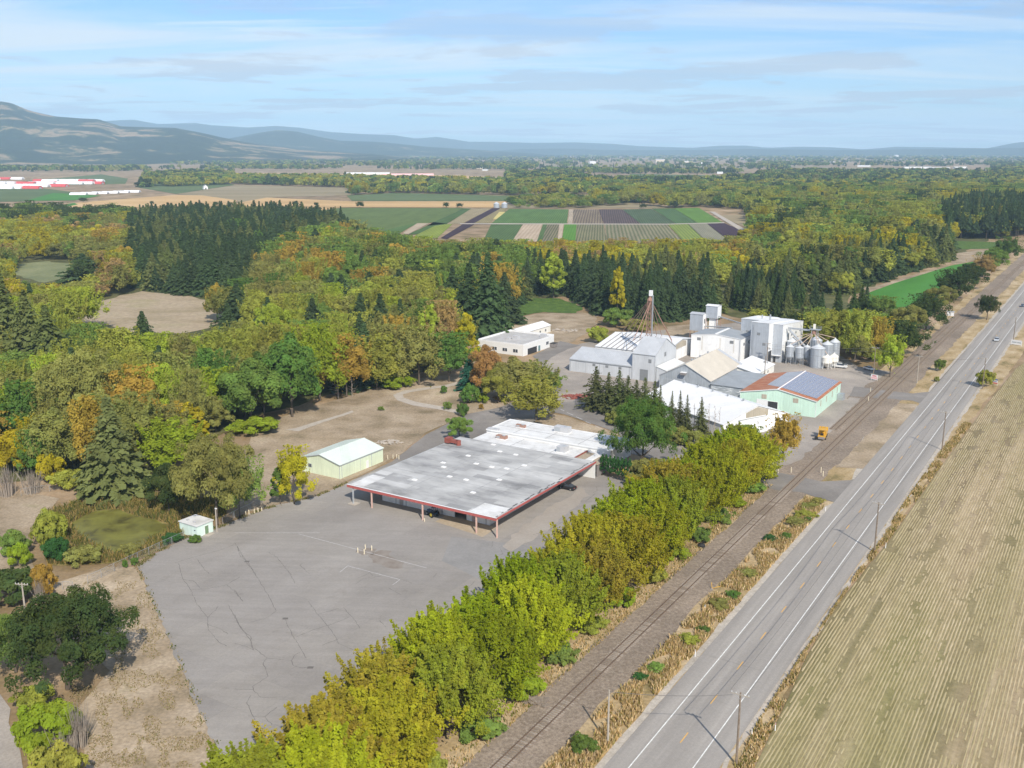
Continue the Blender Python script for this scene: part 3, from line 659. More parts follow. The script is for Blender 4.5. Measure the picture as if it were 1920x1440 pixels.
# ================================================================== buildings
# materials
w_white = siding('white_siding', (0.78, 0.78, 0.77), 0.9, 0.05, streak=0.07)
w_white2 = siding('cream_white_siding', (0.70, 0.69, 0.64), 0.9, 0.05)
w_front_grey = siding('grey_front_siding', (0.42, 0.45, 0.49), 0.9, 0.08, rough=0.45, metal=0.25)  # darker blue-grey sheet, used only on front faces of otherwise white blocks
w_grey = siding('pale_grey_siding', (0.50, 0.52, 0.545), 0.9, 0.05)
w_blue = siding('weathered_blue_grey_siding', (0.335, 0.365, 0.395), 0.6, 0.14, streak=0.25)
w_mint = siding('mint_siding', (0.52, 0.70, 0.58), 0.9, 0.05)
w_pale = siding('pale_green_siding', (0.63, 0.70, 0.52), 0.9, 0.05)
w_pshed = siding('pale_mint_plaster', (0.62, 0.75, 0.68), 2.5, 0.05, strength=0.05)
r_white = siding('white_roof_sheet', (0.70, 0.70, 0.695), 0.9, 0.05, rough=0.55, streak=0.05)
r_grey = siding('grey_roof_sheet', (0.43, 0.445, 0.465), 0.9, 0.06, rough=0.5, streak=0.06)
r_dark = siding('dark_grey_roof_sheet', (0.29, 0.31, 0.325), 0.9, 0.09, rough=0.55, streak=0.1)
r_tan = siding('tan_roof_sheet', (0.53, 0.48, 0.40), 0.9, 0.06, rough=0.6, streak=0.08)
r_pale = siding('pale_green_roof_sheet', (0.60, 0.66, 0.59), 0.9, 0.05, rough=0.5, streak=0.05)
t = NT('rusty_roof_sheet'); co = t.coord('OBJ', (6, 1, 1))
c = t.ramp(t.noise(co, 0.9, 7, 0.7), [(0.32, (0.27, 0.105, 0.055)), (0.52, (0.40, 0.16, 0.085)), (0.60, (0.42, 0.25, 0.17)), (0.72, (0.44, 0.44, 0.45))])
sp = t.n('ShaderNodeSeparateXYZ'); t.l(t.coord('OBJ'), sp.inputs[0]); cb = t.n('ShaderNodeCombineXYZ'); t.l(sp.outputs[1], cb.inputs[0])
t.bump(t.math('POWER', t.wave(cb.outputs[0], 0.314 / 0.9, 'X'), 6.0), 0.35, 0.05)
r_rust = t.done(c, 0.8, 0, 0.2)
r_zinc = siding('bare_zinc_roof_sheet', (0.42, 0.435, 0.46), 0.9, 0.1, rough=0.45, metal=0.3)
t = NT('roof_membrane')                            # old light membrane: sheets, ponding marks, grey grime
co = t.coord('OBJ')
c = t.ramp(t.noise(t.coord('OBJ', (2.2, 1, 1)), 0.10, 8, 0.62), [(0.30, (0.22, 0.22, 0.215)), (0.45, (0.37, 0.365, 0.355)), (0.58, (0.48, 0.475, 0.46)), (0.72, (0.56, 0.555, 0.54))])
bk = t.n('ShaderNodeTexBrick'); t.l(co, bk.inputs['Vector']); bk.offset = 0.37; bk.offset_frequency = 2
bk.inputs['Scale'].default_value = 1.0; bk.inputs['Brick Width'].default_value = 6.2; bk.inputs['Row Height'].default_value = 2.6
bk.inputs['Mortar Size'].default_value = 0.02; bk.inputs['Bias'].default_value = 0.0
bk.inputs['Color1'].default_value = (0.52, 0.52, 0.53, 1); bk.inputs['Color2'].default_value = (1.08, 1.08, 1.08, 1); bk.inputs['Mortar'].default_value = (0.72, 0.72, 0.72, 1)
grime = t.rng(t.noise(t.coord('OBJ', (2.0, 1, 1)), 0.13, 7, 0.65), 0.43, 0.56)
c2 = t.mix(1.0, c, bk.outputs[0], 'MULTIPLY')
c = t.mix(t.math('MULTIPLY', grime, 0.85), c, c2)
r_memb = t.done(c, 0.8, 0, 0.25)
t = NT('white_coated_roof'); co = t.coord('OBJ')
c = t.ramp(t.noise(co, 0.3, 7, 0.65), [(0.28, (0.44, 0.43, 0.41)), (0.47, (0.60, 0.595, 0.58)), (0.7, (0.70, 0.70, 0.69))])
r_coat = t.done(c, 0.75, 0, 0.25)
m_gravroof = surf('gravel_roof', [(0.3, (0.36, 0.35, 0.34)), (0.7, (0.48, 0.47, 0.455))], 0.3, 7, coord='OBJ')
w_block = plain('painted_block_wall', (0.80, 0.795, 0.78), 0.8, var=0.06, scale=0.6)
w_stucco = plain('white_stucco', (0.68, 0.68, 0.665), 0.8, var=0.04, scale=0.4)
m_red = plain('faded_red_fascia', (0.40, 0.105, 0.095), 0.6, var=0.12, scale=1.0)
m_pink = plain('salmon_post_paint', (0.60, 0.40, 0.335), 0.7, var=0.1)
m_trimw = plain('white_trim', (0.72, 0.72, 0.715), 0.6, var=0.04)
m_trimg = plain('grey_trim', (0.36, 0.38, 0.40), 0.6, var=0.06)
m_dark = plain('dark_opening', (0.035, 0.035, 0.038), 0.7)
m_soffit = plain('soffit', (0.22, 0.20, 0.19), 0.9)
m_glass = plain('window_glass', (0.045, 0.055, 0.07), 0.12, spec=0.6, var=0.05)
m_tanp = siding('tan_translucent_panel', (0.40, 0.355, 0.28), 0.9, 0.06, strength=0.5)
m_steel = plain('galvanised_steel', (0.44, 0.46, 0.48), 0.42, 0.5, var=0.08)
m_hvac = plain('air_unit_grey', (0.46, 0.46, 0.47), 0.6, var=0.08)
m_rusts = plain('rusty_pipe', (0.34, 0.20, 0.15), 0.75, 0.1, var=0.25, scale=1.5)
m_brownm = plain('rust_red_ductwork', (0.26, 0.075, 0.055), 0.7, var=0.2)
m_green = plain('green_door', (0.16, 0.25, 0.14), 0.7)
m_black = plain('black_rubber', (0.02, 0.02, 0.021), 0.7)
m_wood = plain('weathered_wood', (0.28, 0.225, 0.175), 0.9, var=0.2, scale=2)

def door(root, x, y, z, w, h, face, mat, name='door', frame=None):
    """a door on a front wall (face 'f', outward -y) or right wall (face 'r', outward +x)"""
    mb = MB(); e = 0.07
    if face == 'f': mb.box(x, x + w, y - e, y + 0.05, z, z + h)
    else: mb.box(x - 0.05, x + e, y, y + w, z, z + h)
    o = mb.build(name, mat, root)
    if frame:
        fm = MB(); k = 0.1
        if face == 'f':
            fm.box(x - k, x - 0.005, y - e - 0.03, y + 0.05, z, z + h + k); fm.box(x + w + 0.005, x + w + k, y - e - 0.03, y + 0.05, z, z + h + k); fm.box(x - 0.004, x + w + 0.004, y - e - 0.03, y + 0.05, z + h + 0.005, z + h + k)
        else:
            fm.box(x - 0.05, x + e + 0.03, y - k, y - 0.005, z, z + h + k); fm.box(x - 0.05, x + e + 0.03, y + w + 0.005, y + w + k, z, z + h + k); fm.box(x - 0.05, x + e + 0.03, y - 0.004, y + w + 0.004, z + h + 0.005, z + h + k)
        fm.build('frame', frame, o)
    return o
def window(root, x, y, z, w, h, face, frame=None, nx=2):
    o = door(root, x, y, z, w, h, face, frame or m_trimw, 'window')
    k = 0.07
    for i in range(nx):
        a = i * w / nx + k; b = (i + 1) * w / nx - k
        mb = MB()
        if face == 'f': mb.box(x + a, x + b, y - 0.085, y - 0.06, z + k, z + h - k)
        else: mb.box(x + 0.06, x + 0.085, y + a, y + b, z + k, z + h - k)
        mb.build('pane', m_glass, o)
    return o
def gable(name, label, u0, u1, v0, v1, eave, ridge, axis, wall, roofs, over=0.35, th=0.14, front_wall=None, trim=m_trimg, ridge_at=0.5, group=None, right_wall=None):
    """gabled shed; axis 'u' = ridge runs along the road bearing, 'v' = across it"""
    r = building(name, label, u0, v0, group=group); Wd, L = v1 - v0, u1 - u0
    if not isinstance(roofs, (list, tuple)): roofs = (roofs, roofs)
    T = 0.25
    if axis == 'u':
        c = Wd * ridge_at; zw = lambda x: eave + (ridge - eave) * (x / c if x < c else (Wd - x) / (Wd - c)) - th - 0.01
        pent = [(0, 0), (Wd, 0), (Wd, zw(Wd)), (c, zw(c)), (0, zw(0))]
        MB().prism(pent, 'y', 0, T).build('front_wall', front_wall or wall, r)
        MB().prism(pent, 'y', L - T, L).build('rear_wall', wall, r)
        MB().box(0, T, T + 0.003, L - T - 0.003, 0, zw(0)).build('side_wall', wall, r)
        MB().box(Wd - T, Wd, T + 0.003, L - T - 0.003, 0, zw(Wd)).build('side_wall', right_wall or wall, r)
        s0 = (ridge - eave) / c; s1 = (ridge - eave) / (Wd - c)
        MB().slab([(-over, -over, eave - s0 * over), (c, -over, ridge), (c, L + over, ridge), (-over, L + over, eave - s0 * over)], th).build('roof_slope', roofs[0], r)
        MB().slab([(c + 0.004, -over, ridge), (Wd + over, -over, eave - s1 * over), (Wd + over, L + over, eave - s1 * over), (c + 0.004, L + over, ridge)], th).build('roof_slope', roofs[1], r)
        MB().prism([(c - 0.3, ridge - 0.3 * s0 + 0.012), (c, ridge + 0.012), (c + 0.3, ridge - 0.3 * s1 + 0.012), (c, ridge + 0.07)], 'y', -over - 0.01, L + over + 0.01).build('ridge_cap', trim if trim is m_trimw else roofs[0], r)
        for a, b in (((-over, eave - s0 * over), (c, ridge)), ((c, ridge), (Wd + over, eave - s1 * over))):
            MB().prism([(a[0], a[1] - th - 0.06), (b[0], b[1] - th - 0.06), (b[0], b[1] + 0.03), (a[0], a[1] + 0.03)], 'y', -over - 0.06, -over - 0.005).build('rake_trim', trim, r)
    else:
        c = L * ridge_at; zw = lambda y: eave + (ridge - eave) * (y / c if y < c else (L - y) / (L - c)) - th - 0.01
        pent = [(0, 0), (L, 0), (L, zw(L)), (c, zw(c)), (0, zw(0))]
        MB().prism(pent, 'x', 0, T).build('end_wall', wall, r)
        MB().prism(pent, 'x', Wd - T, Wd).build('end_wall', right_wall or wall, r)
        MB().box(T + 0.003, Wd - T - 0.003, 0, T, 0, zw(0)).build('front_wall', front_wall or wall, r)
        MB().box(T + 0.003, Wd - T - 0.003, L - T, L, 0, zw(L)).build('rear_wall', wall, r)
        s0 = (ridge - eave) / c; s1 = (ridge - eave) / (L - c)
        MB().slab([(-over, -over, eave - s0 * over), (Wd + over, -over, eave - s0 * over), (Wd + over, c, ridge), (-over, c, ridge)], th).build('roof_slope', roofs[0], r)
        MB().slab([(-over, c + 0.004, ridge), (Wd + over, c + 0.004, ridge), (Wd + over, L + over, eave - s1 * over), (-over, L + over, eave - s1 * over)], th).build('roof_slope', roofs[1], r)
        MB().prism([(c - 0.3, ridge - 0.3 * s0 + 0.012), (c, ridge + 0.012), (c + 0.3, ridge - 0.3 * s1 + 0.012), (c, ridge + 0.07)], 'x', -over - 0.01, Wd + over + 0.01).build('ridge_cap', roofs[0], r)
        MB().box(-over, Wd + over, -over - 0.06, -over - 0.005, eave - s0 * over - th - 0.05, eave - s0 * over + 0.02).build('eave_trim', trim, r)
        for x0 in (Wd + over + 0.005,):
            for a, b in (((-over, eave - s0 * over), (c, ridge)), ((c, ridge), (L + over, eave - s1 * over))):
                MB().prism([(a[0], a[1] - th - 0.06), (b[0], b[1] - th - 0.06), (b[0], b[1] + 0.03), (a[0], a[1] + 0.03)], 'x', x0, x0 + 0.055).build('rake_trim', trim, r)
    for cx in (0, Wd):
        MB().box(cx - 0.06, cx + 0.06, -0.06, -0.004, 0, eave - 0.3).build('corner_trim', trim, r)
    return r

# ---------- 1 large flat-roofed shop with the red fascia canopy
U0, V0 = 172.4, -154.0
b = building('canopy_warehouse', 'large low building with worn grey flat roof and red fascia canopy on the lot', U0, V0)
BW, BL, RZ = 43.0, 48.2, 4.75                       # width (v), length (u), roof height
rf = MB().box(0, BW, 0, BL, RZ - 0.32, RZ).build('roof', r_memb, b)
MB().box(0.1, BW - 0.1, 0.1, BL - 0.1, RZ - 0.36, RZ - 0.322).build('soffit', w_block, b)
MB().box(35.5, BW - 0.5, 0.5, 6.8, RZ + 0.004, RZ + 0.03).build('roof_patch', r_coat, rf)
MB().box(0.5, 4.5, 0.6, 9.0, RZ + 0.004, RZ + 0.03).build('roof_patch', r_coat, rf)
sl = MB().box(-0.62, 0.62, -0.42, 0.42, 0, 0.16).box(-0.5, 0.5, -0.32, 0.32, 0.161, 0.24).mesh('skylight', m_trimw)
for q in [(777.5,900),(843,894),(874,900),(887,924),(922,876),(950,879),(983,873),(936,900),(967,853),(878,855),(893,870),(831,868),(832,876),(937,847),(925,834)]:
    uu, vv = UV(G(q[0], q[1], RZ)); o = link('skylight', sl, rf); o.location = (vv - V0, uu - U0, RZ + 0.004)
seam = plain('roof_seam', (0.30, 0.30, 0.305), 0.9, var=0.3)
for x in (14.3, 28.7): MB().box(x - 0.06, x + 0.06, 0.3, BL - 0.3, RZ + 0.004, RZ + 0.02).build('roof_seam', seam, rf)
for y in (16.0, 32.0): MB().box(0.3, BW - 0.3, y - 0.05, y + 0.05, RZ + 0.021, RZ + 0.032).build('roof_seam', seam, rf)
# tattered flashing along the right edge
rg = random.Random(4); fm = MB(); y = 0.5
while y < BL - 1:
    l = rg.uniform(0.5, 2.4); x = BW - rg.uniform(0.5, 1.1)
    if rg.random() < 0.75: fm.box(x, x + rg.uniform(0.2, 0.5), y, y + l, RZ + 0.033, RZ + 0.05)
    y += l * rg.uniform(1.0, 1.5)
tag(fm.build('torn_flashing', plain('tar_flashing', (0.09, 0.09, 0.095), 0.9), rf), kind='stuff')
MB().box(-0.09, BW + 0.09, -0.10, -0.004, RZ - 0.62, RZ + 0.06).build('fascia', m_red, b)
MB().box(BW + 0.004, BW + 0.10, 0, BL, RZ - 0.45, RZ + 0.06).build('fascia', m_red, b)
MB().box(-0.09, BW + 0.09, -0.16, 0.20, RZ + 0.061, RZ + 0.10).build('edge_flashing', m_trimw, b)
MB().box(-0.10, -0.004, 0, BL, RZ - 0.45, RZ + 0.06).build('fascia', m_trimg, b)
for v in (-152.4, -146.6, -131.4, -116.4, -110.9):
    x = v - V0; MB().box(x - 0.14, x + 0.14, 0.02, 0.30, 0.12, RZ - 0.33).build('post', m_pink if v > -152 else m_trimg, b)
MB().box(0.6, 2.9, -0.9, 1.2, 0.13, 0.19).build('post_footing', m_path, b)
# inner walls
X0, X1, YF, YB = 6.2, 37.6, 5.6, BL - 0.3
wz = RZ - 0.365
fw = MB()
fw.box(X0, X0 + 8.4, YF, YF + 0.25, 0.12, wz)
fw.box(X0 + 8.4, X0 + 14.4, YF, YF + 0.25, 3.7, wz)
fw.box(X0 + 14.4, X0 + 21.6, YF, YF + 0.25, 0.12, wz)
fw.box(X0 + 21.6, X0 + 25.0, YF, YF + 0.25, 3.6, wz)
fw.box(X0 + 25.0, X1, YF, YF + 0.25, 0.12, wz)
fw.build('front_wall', w_block, b)
MB().box(X0, X0 + 0.25, YF + 0.26, YB, 0.12, wz).build('side_wall', w_block, b)
MB().box(X1 - 0.25, X1, YF + 0.26, YB, 0.12, wz).build('side_wall', w_block, b)
MB().box(X0, BW - 0.1, BL - 0.28, BL - 0.02, 0.12, wz).build('rear_wall', w_stucco, b)
MB().box(X0 + 21.6, X0 + 25.0, YF + 8, YF + 8.2, 0.12, wz).build('inner_wall', m_dark, b)
gd = MB().box(X0 + 8.42, X0 + 14.38, YF + 0.05, YF + 0.2, 0.12, 3.69).build('garage_door', w_block, b)
pn = MB().box(0, 0.62, -0.03, 0.0, 0, 0.48).mesh('pane', m_glass)
for i in range(7):
    for j in range(2):
        o = link('pane', pn, gd); o.location = (X0 + 8.75 + i * 0.78, YF + 0.049, 2.2 + j * 0.62)
door(b, X0 + 5.4, YF, 0.13, 1.1, 2.2, 'f', plain('grey_door', (0.42, 0.40, 0.39), 0.6), frame=m_trimw)
door(b, X0 + 26.6, YF, 0.13, 1.1, 2.2, 'f', plain('pink_door', (0.50, 0.38, 0.36), 0.6), frame=m_trimw)
window(b, X0 + 29.6, YF, 1.6, 1.0, 1.0, 'f')
for x in (X0 + 4.2, X0 + 7.3, X0 + 18, X0 + 30.4): MB().box(x, x + 0.12, YF - 0.1, YF - 0.004, 0.13, 3.9).build('downpipe', m_trimg, b)
for x in (4, 11, 18, 25, 32, 39): MB().box(x, x + 0.25, 0.35, BL - 0.4, RZ - 0.75, RZ - 0.325).build('beam', m_pink, b)
# rust-red duct on the left roof edge
d = tag(empty('roof_duct', W(213.5, -152.2, RZ), -AZ), 'rust red ductwork and fan housing on the far left corner of the flat roof', 'ductwork')
MB().box(-1.7, -0.2, -0.8, 1.2, 0.35, 1.7).build('fan_housing', m_brownm, d)
MB().box(-0.19, 2.2, -0.5, 0.6, 0.5, 1.35).build('duct', m_brownm, d)
MB().lathe([(0.65, 0.0), (0.65, 1.35)], 2.5, 0.05, 14).build('elbow', m_brownm, d)
for x in (-1.5, -0.4, 1.2): MB().box(x, x + 0.12, -0.1, 0.02, 0.0, 0.5).build('support', m_brownm, d)

# ---------- 2 white-roofed wing behind it
b = building('rear_wing', 'two level white coated flat roof wing behind the grey roofed building', 221.4, -151.6)
Wd = 38.3
MB().box(0, Wd, 0, 9.2, 0.1, 3.86).build('wall', w_stucco, b)
MB().box(0.3, Wd - 0.3, 0.3, 9.19, 3.87, 3.98).build('roof', r_coat, b)
MB().box(0, Wd + 1.6, 9.21, 22.2, 0.1, 4.66).build('upper_wall', w_stucco, b)
ur = MB().box(0.25, Wd + 1.35, 9.4, 22.0, 4.67, 4.80).build('upper_roof', r_coat, b)
MB().box(-0.15, Wd + 1.75, 9.0, 9.39, 4.665, 5.02).build('parapet', m_trimw, b)
for x0, x1, y0, y1 in ((-0.12, Wd + 1.72, 22.02, 22.3), (-0.15, 0.22, 9.4, 22.01), (Wd + 1.37, Wd + 1.75, 9.4, 22.01)): MB().box(x0, x1, y0, y1, 4.665, 4.92).build('parapet', m_trimw, b)
for x in (8.5, 19.0, 29.5): MB().box(x - 0.08, x + 0.08, 9.5, 21.9, 4.804, 4.82).build('roof_seam', seam, ur)
MB().box(0.5, Wd + 1, 14.9, 15.05, 4.822, 4.84).build('roof_seam', seam, ur)
for x in (13.0, 25.5, 34): MB().box(x - 0.08, x + 0.08, 0.4, 9.0, 3.984, 4.0).build('roof_seam', seam, b)
MB().hexa([(Wd - 4.5, -0.0, 3.99), (Wd + 2.4, -0.0, 3.4), (Wd + 2.4, 7.2, 3.4), (Wd - 4.5, 7.2, 3.99)], [(Wd - 4.5, 0, 4.2), (Wd + 2.4, 0, 3.6), (Wd + 2.4, 7.2, 3.6), (Wd - 4.5, 7.2, 4.2)]).build('porch_roof', plain('brown_shingle', (0.33, 0.27, 0.20), 0.9, var=0.2, scale=2), b)
MB().box(Wd + 2.0, Wd + 2.2, 0.2, 7, 0.12, 3.38).build('porch_wall', m_soffit, b)
MB().box(Wd - 4.6, Wd - 4.3, -0.1, 7.4, 4.21, 4.5).build('porch_fascia', m_brownm, b)
for i in range(4): window(b, 0 + 3 + i * 8.5, 0, 1.2, 2.0, 1.3, 'f')
hv = 0
for q, z, sz, lb in (((925,811), 4.0, (3.4, 1.6, 1.3), 'grey box air handler at the left end of the lower white roof'),
                 ((941,823), 4.0, (3.2, 1.4, 1.1), 'rust streaked cooling unit beside the grey roof edge'),
                 ((1055,847), 4.0, (2.6, 2.4, 1.7), 'tall grey condenser unit at the right end of the lower white roof'),
                 ((1055,810), 4.82, (4.6, 2.2, 1.7), 'largest grey air unit on the upper white roof'),
                 ((977,802), 4.82, (3.0, 0.9, 1.0), 'small brown rooftop unit near the rear corner of the upper white roof')):
    g = G(q[0], q[1], z); r = tag(empty('air_unit', (*g, z), -AZ), lb, 'air unit', 'air conditioning units on the white roof')
    sx, sy, sz_ = sz
    MB().box(-sx/2, sx/2, -sy/2, sy/2, 0.22, sz_).build('casing', m_hvac if 'brown' not in lb and 'rust' not in lb else m_rusts, r)
    MB().box(-sx/2 - 0.1, sx/2 + 0.1, -sy/2 - 0.1, sy/2 + 0.1, 0.0, 0.21).build('curb', m_trimw, r)
    MB().box(-sx/2 + 0.2, -sx/2 + sx * 0.42, -sy/2 - 0.03, -sy/2 - 0.004, 0.35, sz_ - 0.2).build('grille', m_trimg, r)
    MB().lathe([(0.5, sz_ + 0.004), (0.5, sz_ + 0.12), (0.4, sz_ + 0.13)], sx * 0.22, 0, 14).build('fan', m_trimg, r)

# ---------- 3 pale green shed
b = gable('storage_shed', 'pale yellow green metal shed with gabled roof on bare ground left of the canopy', 184.8, 202.6, -181.0, -167.5, 4.05, 5.75, 'u', w_pale, r_pale, 0.25)
door(b, 13.5, 0.8, 0.1, 7.4, 3.4, 'r', w_pale, 'sliding_door', m_trimg)
door(b, 13.5, 10.6, 0.1, 0.95, 2.1, 'r', m_trimw, 'door')
door(b, 13.5, 12.8, 0.1, 0.12, 3.5, 'r', m_trimg, 'door_post')

# ---------- 4 mint building with solar panels
b = gable('solar_warehouse', 'mint green metal warehouse with rusty roof and solar panels beside the siding', 311.5, 343.0, -103.6, -78.5, 5.6, 8.0, 'u', w_mint, (r_rust, r_rust), 0.3, trim=m_trimw)
sz0, c_ = (8.0 - 5.6) / 12.55, 12.55
MB().slab([(6.2, 9.0, 5.6 + sz0 * 6.2 + 0.012), (12.1, 3.2, 5.6 + sz0 * 12.1 + 0.012), (12.1, 31.4, 5.6 + sz0 * 12.1 + 0.012), (6.2, 31.4, 5.6 + sz0 * 6.2 + 0.012)], 0.01).build('zinc_patch', r_zinc, b)
t = NT('solar_cell'); co = t.coord('OBJ')
m_cell = t.done(t.mix(t.rng(t.noise(co, 0.6, 3), 0.4, 0.6), (0.20, 0.215, 0.28), (0.25, 0.265, 0.33)), 0.25, 0, 0.6)
m_frame = plain('panel_frame', (0.52, 0.54, 0.58), 0.4, 0.3)
nu, nv_ = 16, 9; du, dv = 28.6 / nu, 11.6 / nv_; ln = math.hypot(dv, dv * sz0)
pf = MB().box(0.03, ln - 0.03, 0.03, du - 0.03, 0.0, 0.05).mesh('solar_panel', m_frame)
pc = MB().box(0.09, ln - 0.09, 0.09, du - 0.09, 0.051, 0.06).mesh('cell_face', m_cell)
tilt = math.atan(sz0)
for j in range(nv_):
    for i in range(nu):
        x = 13.0 + j * dv; y = 2.4 + i * du
        if j >= 5 and i < 0: continue
        o = link('solar_panel', pf, b); o.location = (x, y, 8.0 - sz0 * (x - 12.55) + 0.10); o.rotation_euler = (0, tilt, 0)
        link('cell_face', pc, o)
for x in (7.3, 17.7): door(b, x, 0, 4.1, 1.7, 1.5, 'f', m_tanp, 'vent_panel')
door(b, 5.8, 0, 0.1, 3.6, 3.6, 'f', m_trimw, 'sliding_door', m_trimw)
door(b, 9.55, 0, 0.1, 3.2, 3.4, 'f', m_dark, 'doorway', m_trimw)
for y in (5.5, 12.5, 20, 26.5): door(b, 25.1, y, 2.6, 0.7, 2.0, 'r', m_tanp, 'vent_panel')
MB().box(25.2, 27.2, 27.0, 29.8, 0.1, 2.2).build('lean_to', m_steel, b)

# ---------- 5 white warehouse set at an angle
ax = Vector((0.47, -0.883))                          # ridge direction in (u, v)
P = (284.2, -89.0)
b = tag(empty('white_warehouse', W(*P), 0), 'big white gabled warehouse set at an angle behind the bare spruces', 'building')
dirw = (W(P[0] + ax.x, P[1] + ax.y) - W(*P)); ang = math.atan2(dirw.y, dirw.x)
b.rotation_euler = (0, 0, ang - math.pi / 2)         # local y = along the ridge away from the gable front, local x = to its right
hw, Lw, ev, rd = 13.2, 39.0, 4.7, 8.8
pent = [(-hw, 0), (hw, 0), (hw, ev - .15), (0, rd - .15), (-hw, ev - .15)]
MB().prism(pent, 'y', 0, 0.25).build('front_wall', w_white, b)
MB().prism(pent, 'y', Lw - 0.25, Lw).build('rear_wall', w_white, b)
for s_ in (-1, 1): MB().box(min(s_ * hw, s_ * (hw - 0.25)), max(s_ * hw, s_ * (hw - 0.25)), 0.255, Lw - 0.255, 0, ev - 0.15).build('side_wall', w_white, b)
sl_ = (rd - ev) / hw
for s_ in (-1, 1):
    q = [(s_ * (hw + .3), -.3, ev - sl_ * .3), (s_ * .003, -.3, rd), (s_ * .003, Lw + .3, rd), (s_ * (hw + .3), Lw + .3, ev - sl_ * .3)]
    MB().slab(q if s_ < 0 else [q[1], q[0], q[3], q[2]], 0.13).build('roof_slope', r_white, b)
MB().prism([(-0.4, rd - 0.4 * sl_ + .012), (0, rd + .012), (0.4, rd - .4 * sl_ + .012), (0, rd + .08)], 'y', -.31, Lw + .31).build('ridge_cap', m_trimw, b)
# front local x runs the other way round: camera sees the gable from its right rear side
MB().prism([(-4.4, 5.4), (4.6, 5.4), (4.6, 7.0), (0.2, 8.25), (-4.4, 6.9)], 'y', -0.06, -0.004).build('skylight_panel', m_tanp, b)
dr = MB().box(-4.2, 3.6, -0.12, -0.004, 0.05, 4.9).build('sliding_door', w_white, b)
MB().box(-7.6, 4.0, -0.2, -0.121, 4.95, 5.15).build('door_track', m_trimg, b)
door(b, -3.0, 0, 0.1, 0.9, 2.0, 'f', m_trimw, 'door', m_trimg)
tx = None

# ---------- 6 long pale grey shed and its tall block
b = gable('grey_long_shed', 'long low pale grey metal shed at the left of the mill', 330.6, 351.0, -178.6, -152.1, 5.0, 8.0, 'v', w_grey, r_grey, 0.12)
b = gable('grey_tower_shed', 'tall pale grey gabled block below the rusty spout tower', 330.45, 350.2, -151.9, -142.8, 10.1, 15.0, 'v', w_grey, r_grey, 0.15)
b = building('grey_lean_to', 'narrow pale grey lean-to with sloping roof beside the tall grey block', 331.2, -142.5)
MB().hexa([(0, 0, 0), (6.0, 0, 0), (6.0, 17, 0), (0, 17, 0)], [(0, 0, 5.7), (6.0, 0, 3.9), (6.0, 17, 3.9), (0, 17, 5.7)]).build('wall', w_grey, b)
MB().slab([(0, -.2, 5.95), (6.2, -.2, 4.05), (6.2, 17.2, 4.05), (0, 17.2, 5.95)], 0.12).build('roof', siding('pale_lean_roof', (0.62, 0.63, 0.61), 0.9, .05), b)
# ---------- white roofed storage behind, with its row of pipes
b = gable('white_flat_storage', 'white gabled warehouse with dark pipes down its roof behind the grey sheds', 358.0, 396.0, -181.5, -151.2, 5.0, 8.0, 'v', w_white, r_white, 0.2, right_wall=w_white)
for i in range(9):
    x = 2.6 + i * 2.55 * 0.9
    MB().slab([(x, -0.3, 5.0 + 0.06), (x + 0.42, -0.3, 5.06), (x + 0.42, 18.6, 8.0 + 0.04), (x, 18.6, 8.04)], 0.05).build('roof_pipe', m_soffit, b)
MB().prism([(12.5, 4.6), (23.5, 4.6), (23.5, 6.6), (19, 7.5), (12.5, 6.4)], 'x', 30.305, 30.36).build('skylight_panel', m_tanp, b)
door(b, 30.3, 13, 0.1, 6, 4.2, 'r', m_trimw, 'sliding_door', m_trimg)
# ---------- tan roofed grey shed
b = gable('tan_roof_shed', 'weathered blue grey shed with tan gabled roof in the middle of the mill', 322.8, 356.0, -137.5, -118.3, 5.0, 10.0, 'u', w_blue, (r_tan, r_tan), 0.25)
MB().slab([(9.62, 31.2, 10.02), (19.6, 31.2, 4.94), (19.6, 33.5, 4.94), (9.62, 33.5, 10.02)], 0.02).build('roof_strip', r_grey, b)
hd = MB().box(8.3, 10.4, -1.4, -0.004, 7.0, 7.15).build('hood', m_trimw, b)
MB().hexa([(8.3, -1.4, 6.2), (10.4, -1.4, 6.2), (10.4, -0.004, 6.9), (8.3, -0.004, 6.9)], [(8.3, -1.39, 6.98), (10.4, -1.39, 6.98), (10.4, -0.01, 6.98), (8.3, -0.01, 6.98)]).build('hatch', m_soffit, b)
MB().box(9.7, 12.0, 33.3, 36.5, 0.1, 3.2).build('annex', w_white2, b)
# ---------- dark flat link building
b = building('link_shed', 'low dark roofed shed with streaked board wall beside the mint building', 322.2, -117.9)
t = NT('streaked_boards'); co = t.coord('OBJ', (3, 3, 0.35))
m_boards = t.done(t.ramp(t.noise(co, 1.1, 5, 0.6), [(0.42, (0.27, 0.30, 0.325)), (0.55, (0.42, 0.45, 0.47)), (0.63, (0.72, 0.74, 0.75))]), 0.8, 0, 0.2)
MB().box(0, 14.0, 0, 23.4, 0, 4.05).build('wall', m_boards, b)
MB().slab([(-.1, -.35, 4.25), (14.25, -.35, 4.12), (14.25, 23.6, 4.55), (-.1, 23.6, 4.65)], 0.15).build('roof', r_dark, b)
for k in range(7): MB().box(0.2 , 13.8, -0.03, -0.004, 0.3 + k * 0.54, 0.72 + k * 0.54).build('board', m_boards, b)
MB().box(2.6, 4.6, -2.0, -0.5, 0.05, 1.5).build('blower', m_soffit, b)
# ---------- little cream office with white roof
b = gable('cream_office', 'small cream office with white roof between the mill and the yard', 350.5, 371.0, -120.9, -110.5, 3.2, 5.4, 'u', w_white2, (r_white, r_white), 0.35, ridge_at=0.12)
for y in (2.5, 7, 12): window(b, 10.4, y, 1.1, 1.3, 1.1, 'r')
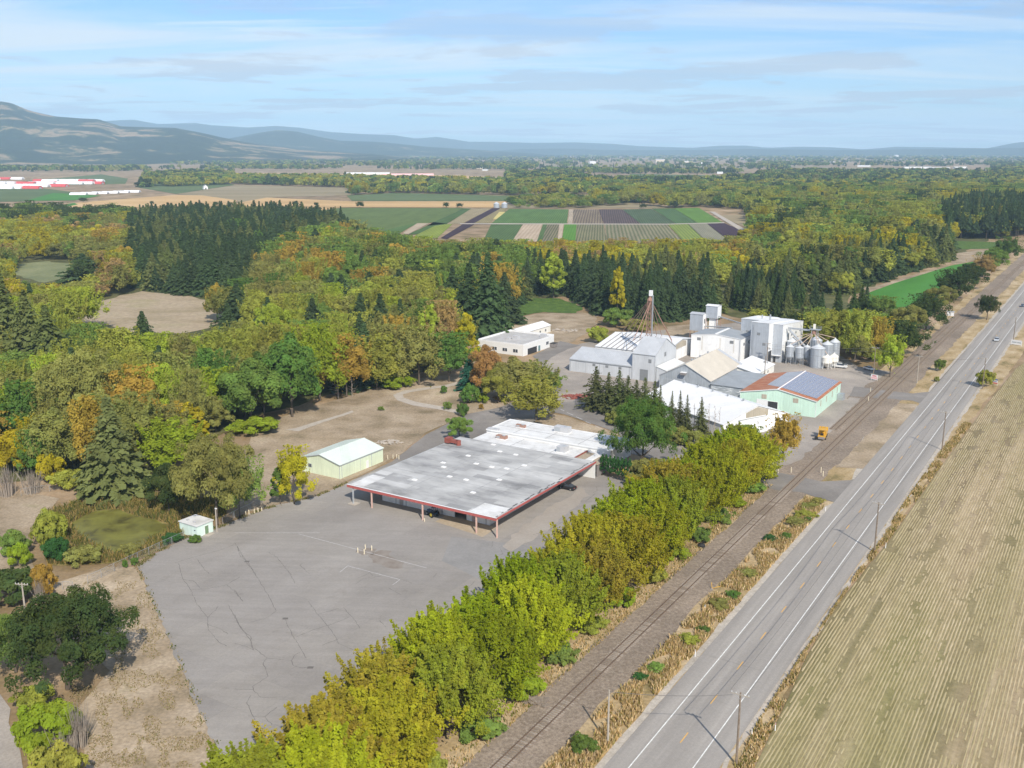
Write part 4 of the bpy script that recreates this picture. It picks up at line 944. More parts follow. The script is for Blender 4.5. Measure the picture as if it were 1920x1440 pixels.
# ---------- central white mill hall
b = gable('mill_hall', 'square white mill hall with low grey roof in the centre of the mill', 380.6, 396.0, -148.6, -127.4, 9.6, 10.7, 'u', w_white, (r_dark, r_dark), 0.12, trim=m_trimw)
MB().lathe([(0.25, 6.0), (0.25, 6.05)], 0, 0, 10).build('vent', m_trimg, b).location = (8, -0.03, 0)
MB().box(10.0, 11.2, 0.2, 15.2, 10.72, 10.9).build('ridge_walkway', m_trimw, b)
# ---------- tall white mill block (stepped plan)
b = building('mill_tower_block', 'tallest white mill block with stepped grey front walls next to the silos', 383.0, -133.0)
def wedge(x0, x1, y0, y1, z0, zf, zb): return MB().hexa([(x0, y0, z0), (x1, y0, z0), (x1, y1, z0), (x0, y1, z0)], [(x0, y0, zf), (x1, y0, zf), (x1, y1, zb), (x0, y1, zb)])
for i, (x0, x1, y0, zf) in enumerate(((0, 8.6, 13.2, 15.3), (8.603, 15.9, 0, 16.6), (15.903, 19.8, 5.6, 15.6))):
    zb = 13.4 - 0.3 * i
    zz = 4.6 if i == 1 else 0
    wedge(x0, x1, y0 + 0.2, 35, 0, zf, zb).build('wall', w_white, b)
    MB().box(x0 + 0.0, x1 - 0.0, y0, y0 + 0.197, 0, zf - 0.02).build('front_wall', w_front_grey, b)
    MB().slab([(x0 - .1, y0 - .15, zf + .16), (x1 + .1, y0 - .15, zf + .14), (x1 + .1, 35.2, zb + .14), (x0 - .1, 35.2, zb + .16)], 0.14).build('roof', r_white, b)
door(b, 15.9, 0.6, 0.05, 4.2, 5.0, 'r', m_dark, 'truck_door', m_trimg)
door(b, 16.6, 5.6, 0.05, 1.1, 2.3, 'f', m_dark, 'door', m_trimw)
MB().box(16.1, 19.9, 4.5, 5.55, 2.9, 3.05).build('door_hood', m_trimw, b)
window(b, 19.8, 13.5, 7.5, 1.2, 3.6, 'r', m_trimg)
for x in (3.0, 9.0): MB().box(x, x + 3, 24, 26.5, 14.5, 14.9).build('roof_hatch', m_trimw, b)
# ---------- twin towers on legs
def leg_tower(label, u, v, w, d, z0, z1, lower):
    r = building('elevator_tower', label, u, v, 'tower', 'white elevator towers on steel legs')
    wedge(0, w, 0.15, d, z0, z1, z1).build('box', w_white, r)
    MB().box(0, w, 0, 0.147, z0, z1 - 0.01).build('front_panel', w_front_grey, r)
    MB().slab([(-.25, -.25, z1 + .1), (w + .25, -.25, z1 + .1), (w + .25, d * .5, z1 + .55), (-.25, d * .5, z1 + .55)], .1).build('roof', r_grey if not lower else r_white, r)
    MB().slab([(-.25, d * .5 + .004, z1 + .55), (w + .25, d * .5 + .004, z1 + .55), (w + .25, d + .25, z1 + .1), (-.25, d + .25, z1 + .1)], .1).build('roof', r_grey if not lower else r_white, r)
    for x in (0.1, w - 0.3):
        for y in (0.1, d - 0.3): MB().box(x, x + .2, y, y + .2, 0, z0 - .004).build('leg', m_rusts, r)
    if lower: MB().box(w * .25, w * .8, d * .2, d * .8, 0, z0 - .004).build('shaft', w_white, r)
    return r
t1 = leg_tower('lower of the two white box towers, standing on rusty legs left of the mill hall', 410.2, -161.2, 6.0, 5.4, 5.6, 13.0, False)
MB().box(6.02, 6.1, 1.8, 2.7, 8.8, 10.8).build('door', m_dark, t1)
leg_tower('higher white box tower with a narrow shaft behind the mill hall', 413.6, -155.2, 5.3, 5.0, 11.2, 16.6, True)
cv = tag(MB().tube(W(416, -151, 12.2), W(404, -131.5, 11.0), 0.28, n=8).build('conveyor', m_steel), 'thin pipe conveyor from the higher tower to the tall mill block', 'conveyor')
cv = tag(MB().tube(W(412.5, -155, 7.6), W(396.5, -137, 10.9), 0.25, n=8).build('conveyor', m_steel), 'short grey conveyor from the lower tower to the mill hall roof', 'conveyor')

# ---------- rusty spout tower
b = building('spout_tower', 'rusty lattice grain tower with a fan of spouts above the white roof', 354.6, -156.2, 'tower')
TH = 27.0
for x in (-1.0, 1.0):
    for y in (-1.0, 1.0): MB().tube((x, y, 0), (x * .7, y * .7, TH), .12, .09, 5).build('leg', m_rusts, b)
lm = MB()
for k in range(13):
    z = 1.5 + k * 2.0; s0 = 1 - .3 * z / TH; s1 = 1 - .3 * (z + 2) / TH
    for (a, c) in (((-1, -1), (1, -1)), ((1, -1), (1, 1)), ((1, 1), (-1, 1)), ((-1, 1), (-1, -1))):
        lm.tube((a[0] * s0, a[1] * s0, z), (c[0] * s0, c[1] * s0, z), .06, n=4); lm.tube((a[0] * s0, a[1] * s0, z), (c[0] * s1, c[1] * s1, z + 2), .05, n=4)
lm.build('bracing', m_rusts, b)
MB().box(1.0, 1.35, -.3, .3, 0, TH + 1.5).build('elevator_leg', m_steel, b)
MB().box(-.35, .9, -.5, .5, TH + 1.2, TH + 3.4).build('head', m_trimw, b)
MB().lathe([(.3, TH + 1.1), (1.0, TH - .4), (1.0, TH - .7)], 0, 0, 12).build('distributor', m_rusts, b)
for i in range(9):
    x = (-181.5 + 2.7 + i * 2.3) + 156.2; MB().tube((-.5 + i * .1, .2, TH - .6), (x, 22.8, 8.2), .13, n=6).build('spout', m_rusts, b)
for x, y in ((3.2, 16), (5.0, 12), (1.5, -12), (0.6, -16)): MB().tube((0.4, 0, TH - .6), (x, y, 8.2 if y > 0 else 13.0), .12, n=6).build('spout', m_rusts, b)

# ---------- bins and silos
m_bin = siding('galvanised_bin', (0.44, 0.475, 0.52), 0.6, 0.06, rough=0.42, metal=0.35, streak=0.1)
m_binroof = plain('bin_roof', (0.62, 0.64, 0.66), 0.45, 0.25, var=0.05)
m_tank = plain('white_tank', (0.76, 0.73, 0.66), 0.5, var=0.06)
def silo(label, u, v, r, z0, z1, cone, hopper=False, mat=None, group='galvanised grain bins'):
    o = building('grain_bin', label, u, v, 'grain bin', group)
    prof = [(r, z0)]; n = max(4, int((z1 - z0) / 0.8))
    pr = []
    for k in range(n + 1):
        z = z0 + (z1 - z0) * k / n; pr += [(r, z), (r * 1.012, z + .04), (r * 1.012, z + .08), (r, z + .12)] if 0 < k < n else [(r, z)]
    MB().lathe(pr, n=26).build('body', mat or m_bin, o, smooth=False)
    MB().lathe([(r * 1.04, z1 + .004), (r * .12, z1 + cone), (r * .12, z1 + cone + .3)], n=26).build('roof', m_binroof if mat is None else mat, o)
    if hopper:
        MB().lathe([(.25, z0 - r * .95), (r * .985, z0 - .004)], n=20).build('hopper', mat or m_bin, o)
        k = 6
        for i in range(k):
            a = i * math.tau / k; MB().tube((r * math.cos(a), r * math.sin(a), 0), (r * math.cos(a), r * math.sin(a), z0 + .8), .10, n=5).build('leg', m_steel if mat is None else m_trimw, o)
    else:
        for i in range(10):
            a = i * math.tau / 10; MB().tube((r * 1.015 * math.cos(a), r * 1.015 * math.sin(a), z0), (r * 1.015 * math.cos(a), r * 1.015 * math.sin(a), z1 - .05), .05, n=4).build('stiffener', m_bin, o)
    MB().tube((r * .7, -r * .75, .2), (r * .7, -r * .75, z1), .05, n=4).build('ladder', m_steel, o)
    return o
silo('widest galvanised grain bin at the front of the silo cluster', 388.2, -98.6, 2.75, 0.1, 7.9, 1.3)
silo('leftmost hopper bin on legs against the tall white wall', 388.2, -109.6, 1.55, 3.1, 7.2, 0.9, True)
silo('middle hopper bin on legs at the front of the silo cluster', 388.6, -105.9, 1.65, 3.0, 7.1, 0.8, True)
silo('hopper bin on legs directly left of the widest bin', 391.0, -103.6, 1.45, 3.0, 7.2, 0.8, True)
silo('dark rear bin behind the leftmost hopper bin', 394.0, -110.4, 2.2, 0.1, 8.4, 1.4)
silo('bin behind the widest bin under the spout head', 398.5, -102.2, 2.4, 0.1, 9.0, 1.5)
silo('second bin from the right in the rear row of silos', 396.0, -97.0, 2.2, 0.1, 8.2, 1.2)
silo('rightmost galvanised bin at the edge of the yard trees', 400.5, -95.2, 2.0, 0.1, 8.6, 1.4)
silo('larger cream hopper tank on white legs before the silos', 387.4, -94.6, 2.0, 2.5, 4.6, 0.9, True, m_tank, 'cream tanks')
silo('smaller cream hopper tank behind the other cream tank', 391.3, -93.0, 1.7, 2.6, 4.6, 1.1, True, m_tank, 'cream tanks')
b = building('spout_platform', 'tangle of tan grain spouts and platform above the silos', 393.5, -102.0, 'spouts')
hz_ = 14.2
MB().box(-1.6, 2.6, -1.2, 1.2, hz_ - .2, hz_).build('platform', m_steel, b)
MB().lathe([(.9, hz_ - 1.8), (.9, hz_ - 1.0), (.35, hz_ - .25)], n=12).build('distributor', m_rusts, b)
MB().box(-.4, .4, -.4, .4, hz_ + .004, hz_ + 2.0).build('head', m_tank, b)
rm = MB()
for x0, y0, x1, y1 in ((-1.6, -1.2, 2.6, -1.2), (2.6, -1.2, 2.6, 1.2), (2.6, 1.2, -1.6, 1.2), (-1.6, 1.2, -1.6, -1.2)):
    for z in (.55, 1.1): rm.tube((x0, y0, hz_ + z), (x1, y1, hz_ + z), .04, n=4)
    rm.tube((x0, y0, hz_), (x0, y0, hz_ + 1.1), .04, n=4)
rm.build('railing', m_steel, b)
m_spt = plain('tan_spout', (0.50, 0.38, 0.29), 0.7, var=.15)
for (u, v, z) in ((388.2, -98.6, 9.4), (388.2, -109.6, 8.2), (388.6, -105.9, 8.0), (391, -103.6, 8.1), (394, -110.4, 10), (398.5, -102.2, 10.6), (396, -97, 9.6), (400.5, -95.2, 10.2), (387.4, -94.6, 5.6)):
    MB().tube((0, 0, hz_ - 1.5), (v + 102.0, u - 393.5, z), .13, n=6).build('spout', m_spt, b)
for x, y in ((-1.2, -1), (-1.2, 1), (2.2, -1), (2.2, 1)): MB().tube((x, y, 0), (x * .6, y, hz_ - .2), .12, n=5).build('leg', m_steel, b)
MB().box(-10.5, -1.61, -.35, .35, hz_ - .9, hz_ - .3).build('conveyor', m_steel, b)
MB().tube((-10.2, 0, hz_ - 1), (-2.0, -.5, 6.0), .45, n=8).build('elevator_leg', m_steel, b)

# ---------- white flat roofed office at the back
b = building('rear_office', 'white flat roofed office with parapet at the back of the site', 345.0, -231.0)
MB().box(0, 22.6, 0, 26, 0, 4.4).build('wall', w_stucco, b)
MB().box(.3, 22.3, .3, 25.7, 4.405, 4.5).build('roof', m_gravroof, b)
for x0, x1, y0, y1, z in ((0, 22.6, 0, .3, 4.95), (0, 22.6, 25.7, 26, 5.3), (0, .3, .31, 25.69, 5.2), (22.3, 22.6, .31, 25.69, 5.0)): MB().box(x0, x1, y0, y1, 4.405, z).build('parapet', m_trimw, b)
window(b, 22.6, 19.0, 1.6, 2.2, 1.5, 'r'); door(b, 22.6, 12.2, .1, 1.8, 2.4, 'r', plain('teal_glass_door', (.13, .22, .23), .3), frame=m_trimw)
MB().box(22.62, 22.75, 3.6, 11.0, .05, 2.6).build('entry_recess', m_dark, b)
for i in range(4): window(b, 2.0 + i * 5.2, 0, 1.2, 2.4, 1.5, 'f')
for x, y, s_ in ((11, 10, 1.3), (19, 20, 1.2), (9, 8, .8)): MB().box(x, x + 2 * s_, y, y + 1.6 * s_, 4.51, 4.51 + 1.2 * s_).build('rooftop_unit', m_hvac, b)
b = gable('rear_annex', 'low white roofed annex with cream wall behind the white office', 374.5, 400.0, -235.5, -226.6, 3.5, 4.9, 'u', w_white2, (r_white, r_white), .3)
for y in (6, 15, 20): window(b, 8.9, y, 1.0, 1.4, 1.2, 'r')
# ---------- small mint pump house by the pond
b = building('pump_house', 'tiny mint flat roofed pump house with green door between pond and lot', 137.5, -173.0)
MB().box(0, 5.6, 0, 4.6, .1, 2.75).build('wall', w_pshed, b)
MB().slab([(-.2, -.2, 3.0), (5.8, -.2, 2.9), (5.8, 4.8, 2.9), (-.2, 4.8, 3.0)], .16).build('roof', r_coat, b)
door(b, 5.6, 2.2, .12, 1.0, 2.0, 'r', m_green, frame=m_trimw)
MB().box(5.61, 7.0, 1.7, 3.7, .13, .22).build('doorstep', m_path, b)
MB().lathe([(.22, 1.8), (.22, 1.84)], n=8).build('vent', m_dark, b).location = (5.0, -.02, 0)
for x in (1.0, 3.2): MB().box(x, x + .6, 1.0, 1.5, 3.01, 3.2).build('roof_vent', m_hvac, b)

# ---------- wear and fittings on the mill walls
def part_of(nm): return [o for o in bpy.data.objects if o.name == nm][0]
m_louv = plain('louvre_grey', (0.20, 0.21, 0.22), 0.6); m_streak = plain('rust_streak', (0.36, 0.27, 0.20), 0.9, var=.3)
q = part_of('grey_long_shed')
door(q, 3.0, 0, .1, 4.0, 4.0, 'f', w_grey, 'sliding_door', m_trimg)
for x in (10, 15.5, 21): door(q, x, 0, 3.2, 1.2, .9, 'f', m_louv, 'louvre')
MB().box(-.1, 26.5, -.32, -.2, 4.62, 4.8).build('gutter', m_trimg, q)
for x in (.4, 13, 25.8): MB().box(x, x + .1, -.16, -.06, .1, 4.6).build('downpipe', m_trimg, q)
q = part_of('grey_tower_shed')
door(q, 3.2, 0, .1, 3.2, 4.2, 'f', m_louv, 'roller_door', m_trimg); door(q, 9.1, 8.6, 8.2, 1.6, 1.6, 'r', m_louv, 'louvre'); door(q, 6.5, 0, 7.0, 1.2, 1.4, 'f', m_louv, 'louvre')
q = part_of('mill_hall')
for x in (2.5, 16.5): door(q, x, 0, 7.4, 1.6, 1.2, 'f', m_louv, 'louvre')
for y in (3, 9): window(q, 21.2, y, 6.4, 1.4, 1.2, 'r', m_trimg)
door(q, 21.2, 11.5, .1, 2.2, 3.0, 'r', m_louv, 'door', m_trimg)
MB().tube((20.8, -.15, .1), (20.8, -.15, 9.2), .09, n=6).build('downpipe', m_trimg, q)
for x in (4.5, 12.2, 18.0): MB().box(x, x + .5, -.012, -.004, 3.5, 9.2).build('rust_streak', siding('streaked_white', (.66, .63, .58), .9, .1), q)
q = part_of('mill_tower_block')
lad = MB()
for x in (9.4, 9.9): lad.box(x, x + .05, -.25, -.2, .2, 16.0)
for k in range(32): lad.box(9.45, 9.9, -.25, -.21, .4 + k * .48, .44 + k * .48)
lad.build('ladder', m_steel, q)
for x, z in ((11.2, 11.5), (13.6, 7.5), (2.2, 9.5), (5.6, 12)): door(q, x, 0 if x > 8.6 else 13.2, z, 1.3, 1.1, 'f', m_louv, 'louvre')
for y in (18, 24, 30): window(q, 19.8, y, 9.2, 1.2, 1.0, 'r', m_trimg)
MB().tube((12.5, 12, 16.0), (12.5, 12, 18.2), .35, n=10).build('roof_vent', m_steel, q); MB().tube((6.0, 22, 14.2), (6.0, 22, 16.2), .3, n=10).build('roof_vent', m_steel, q)
q = part_of('tan_roof_shed')
door(q, 2.2, 0, .1, 3.6, 3.6, 'f', w_blue, 'sliding_door', m_trimg); window(q, 14.0, 0, 2.0, 1.6, 1.2, 'f', m_trimg)
for y in (6, 14, 22): MB().lathe([(.3, 0), (.3, .5), (.45, .55), (.1, .8)], n=10).build('roof_vent', m_steel, q).location = (9.6, y, 10.05)
q = part_of('white_warehouse')
for y in (6, 13, 20, 27, 34): MB().lathe([(.28, 0), (.28, .45), (.42, .5), (.1, .75)], n=10).build('roof_vent', m_steel, q).location = (0, y, 8.85)
q = part_of('storage_shed')
MB().box(13.55, 13.68, .2, 17.6, 3.6, 3.75).build('gutter', m_trimg, q); window(q, 2.5, 0, 1.6, 1.2, 1.0, 'f', m_trimg)
# yard clutter beside the mill
pal = MB()
for k in range(6):
    for y in (-.55, 0, .45): pal.box(-.6, .6, y, y + .1, k * .15, k * .15 + .09)
    for x in (-.6, -.25, .1, .45): pal.box(x, x + .14, -.6, .6, k * .15 + .091, k * .15 + .115)
pme = pal.mesh('pallet_stack', m_wood)
for i, (u, v) in enumerate(((318, -122), (316.5, -120.5), (309, -104.8), (357, -104), (326, -181))):
    o = tag(link('pallet_stack', pme), '%s of the grey wooden pallet stacks in the mill yard, counted from the left' % ('second', 'third', 'fourth', 'last', 'first')[i], 'pallets', 'pallet stacks'); o.location = W(u, v, .1); o.rotation_euler = (0, 0, i * .7)
# ================================================================== vegetation
def leaf_mat(name, far=False, inst=False):
    t = NT(name); nt = t.t
    nt.nodes.remove(t.b)
    at = t.n('ShaderNodeAttribute'); at.attribute_name = 'leaf'
    if far:
        ca = t.n('ShaderNodeAttribute'); ca.attribute_name = 'tint'; ca.attribute_type = 'INSTANCER' if inst else 'GEOMETRY'; col = ca.outputs['Color']; aut = ca.outputs['Alpha']
        co = t.coord('POS'); sc = 0.22
    else:
        oi = t.n('ShaderNodeObjectInfo'); col = oi.outputs['Color']; aut = oi.outputs['Alpha']
        co = t.coord('POS'); sc = 0.30
    nz = t.rng(t.noise(co, sc, 3, 0.6), 0.42, 0.62)
    turned = t.mix(0.62, col, (0.34, 0.235, 0.04))
    c = t.mix(t.math('MULTIPLY', nz, aut), col, turned)
    v = t.rng(at.outputs['Fac'], 0, 1, 0.60, 1.42)
    cb = t.n('ShaderNodeCombineXYZ')
    for i in range(3): t.l(v, cb.inputs[i])
    c = t.mix(1.0, c, cb.outputs[0], 'MULTIPLY')
    d = t.n('ShaderNodeBsdfDiffuse'); t.l(c, d.inputs['Color']); d.inputs['Roughness'].default_value = 0.6
    tr = t.n('ShaderNodeBsdfTranslucent'); ct = t.mix(1.0, c, (1.25, 1.15, 0.55), 'MULTIPLY'); t.l(ct, tr.inputs['Color'])
    ms = t.n('ShaderNodeMixShader'); ms.inputs[0].default_value = 0.44
    t.l(d.outputs[0], ms.inputs[1]); t.l(tr.outputs[0], ms.inputs[2]); t.l(ms.outputs[0], t.out.inputs['Surface'])
    return t.mat
m_leaf = leaf_mat('foliage'); m_leaf_far = leaf_mat('far_foliage', True)
m_bark = surf('bark', [(0.3, (0.07, 0.055, 0.042)), (0.7, (0.16, 0.13, 0.10))], 3.0, 5, coord='OBJ')
m_dead = plain('dead_wood', (0.34, 0.29, 0.24), 0.95, var=0.2)

def quads(c, n, s, rs, asp=1.0):
    """kite shaped leaves: centres c, normals n, sizes s"""
    N = len(c)
    r = rs.normal(size=(N, 3)); a = np.cross(n, r); a /= np.linalg.norm(a, axis=1, keepdims=True) + 1e-9
    b = np.cross(n, a)
    s = s[:, None]
    v = np.empty((N, 4, 3))
    v[:, 0] = c - a * s; v[:, 1] = c + b * s * 0.62 * asp; v[:, 2] = c + a * s * 1.05; v[:, 3] = c - b * s * 0.62 * asp
    return v
def leaf_mesh(name, V, lv, mat, tint=None):
    N = len(V)
    me = np_mesh(name, V.reshape(-1, 3), np.full(N, 4), np.arange(N * 4), [mat])
    at = me.attributes.new('leaf', 'FLOAT', 'FACE'); at.data.foreach_set('value', lv.astype(np.float32))
    if tint is not None:
        ct = me.attributes.new('tint', 'FLOAT_COLOR', 'FACE'); ct.data.foreach_set('color', tint.astype(np.float32).ravel())
    return me
def unit(v): return v / (np.linalg.norm(v, axis=-1, keepdims=True) + 1e-9)
def broad(seed, nc, nl, leaf, zc=0.56, zr=0.46, sq=0.5, pointy=0.0, rough=0.16, fill=0.75, cz=0.62, crr=(0.15, 0.29), tuft=0.0, nrand=0.55):
    """crown of leaf clumps in the unit box: radius 1, height 1"""
    rs = np.random.RandomState(seed)
    d = unit(rs.normal(size=(nc, 3))); d[:, 2] = np.where(d[:, 2] < -0.55, -d[:, 2], d[:, 2])
    rad = rs.uniform(0.45, 0.84, nc) ** fill
    lump = 1 + rough * rs.normal(size=nc)
    hz = np.clip(d[:, 2], -1, 1)
    prof = 1 - pointy * np.clip(hz, 0, 1) ** 1.2 * 0.55
    C = np.stack([d[:, 0] * rad * lump * prof, d[:, 1] * rad * lump * prof, zc + zr * hz * rad * np.clip(lump, .8, 1.15)], 1)
    cr = rs.uniform(*crr, nc) * (1 - 0.3 * pointy * np.clip(hz, 0, 1))
    k = rs.randint(0, nc, nl)
    ld = unit(rs.normal(size=(nl, 3)) + np.array([0, 0, 0.55]) + 0.5 * d[k])
    rr = rs.uniform(0.40, 1.10, nl) ** 0.6
    P = C[k] + ld * (cr[k] * rr)[:, None] * np.array([1, 1, cz])
    if tuft:                                        # sprays: part of the leaves sit along upward and outward shoots
        sel = rs.uniform(size=nl) < tuft
        axd = unit(d[k] * np.array([.75, .75, .45]) + np.array([0, 0, .55]) + rs.normal(0, .12, (nc, 3))[k])
        tt = rs.uniform(0, 1, nl)[:, None]
        Q = C[k] + axd * tt * (cr[k] * 2.3)[:, None] + rs.normal(0, 1, (nl, 3)) * (cr[k] * .34)[:, None] * (1.15 - tt)
        P = np.where(sel[:, None], Q, P)
    P[:, 2] = np.clip(P[:, 2], 0.03, 1.08)
    n = unit(ld * 1.1 + unit(rs.normal(size=(nl, 3))) * nrand + np.array([0, 0, 0.30]))
    s = leaf * rs.uniform(0.6, 1.35, nl)
    V = quads(P, n, s, rs)
    V[:, :, 2] = (V[:, :, 2] - P[:, None, 2]) * sq + P[:, None, 2]      # crowns are scaled up in height later; leaves keep their shape
    clv = rs.uniform(0.18, 0.82, nc)
    lv = np.clip(clv[k] + rs.normal(0, 0.10, nl), 0, 1)
    return V, lv
def conifer(seed, levels, per, leaf, slim=1.0, shag=0.12, base=0.05, top=1.0):
    rs = np.random.RandomState(seed); P = []; Nn = []; Sz = []; Lv = []
    for i in range(levels):
        f = i / (levels - 1); z = base + (top - base) * f
        R0 = (1 - f) ** 0.82 * slim + 0.02
        nb = max(3, int(per * (0.45 + 0.55 * (1 - f))))
        a0 = rs.uniform(0, 6.28)
        for b in range(nb):
            a = a0 + b * 6.283 / nb + rs.normal(0, 0.18); L = R0 * rs.uniform(0.72, 1.0 + shag * 2); lvb = rs.uniform(0.2, 0.8)
            m = max(2, int(L * 9))
            for j in range(m):
                q = (j + 0.6) / m
                r = L * q
                zz = z - 0.055 * q * q * (1.3 - f) - rs.uniform(0, 0.012) + 0.02 * q
                for w in (-1, 1):
                    off = rs.uniform(0.02, 0.11) * (1.15 - q * 0.6) * w
                    P.append((r * math.cos(a) - off * math.sin(a), r * math.sin(a) + off * math.cos(a), max(0.015, zz + rs.normal(0, 0.006))))
                    Nn.append((math.cos(a) * 0.35 - w * 0.25 * math.sin(a) + rs.normal(0, .25), math.sin(a) * 0.35 + w * 0.25 * math.cos(a) + rs.normal(0, .25), 0.9 + rs.normal(0, .2)))
                    Sz.append(leaf * rs.uniform(0.7, 1.3) * (0.75 + 0.45 * (1 - f))); Lv.append(np.clip(lvb + rs.normal(0, .15), 0, 1))
    V = quads(np.array(P), unit(np.array(Nn)), np.array(Sz), rs)
    V[:, :, 2] = (V[:, :, 2] - np.array(P)[:, None, 2]) * 0.42 + np.array(P)[:, None, 2]   # conifers are several times higher than wide
    return V, np.array(Lv)
def proto(name, VL): return leaf_mesh(name, VL[0], VL[1], m_leaf)
# prototypes: near maples, general broadleaf, broad oak, columns, conifers, shrubs
P_M = [proto('crown', broad(10 + i, 230, 34000, 0.030, 0.52, 0.49, sq=0.66, pointy=0.7, rough=0.20, cz=0.85, crr=(0.09, 0.18), tuft=0.6)) for i in range(4)]
P_B = [proto('crown', broad(20 + i, 36 + 8 * i, 13000, 0.050, 0.53, 0.47, sq=0.42, cz=0.42, pointy=(0.1, 0.3, 0.5, 0.2, 0.6, 0.35, 0.0, 0.45)[i], rough=0.30, crr=(0.17, 0.34), tuft=(0, .2, .3, .1, .35, .15, 0, .25)[i])) for i in range(8)]
P_O = [proto('crown', broad(30 + i, 190, 30000, 0.024, 0.56, 0.42, sq=0.7, rough=0.28, crr=(0.09, 0.2))) for i in range(2)]
P_A = [proto('crown', broad(40 + i, 90, 6500, 0.085, 0.50, 0.50, sq=0.26, pointy=0.8, rough=0.10, fill=0.5, cz=0.25)) for i in range(3)]
P_S = [proto('crown', broad(50 + i, 60, 6500, 0.055, 0.42, 0.50, sq=0.9, rough=0.22)) for i in range(4)]
P_C = [proto('crown', conifer(60 + i, 38, 14, 0.105, shag=0.12 + 0.07 * i)) for i in range(4)]
P_T = [proto('crown', conifer(70 + i, 30, 8, 0.095, shag=0.32, base=0.10)) for i in range(3)]     # thin sparse spruce
P_X = [proto('crown', conifer(75 + i, 22, 10, 0.15, base=0.42, shag=0.25)) for i in range(2)]    # tall pine with a bare stem
def trunk_mesh(seed, h=0.7, r=0.05, limbs=6, spread=0.6):
    rg = random.Random(seed); mb = MB()
    zs = [0, .12, .3, .5, h]; rr = [r * 1.3, r, r * .8, r * .55, r * .25]
    px = [(0, 0)] + [(rg.uniform(-.03, .03), rg.uniform(-.03, .03)) for _ in zs[1:]]
    for i in range(4): mb.tube((*px[i], zs[i]), (*px[i + 1], zs[i + 1]), rr[i], rr[i + 1], 7)
    for k in range(limbs):
        z = rg.uniform(.18, h * .85); a = k * 2.4 + rg.uniform(-.4, .4); L = spread * rg.uniform(.5, 1)
        p1 = (L * .5 * math.cos(a), L * .5 * math.sin(a), z + .09); p2 = (L * math.cos(a + .2), L * math.sin(a + .2), min(.95, z + .2))
        mb.tube((0, 0, z), p1, r * .45, r * .28, 5); mb.tube(p1, p2, r * .28, r * .10, 4)
    return mb.mesh('trunk', m_bark)
T_B = [trunk_mesh(i) for i in range(3)]
T_C = [trunk_mesh(9, 0.97, 0.07, 0)]
def dead_mesh(seed, n=26, droop=0.0, mat=None, spread=.55, r=.035):
    rg = random.Random(seed); mb = MB()
    mb.tube((0, 0, 0), (.02, 0, .55), r, r * .6, 6); mb.tube((.02, 0, .55), (0, .02, 1), r * .6, r * .15, 5)
    for k in range(n):
        z = rg.uniform(.15, .97); a = rg.uniform(0, 6.28); L = spread * (1.1 - z) * rg.uniform(.4, 1) + .05
        p = (L * .6 * math.cos(a), L * .6 * math.sin(a), z + .04); q = (L * math.cos(a + .3), L * math.sin(a + .3), z + rg.uniform(-.02, .10) - droop)
        mb.tube((0, 0, z), p, r * .3, r * .18, 4); mb.tube(p, q, r * .18, r * .06, 3)
    return mb
TINT = dict(dk=((.030,.048,.016), .15), gr=((.060,.090,.021), .15), br=((.100,.138,.012), .2), yl=((.20,.180,.012), .3), yg=((.128,.138,.026), .20), ol=((.088,.092,.027), .22),
            orr=((.165,.122,.024), .35), ru=((.145,.100,.022), .6), cn=((.029,.045,.019), .0), bl=((.016,.055,.036), .0), pk=((.19,.108,.045), .5), lime=((.128,.155,.020), .15),
            tan=((.20,.145,.065), .6), olc=((.062,.074,.026), .1), em=((.026,.066,.019), .0), gd=((.036,.066,.015), .2))
WORD = dict(dk='dark green', gr='mid green', br='bright green', yl='yellow', yg='yellow green', ol='olive green', orr='orange', ru='russet', cn='dark green', bl='blue green', pk='pinkish orange',
            lime='lime green', tan='tan', olc='olive', em='emerald green', gd='deep green')
KIND = dict(M=(P_M, T_B, 'maple_tree', 'tree'), B=(P_B, T_B, 'broadleaf_tree', 'tree'), O=(P_O, T_B, 'oak_tree', 'tree'), A=(P_A, T_C, 'columnar_tree', 'tree'), C=(P_C, T_C, 'conifer_tree', 'tree'),
            T=(P_T, T_C, 'spruce_tree', 'tree'), X=(P_X, T_C, 'pine_tree', 'tree'), S=(P_S, T_B, 'shrub', 'shrub'))
for k_ in TINT:
    f_ = 2.6 if k_ in ('cn', 'olc', 'bl') else 3.1 if k_ in ('gd', 'gr', 'ol') else 2.0 if k_ in ('yl', 'tan', 'pk') else 2.2 if k_ in ('dk', 'em') else 2.6
    TINT[k_] = (tuple(min(.9, c_ * f_) for c_ in TINT[k_][0]), TINT[k_][1])
rt = random.Random(99)
PLACED = []
def plant(kind, x, y, h, r, tint, label, group=None, z=0.06):
    P, T, nm, cat = KIND[kind]
    o = empty(nm, (x, y, z), rt.uniform(0, 6.28)); tag(o, label, cat, group)
    c = link('crown', rt.choice(P), o); c.scale = (r * rt.uniform(.93, 1.07), r * rt.uniform(.93, 1.07), h)
    col, aut = TINT[tint]; k = rt.uniform(.88, 1.14); g = rt.uniform(.93, 1.07)
    c.color = (min(1, col[0] * k), min(1, col[1] * k * g), col[2] * k, aut)
    tr = link('trunk', rt.choice(T), o); tr.scale = (r * .75, r * .75, h * .97)
    PLACED.append((x, y, r)); return o
def ptree(kind, xb, yb, ytop, wpx, tint, label, group=None):
    g = G(xb, yb); D = g[1] * cP + HCAM * sP
    h = max(.6, top_z(ytop, xb, yb)); r = max(.3, wpx * D / FPX / 2)
    return plant(kind, g[0], g[1], h, r, tint, label, group)
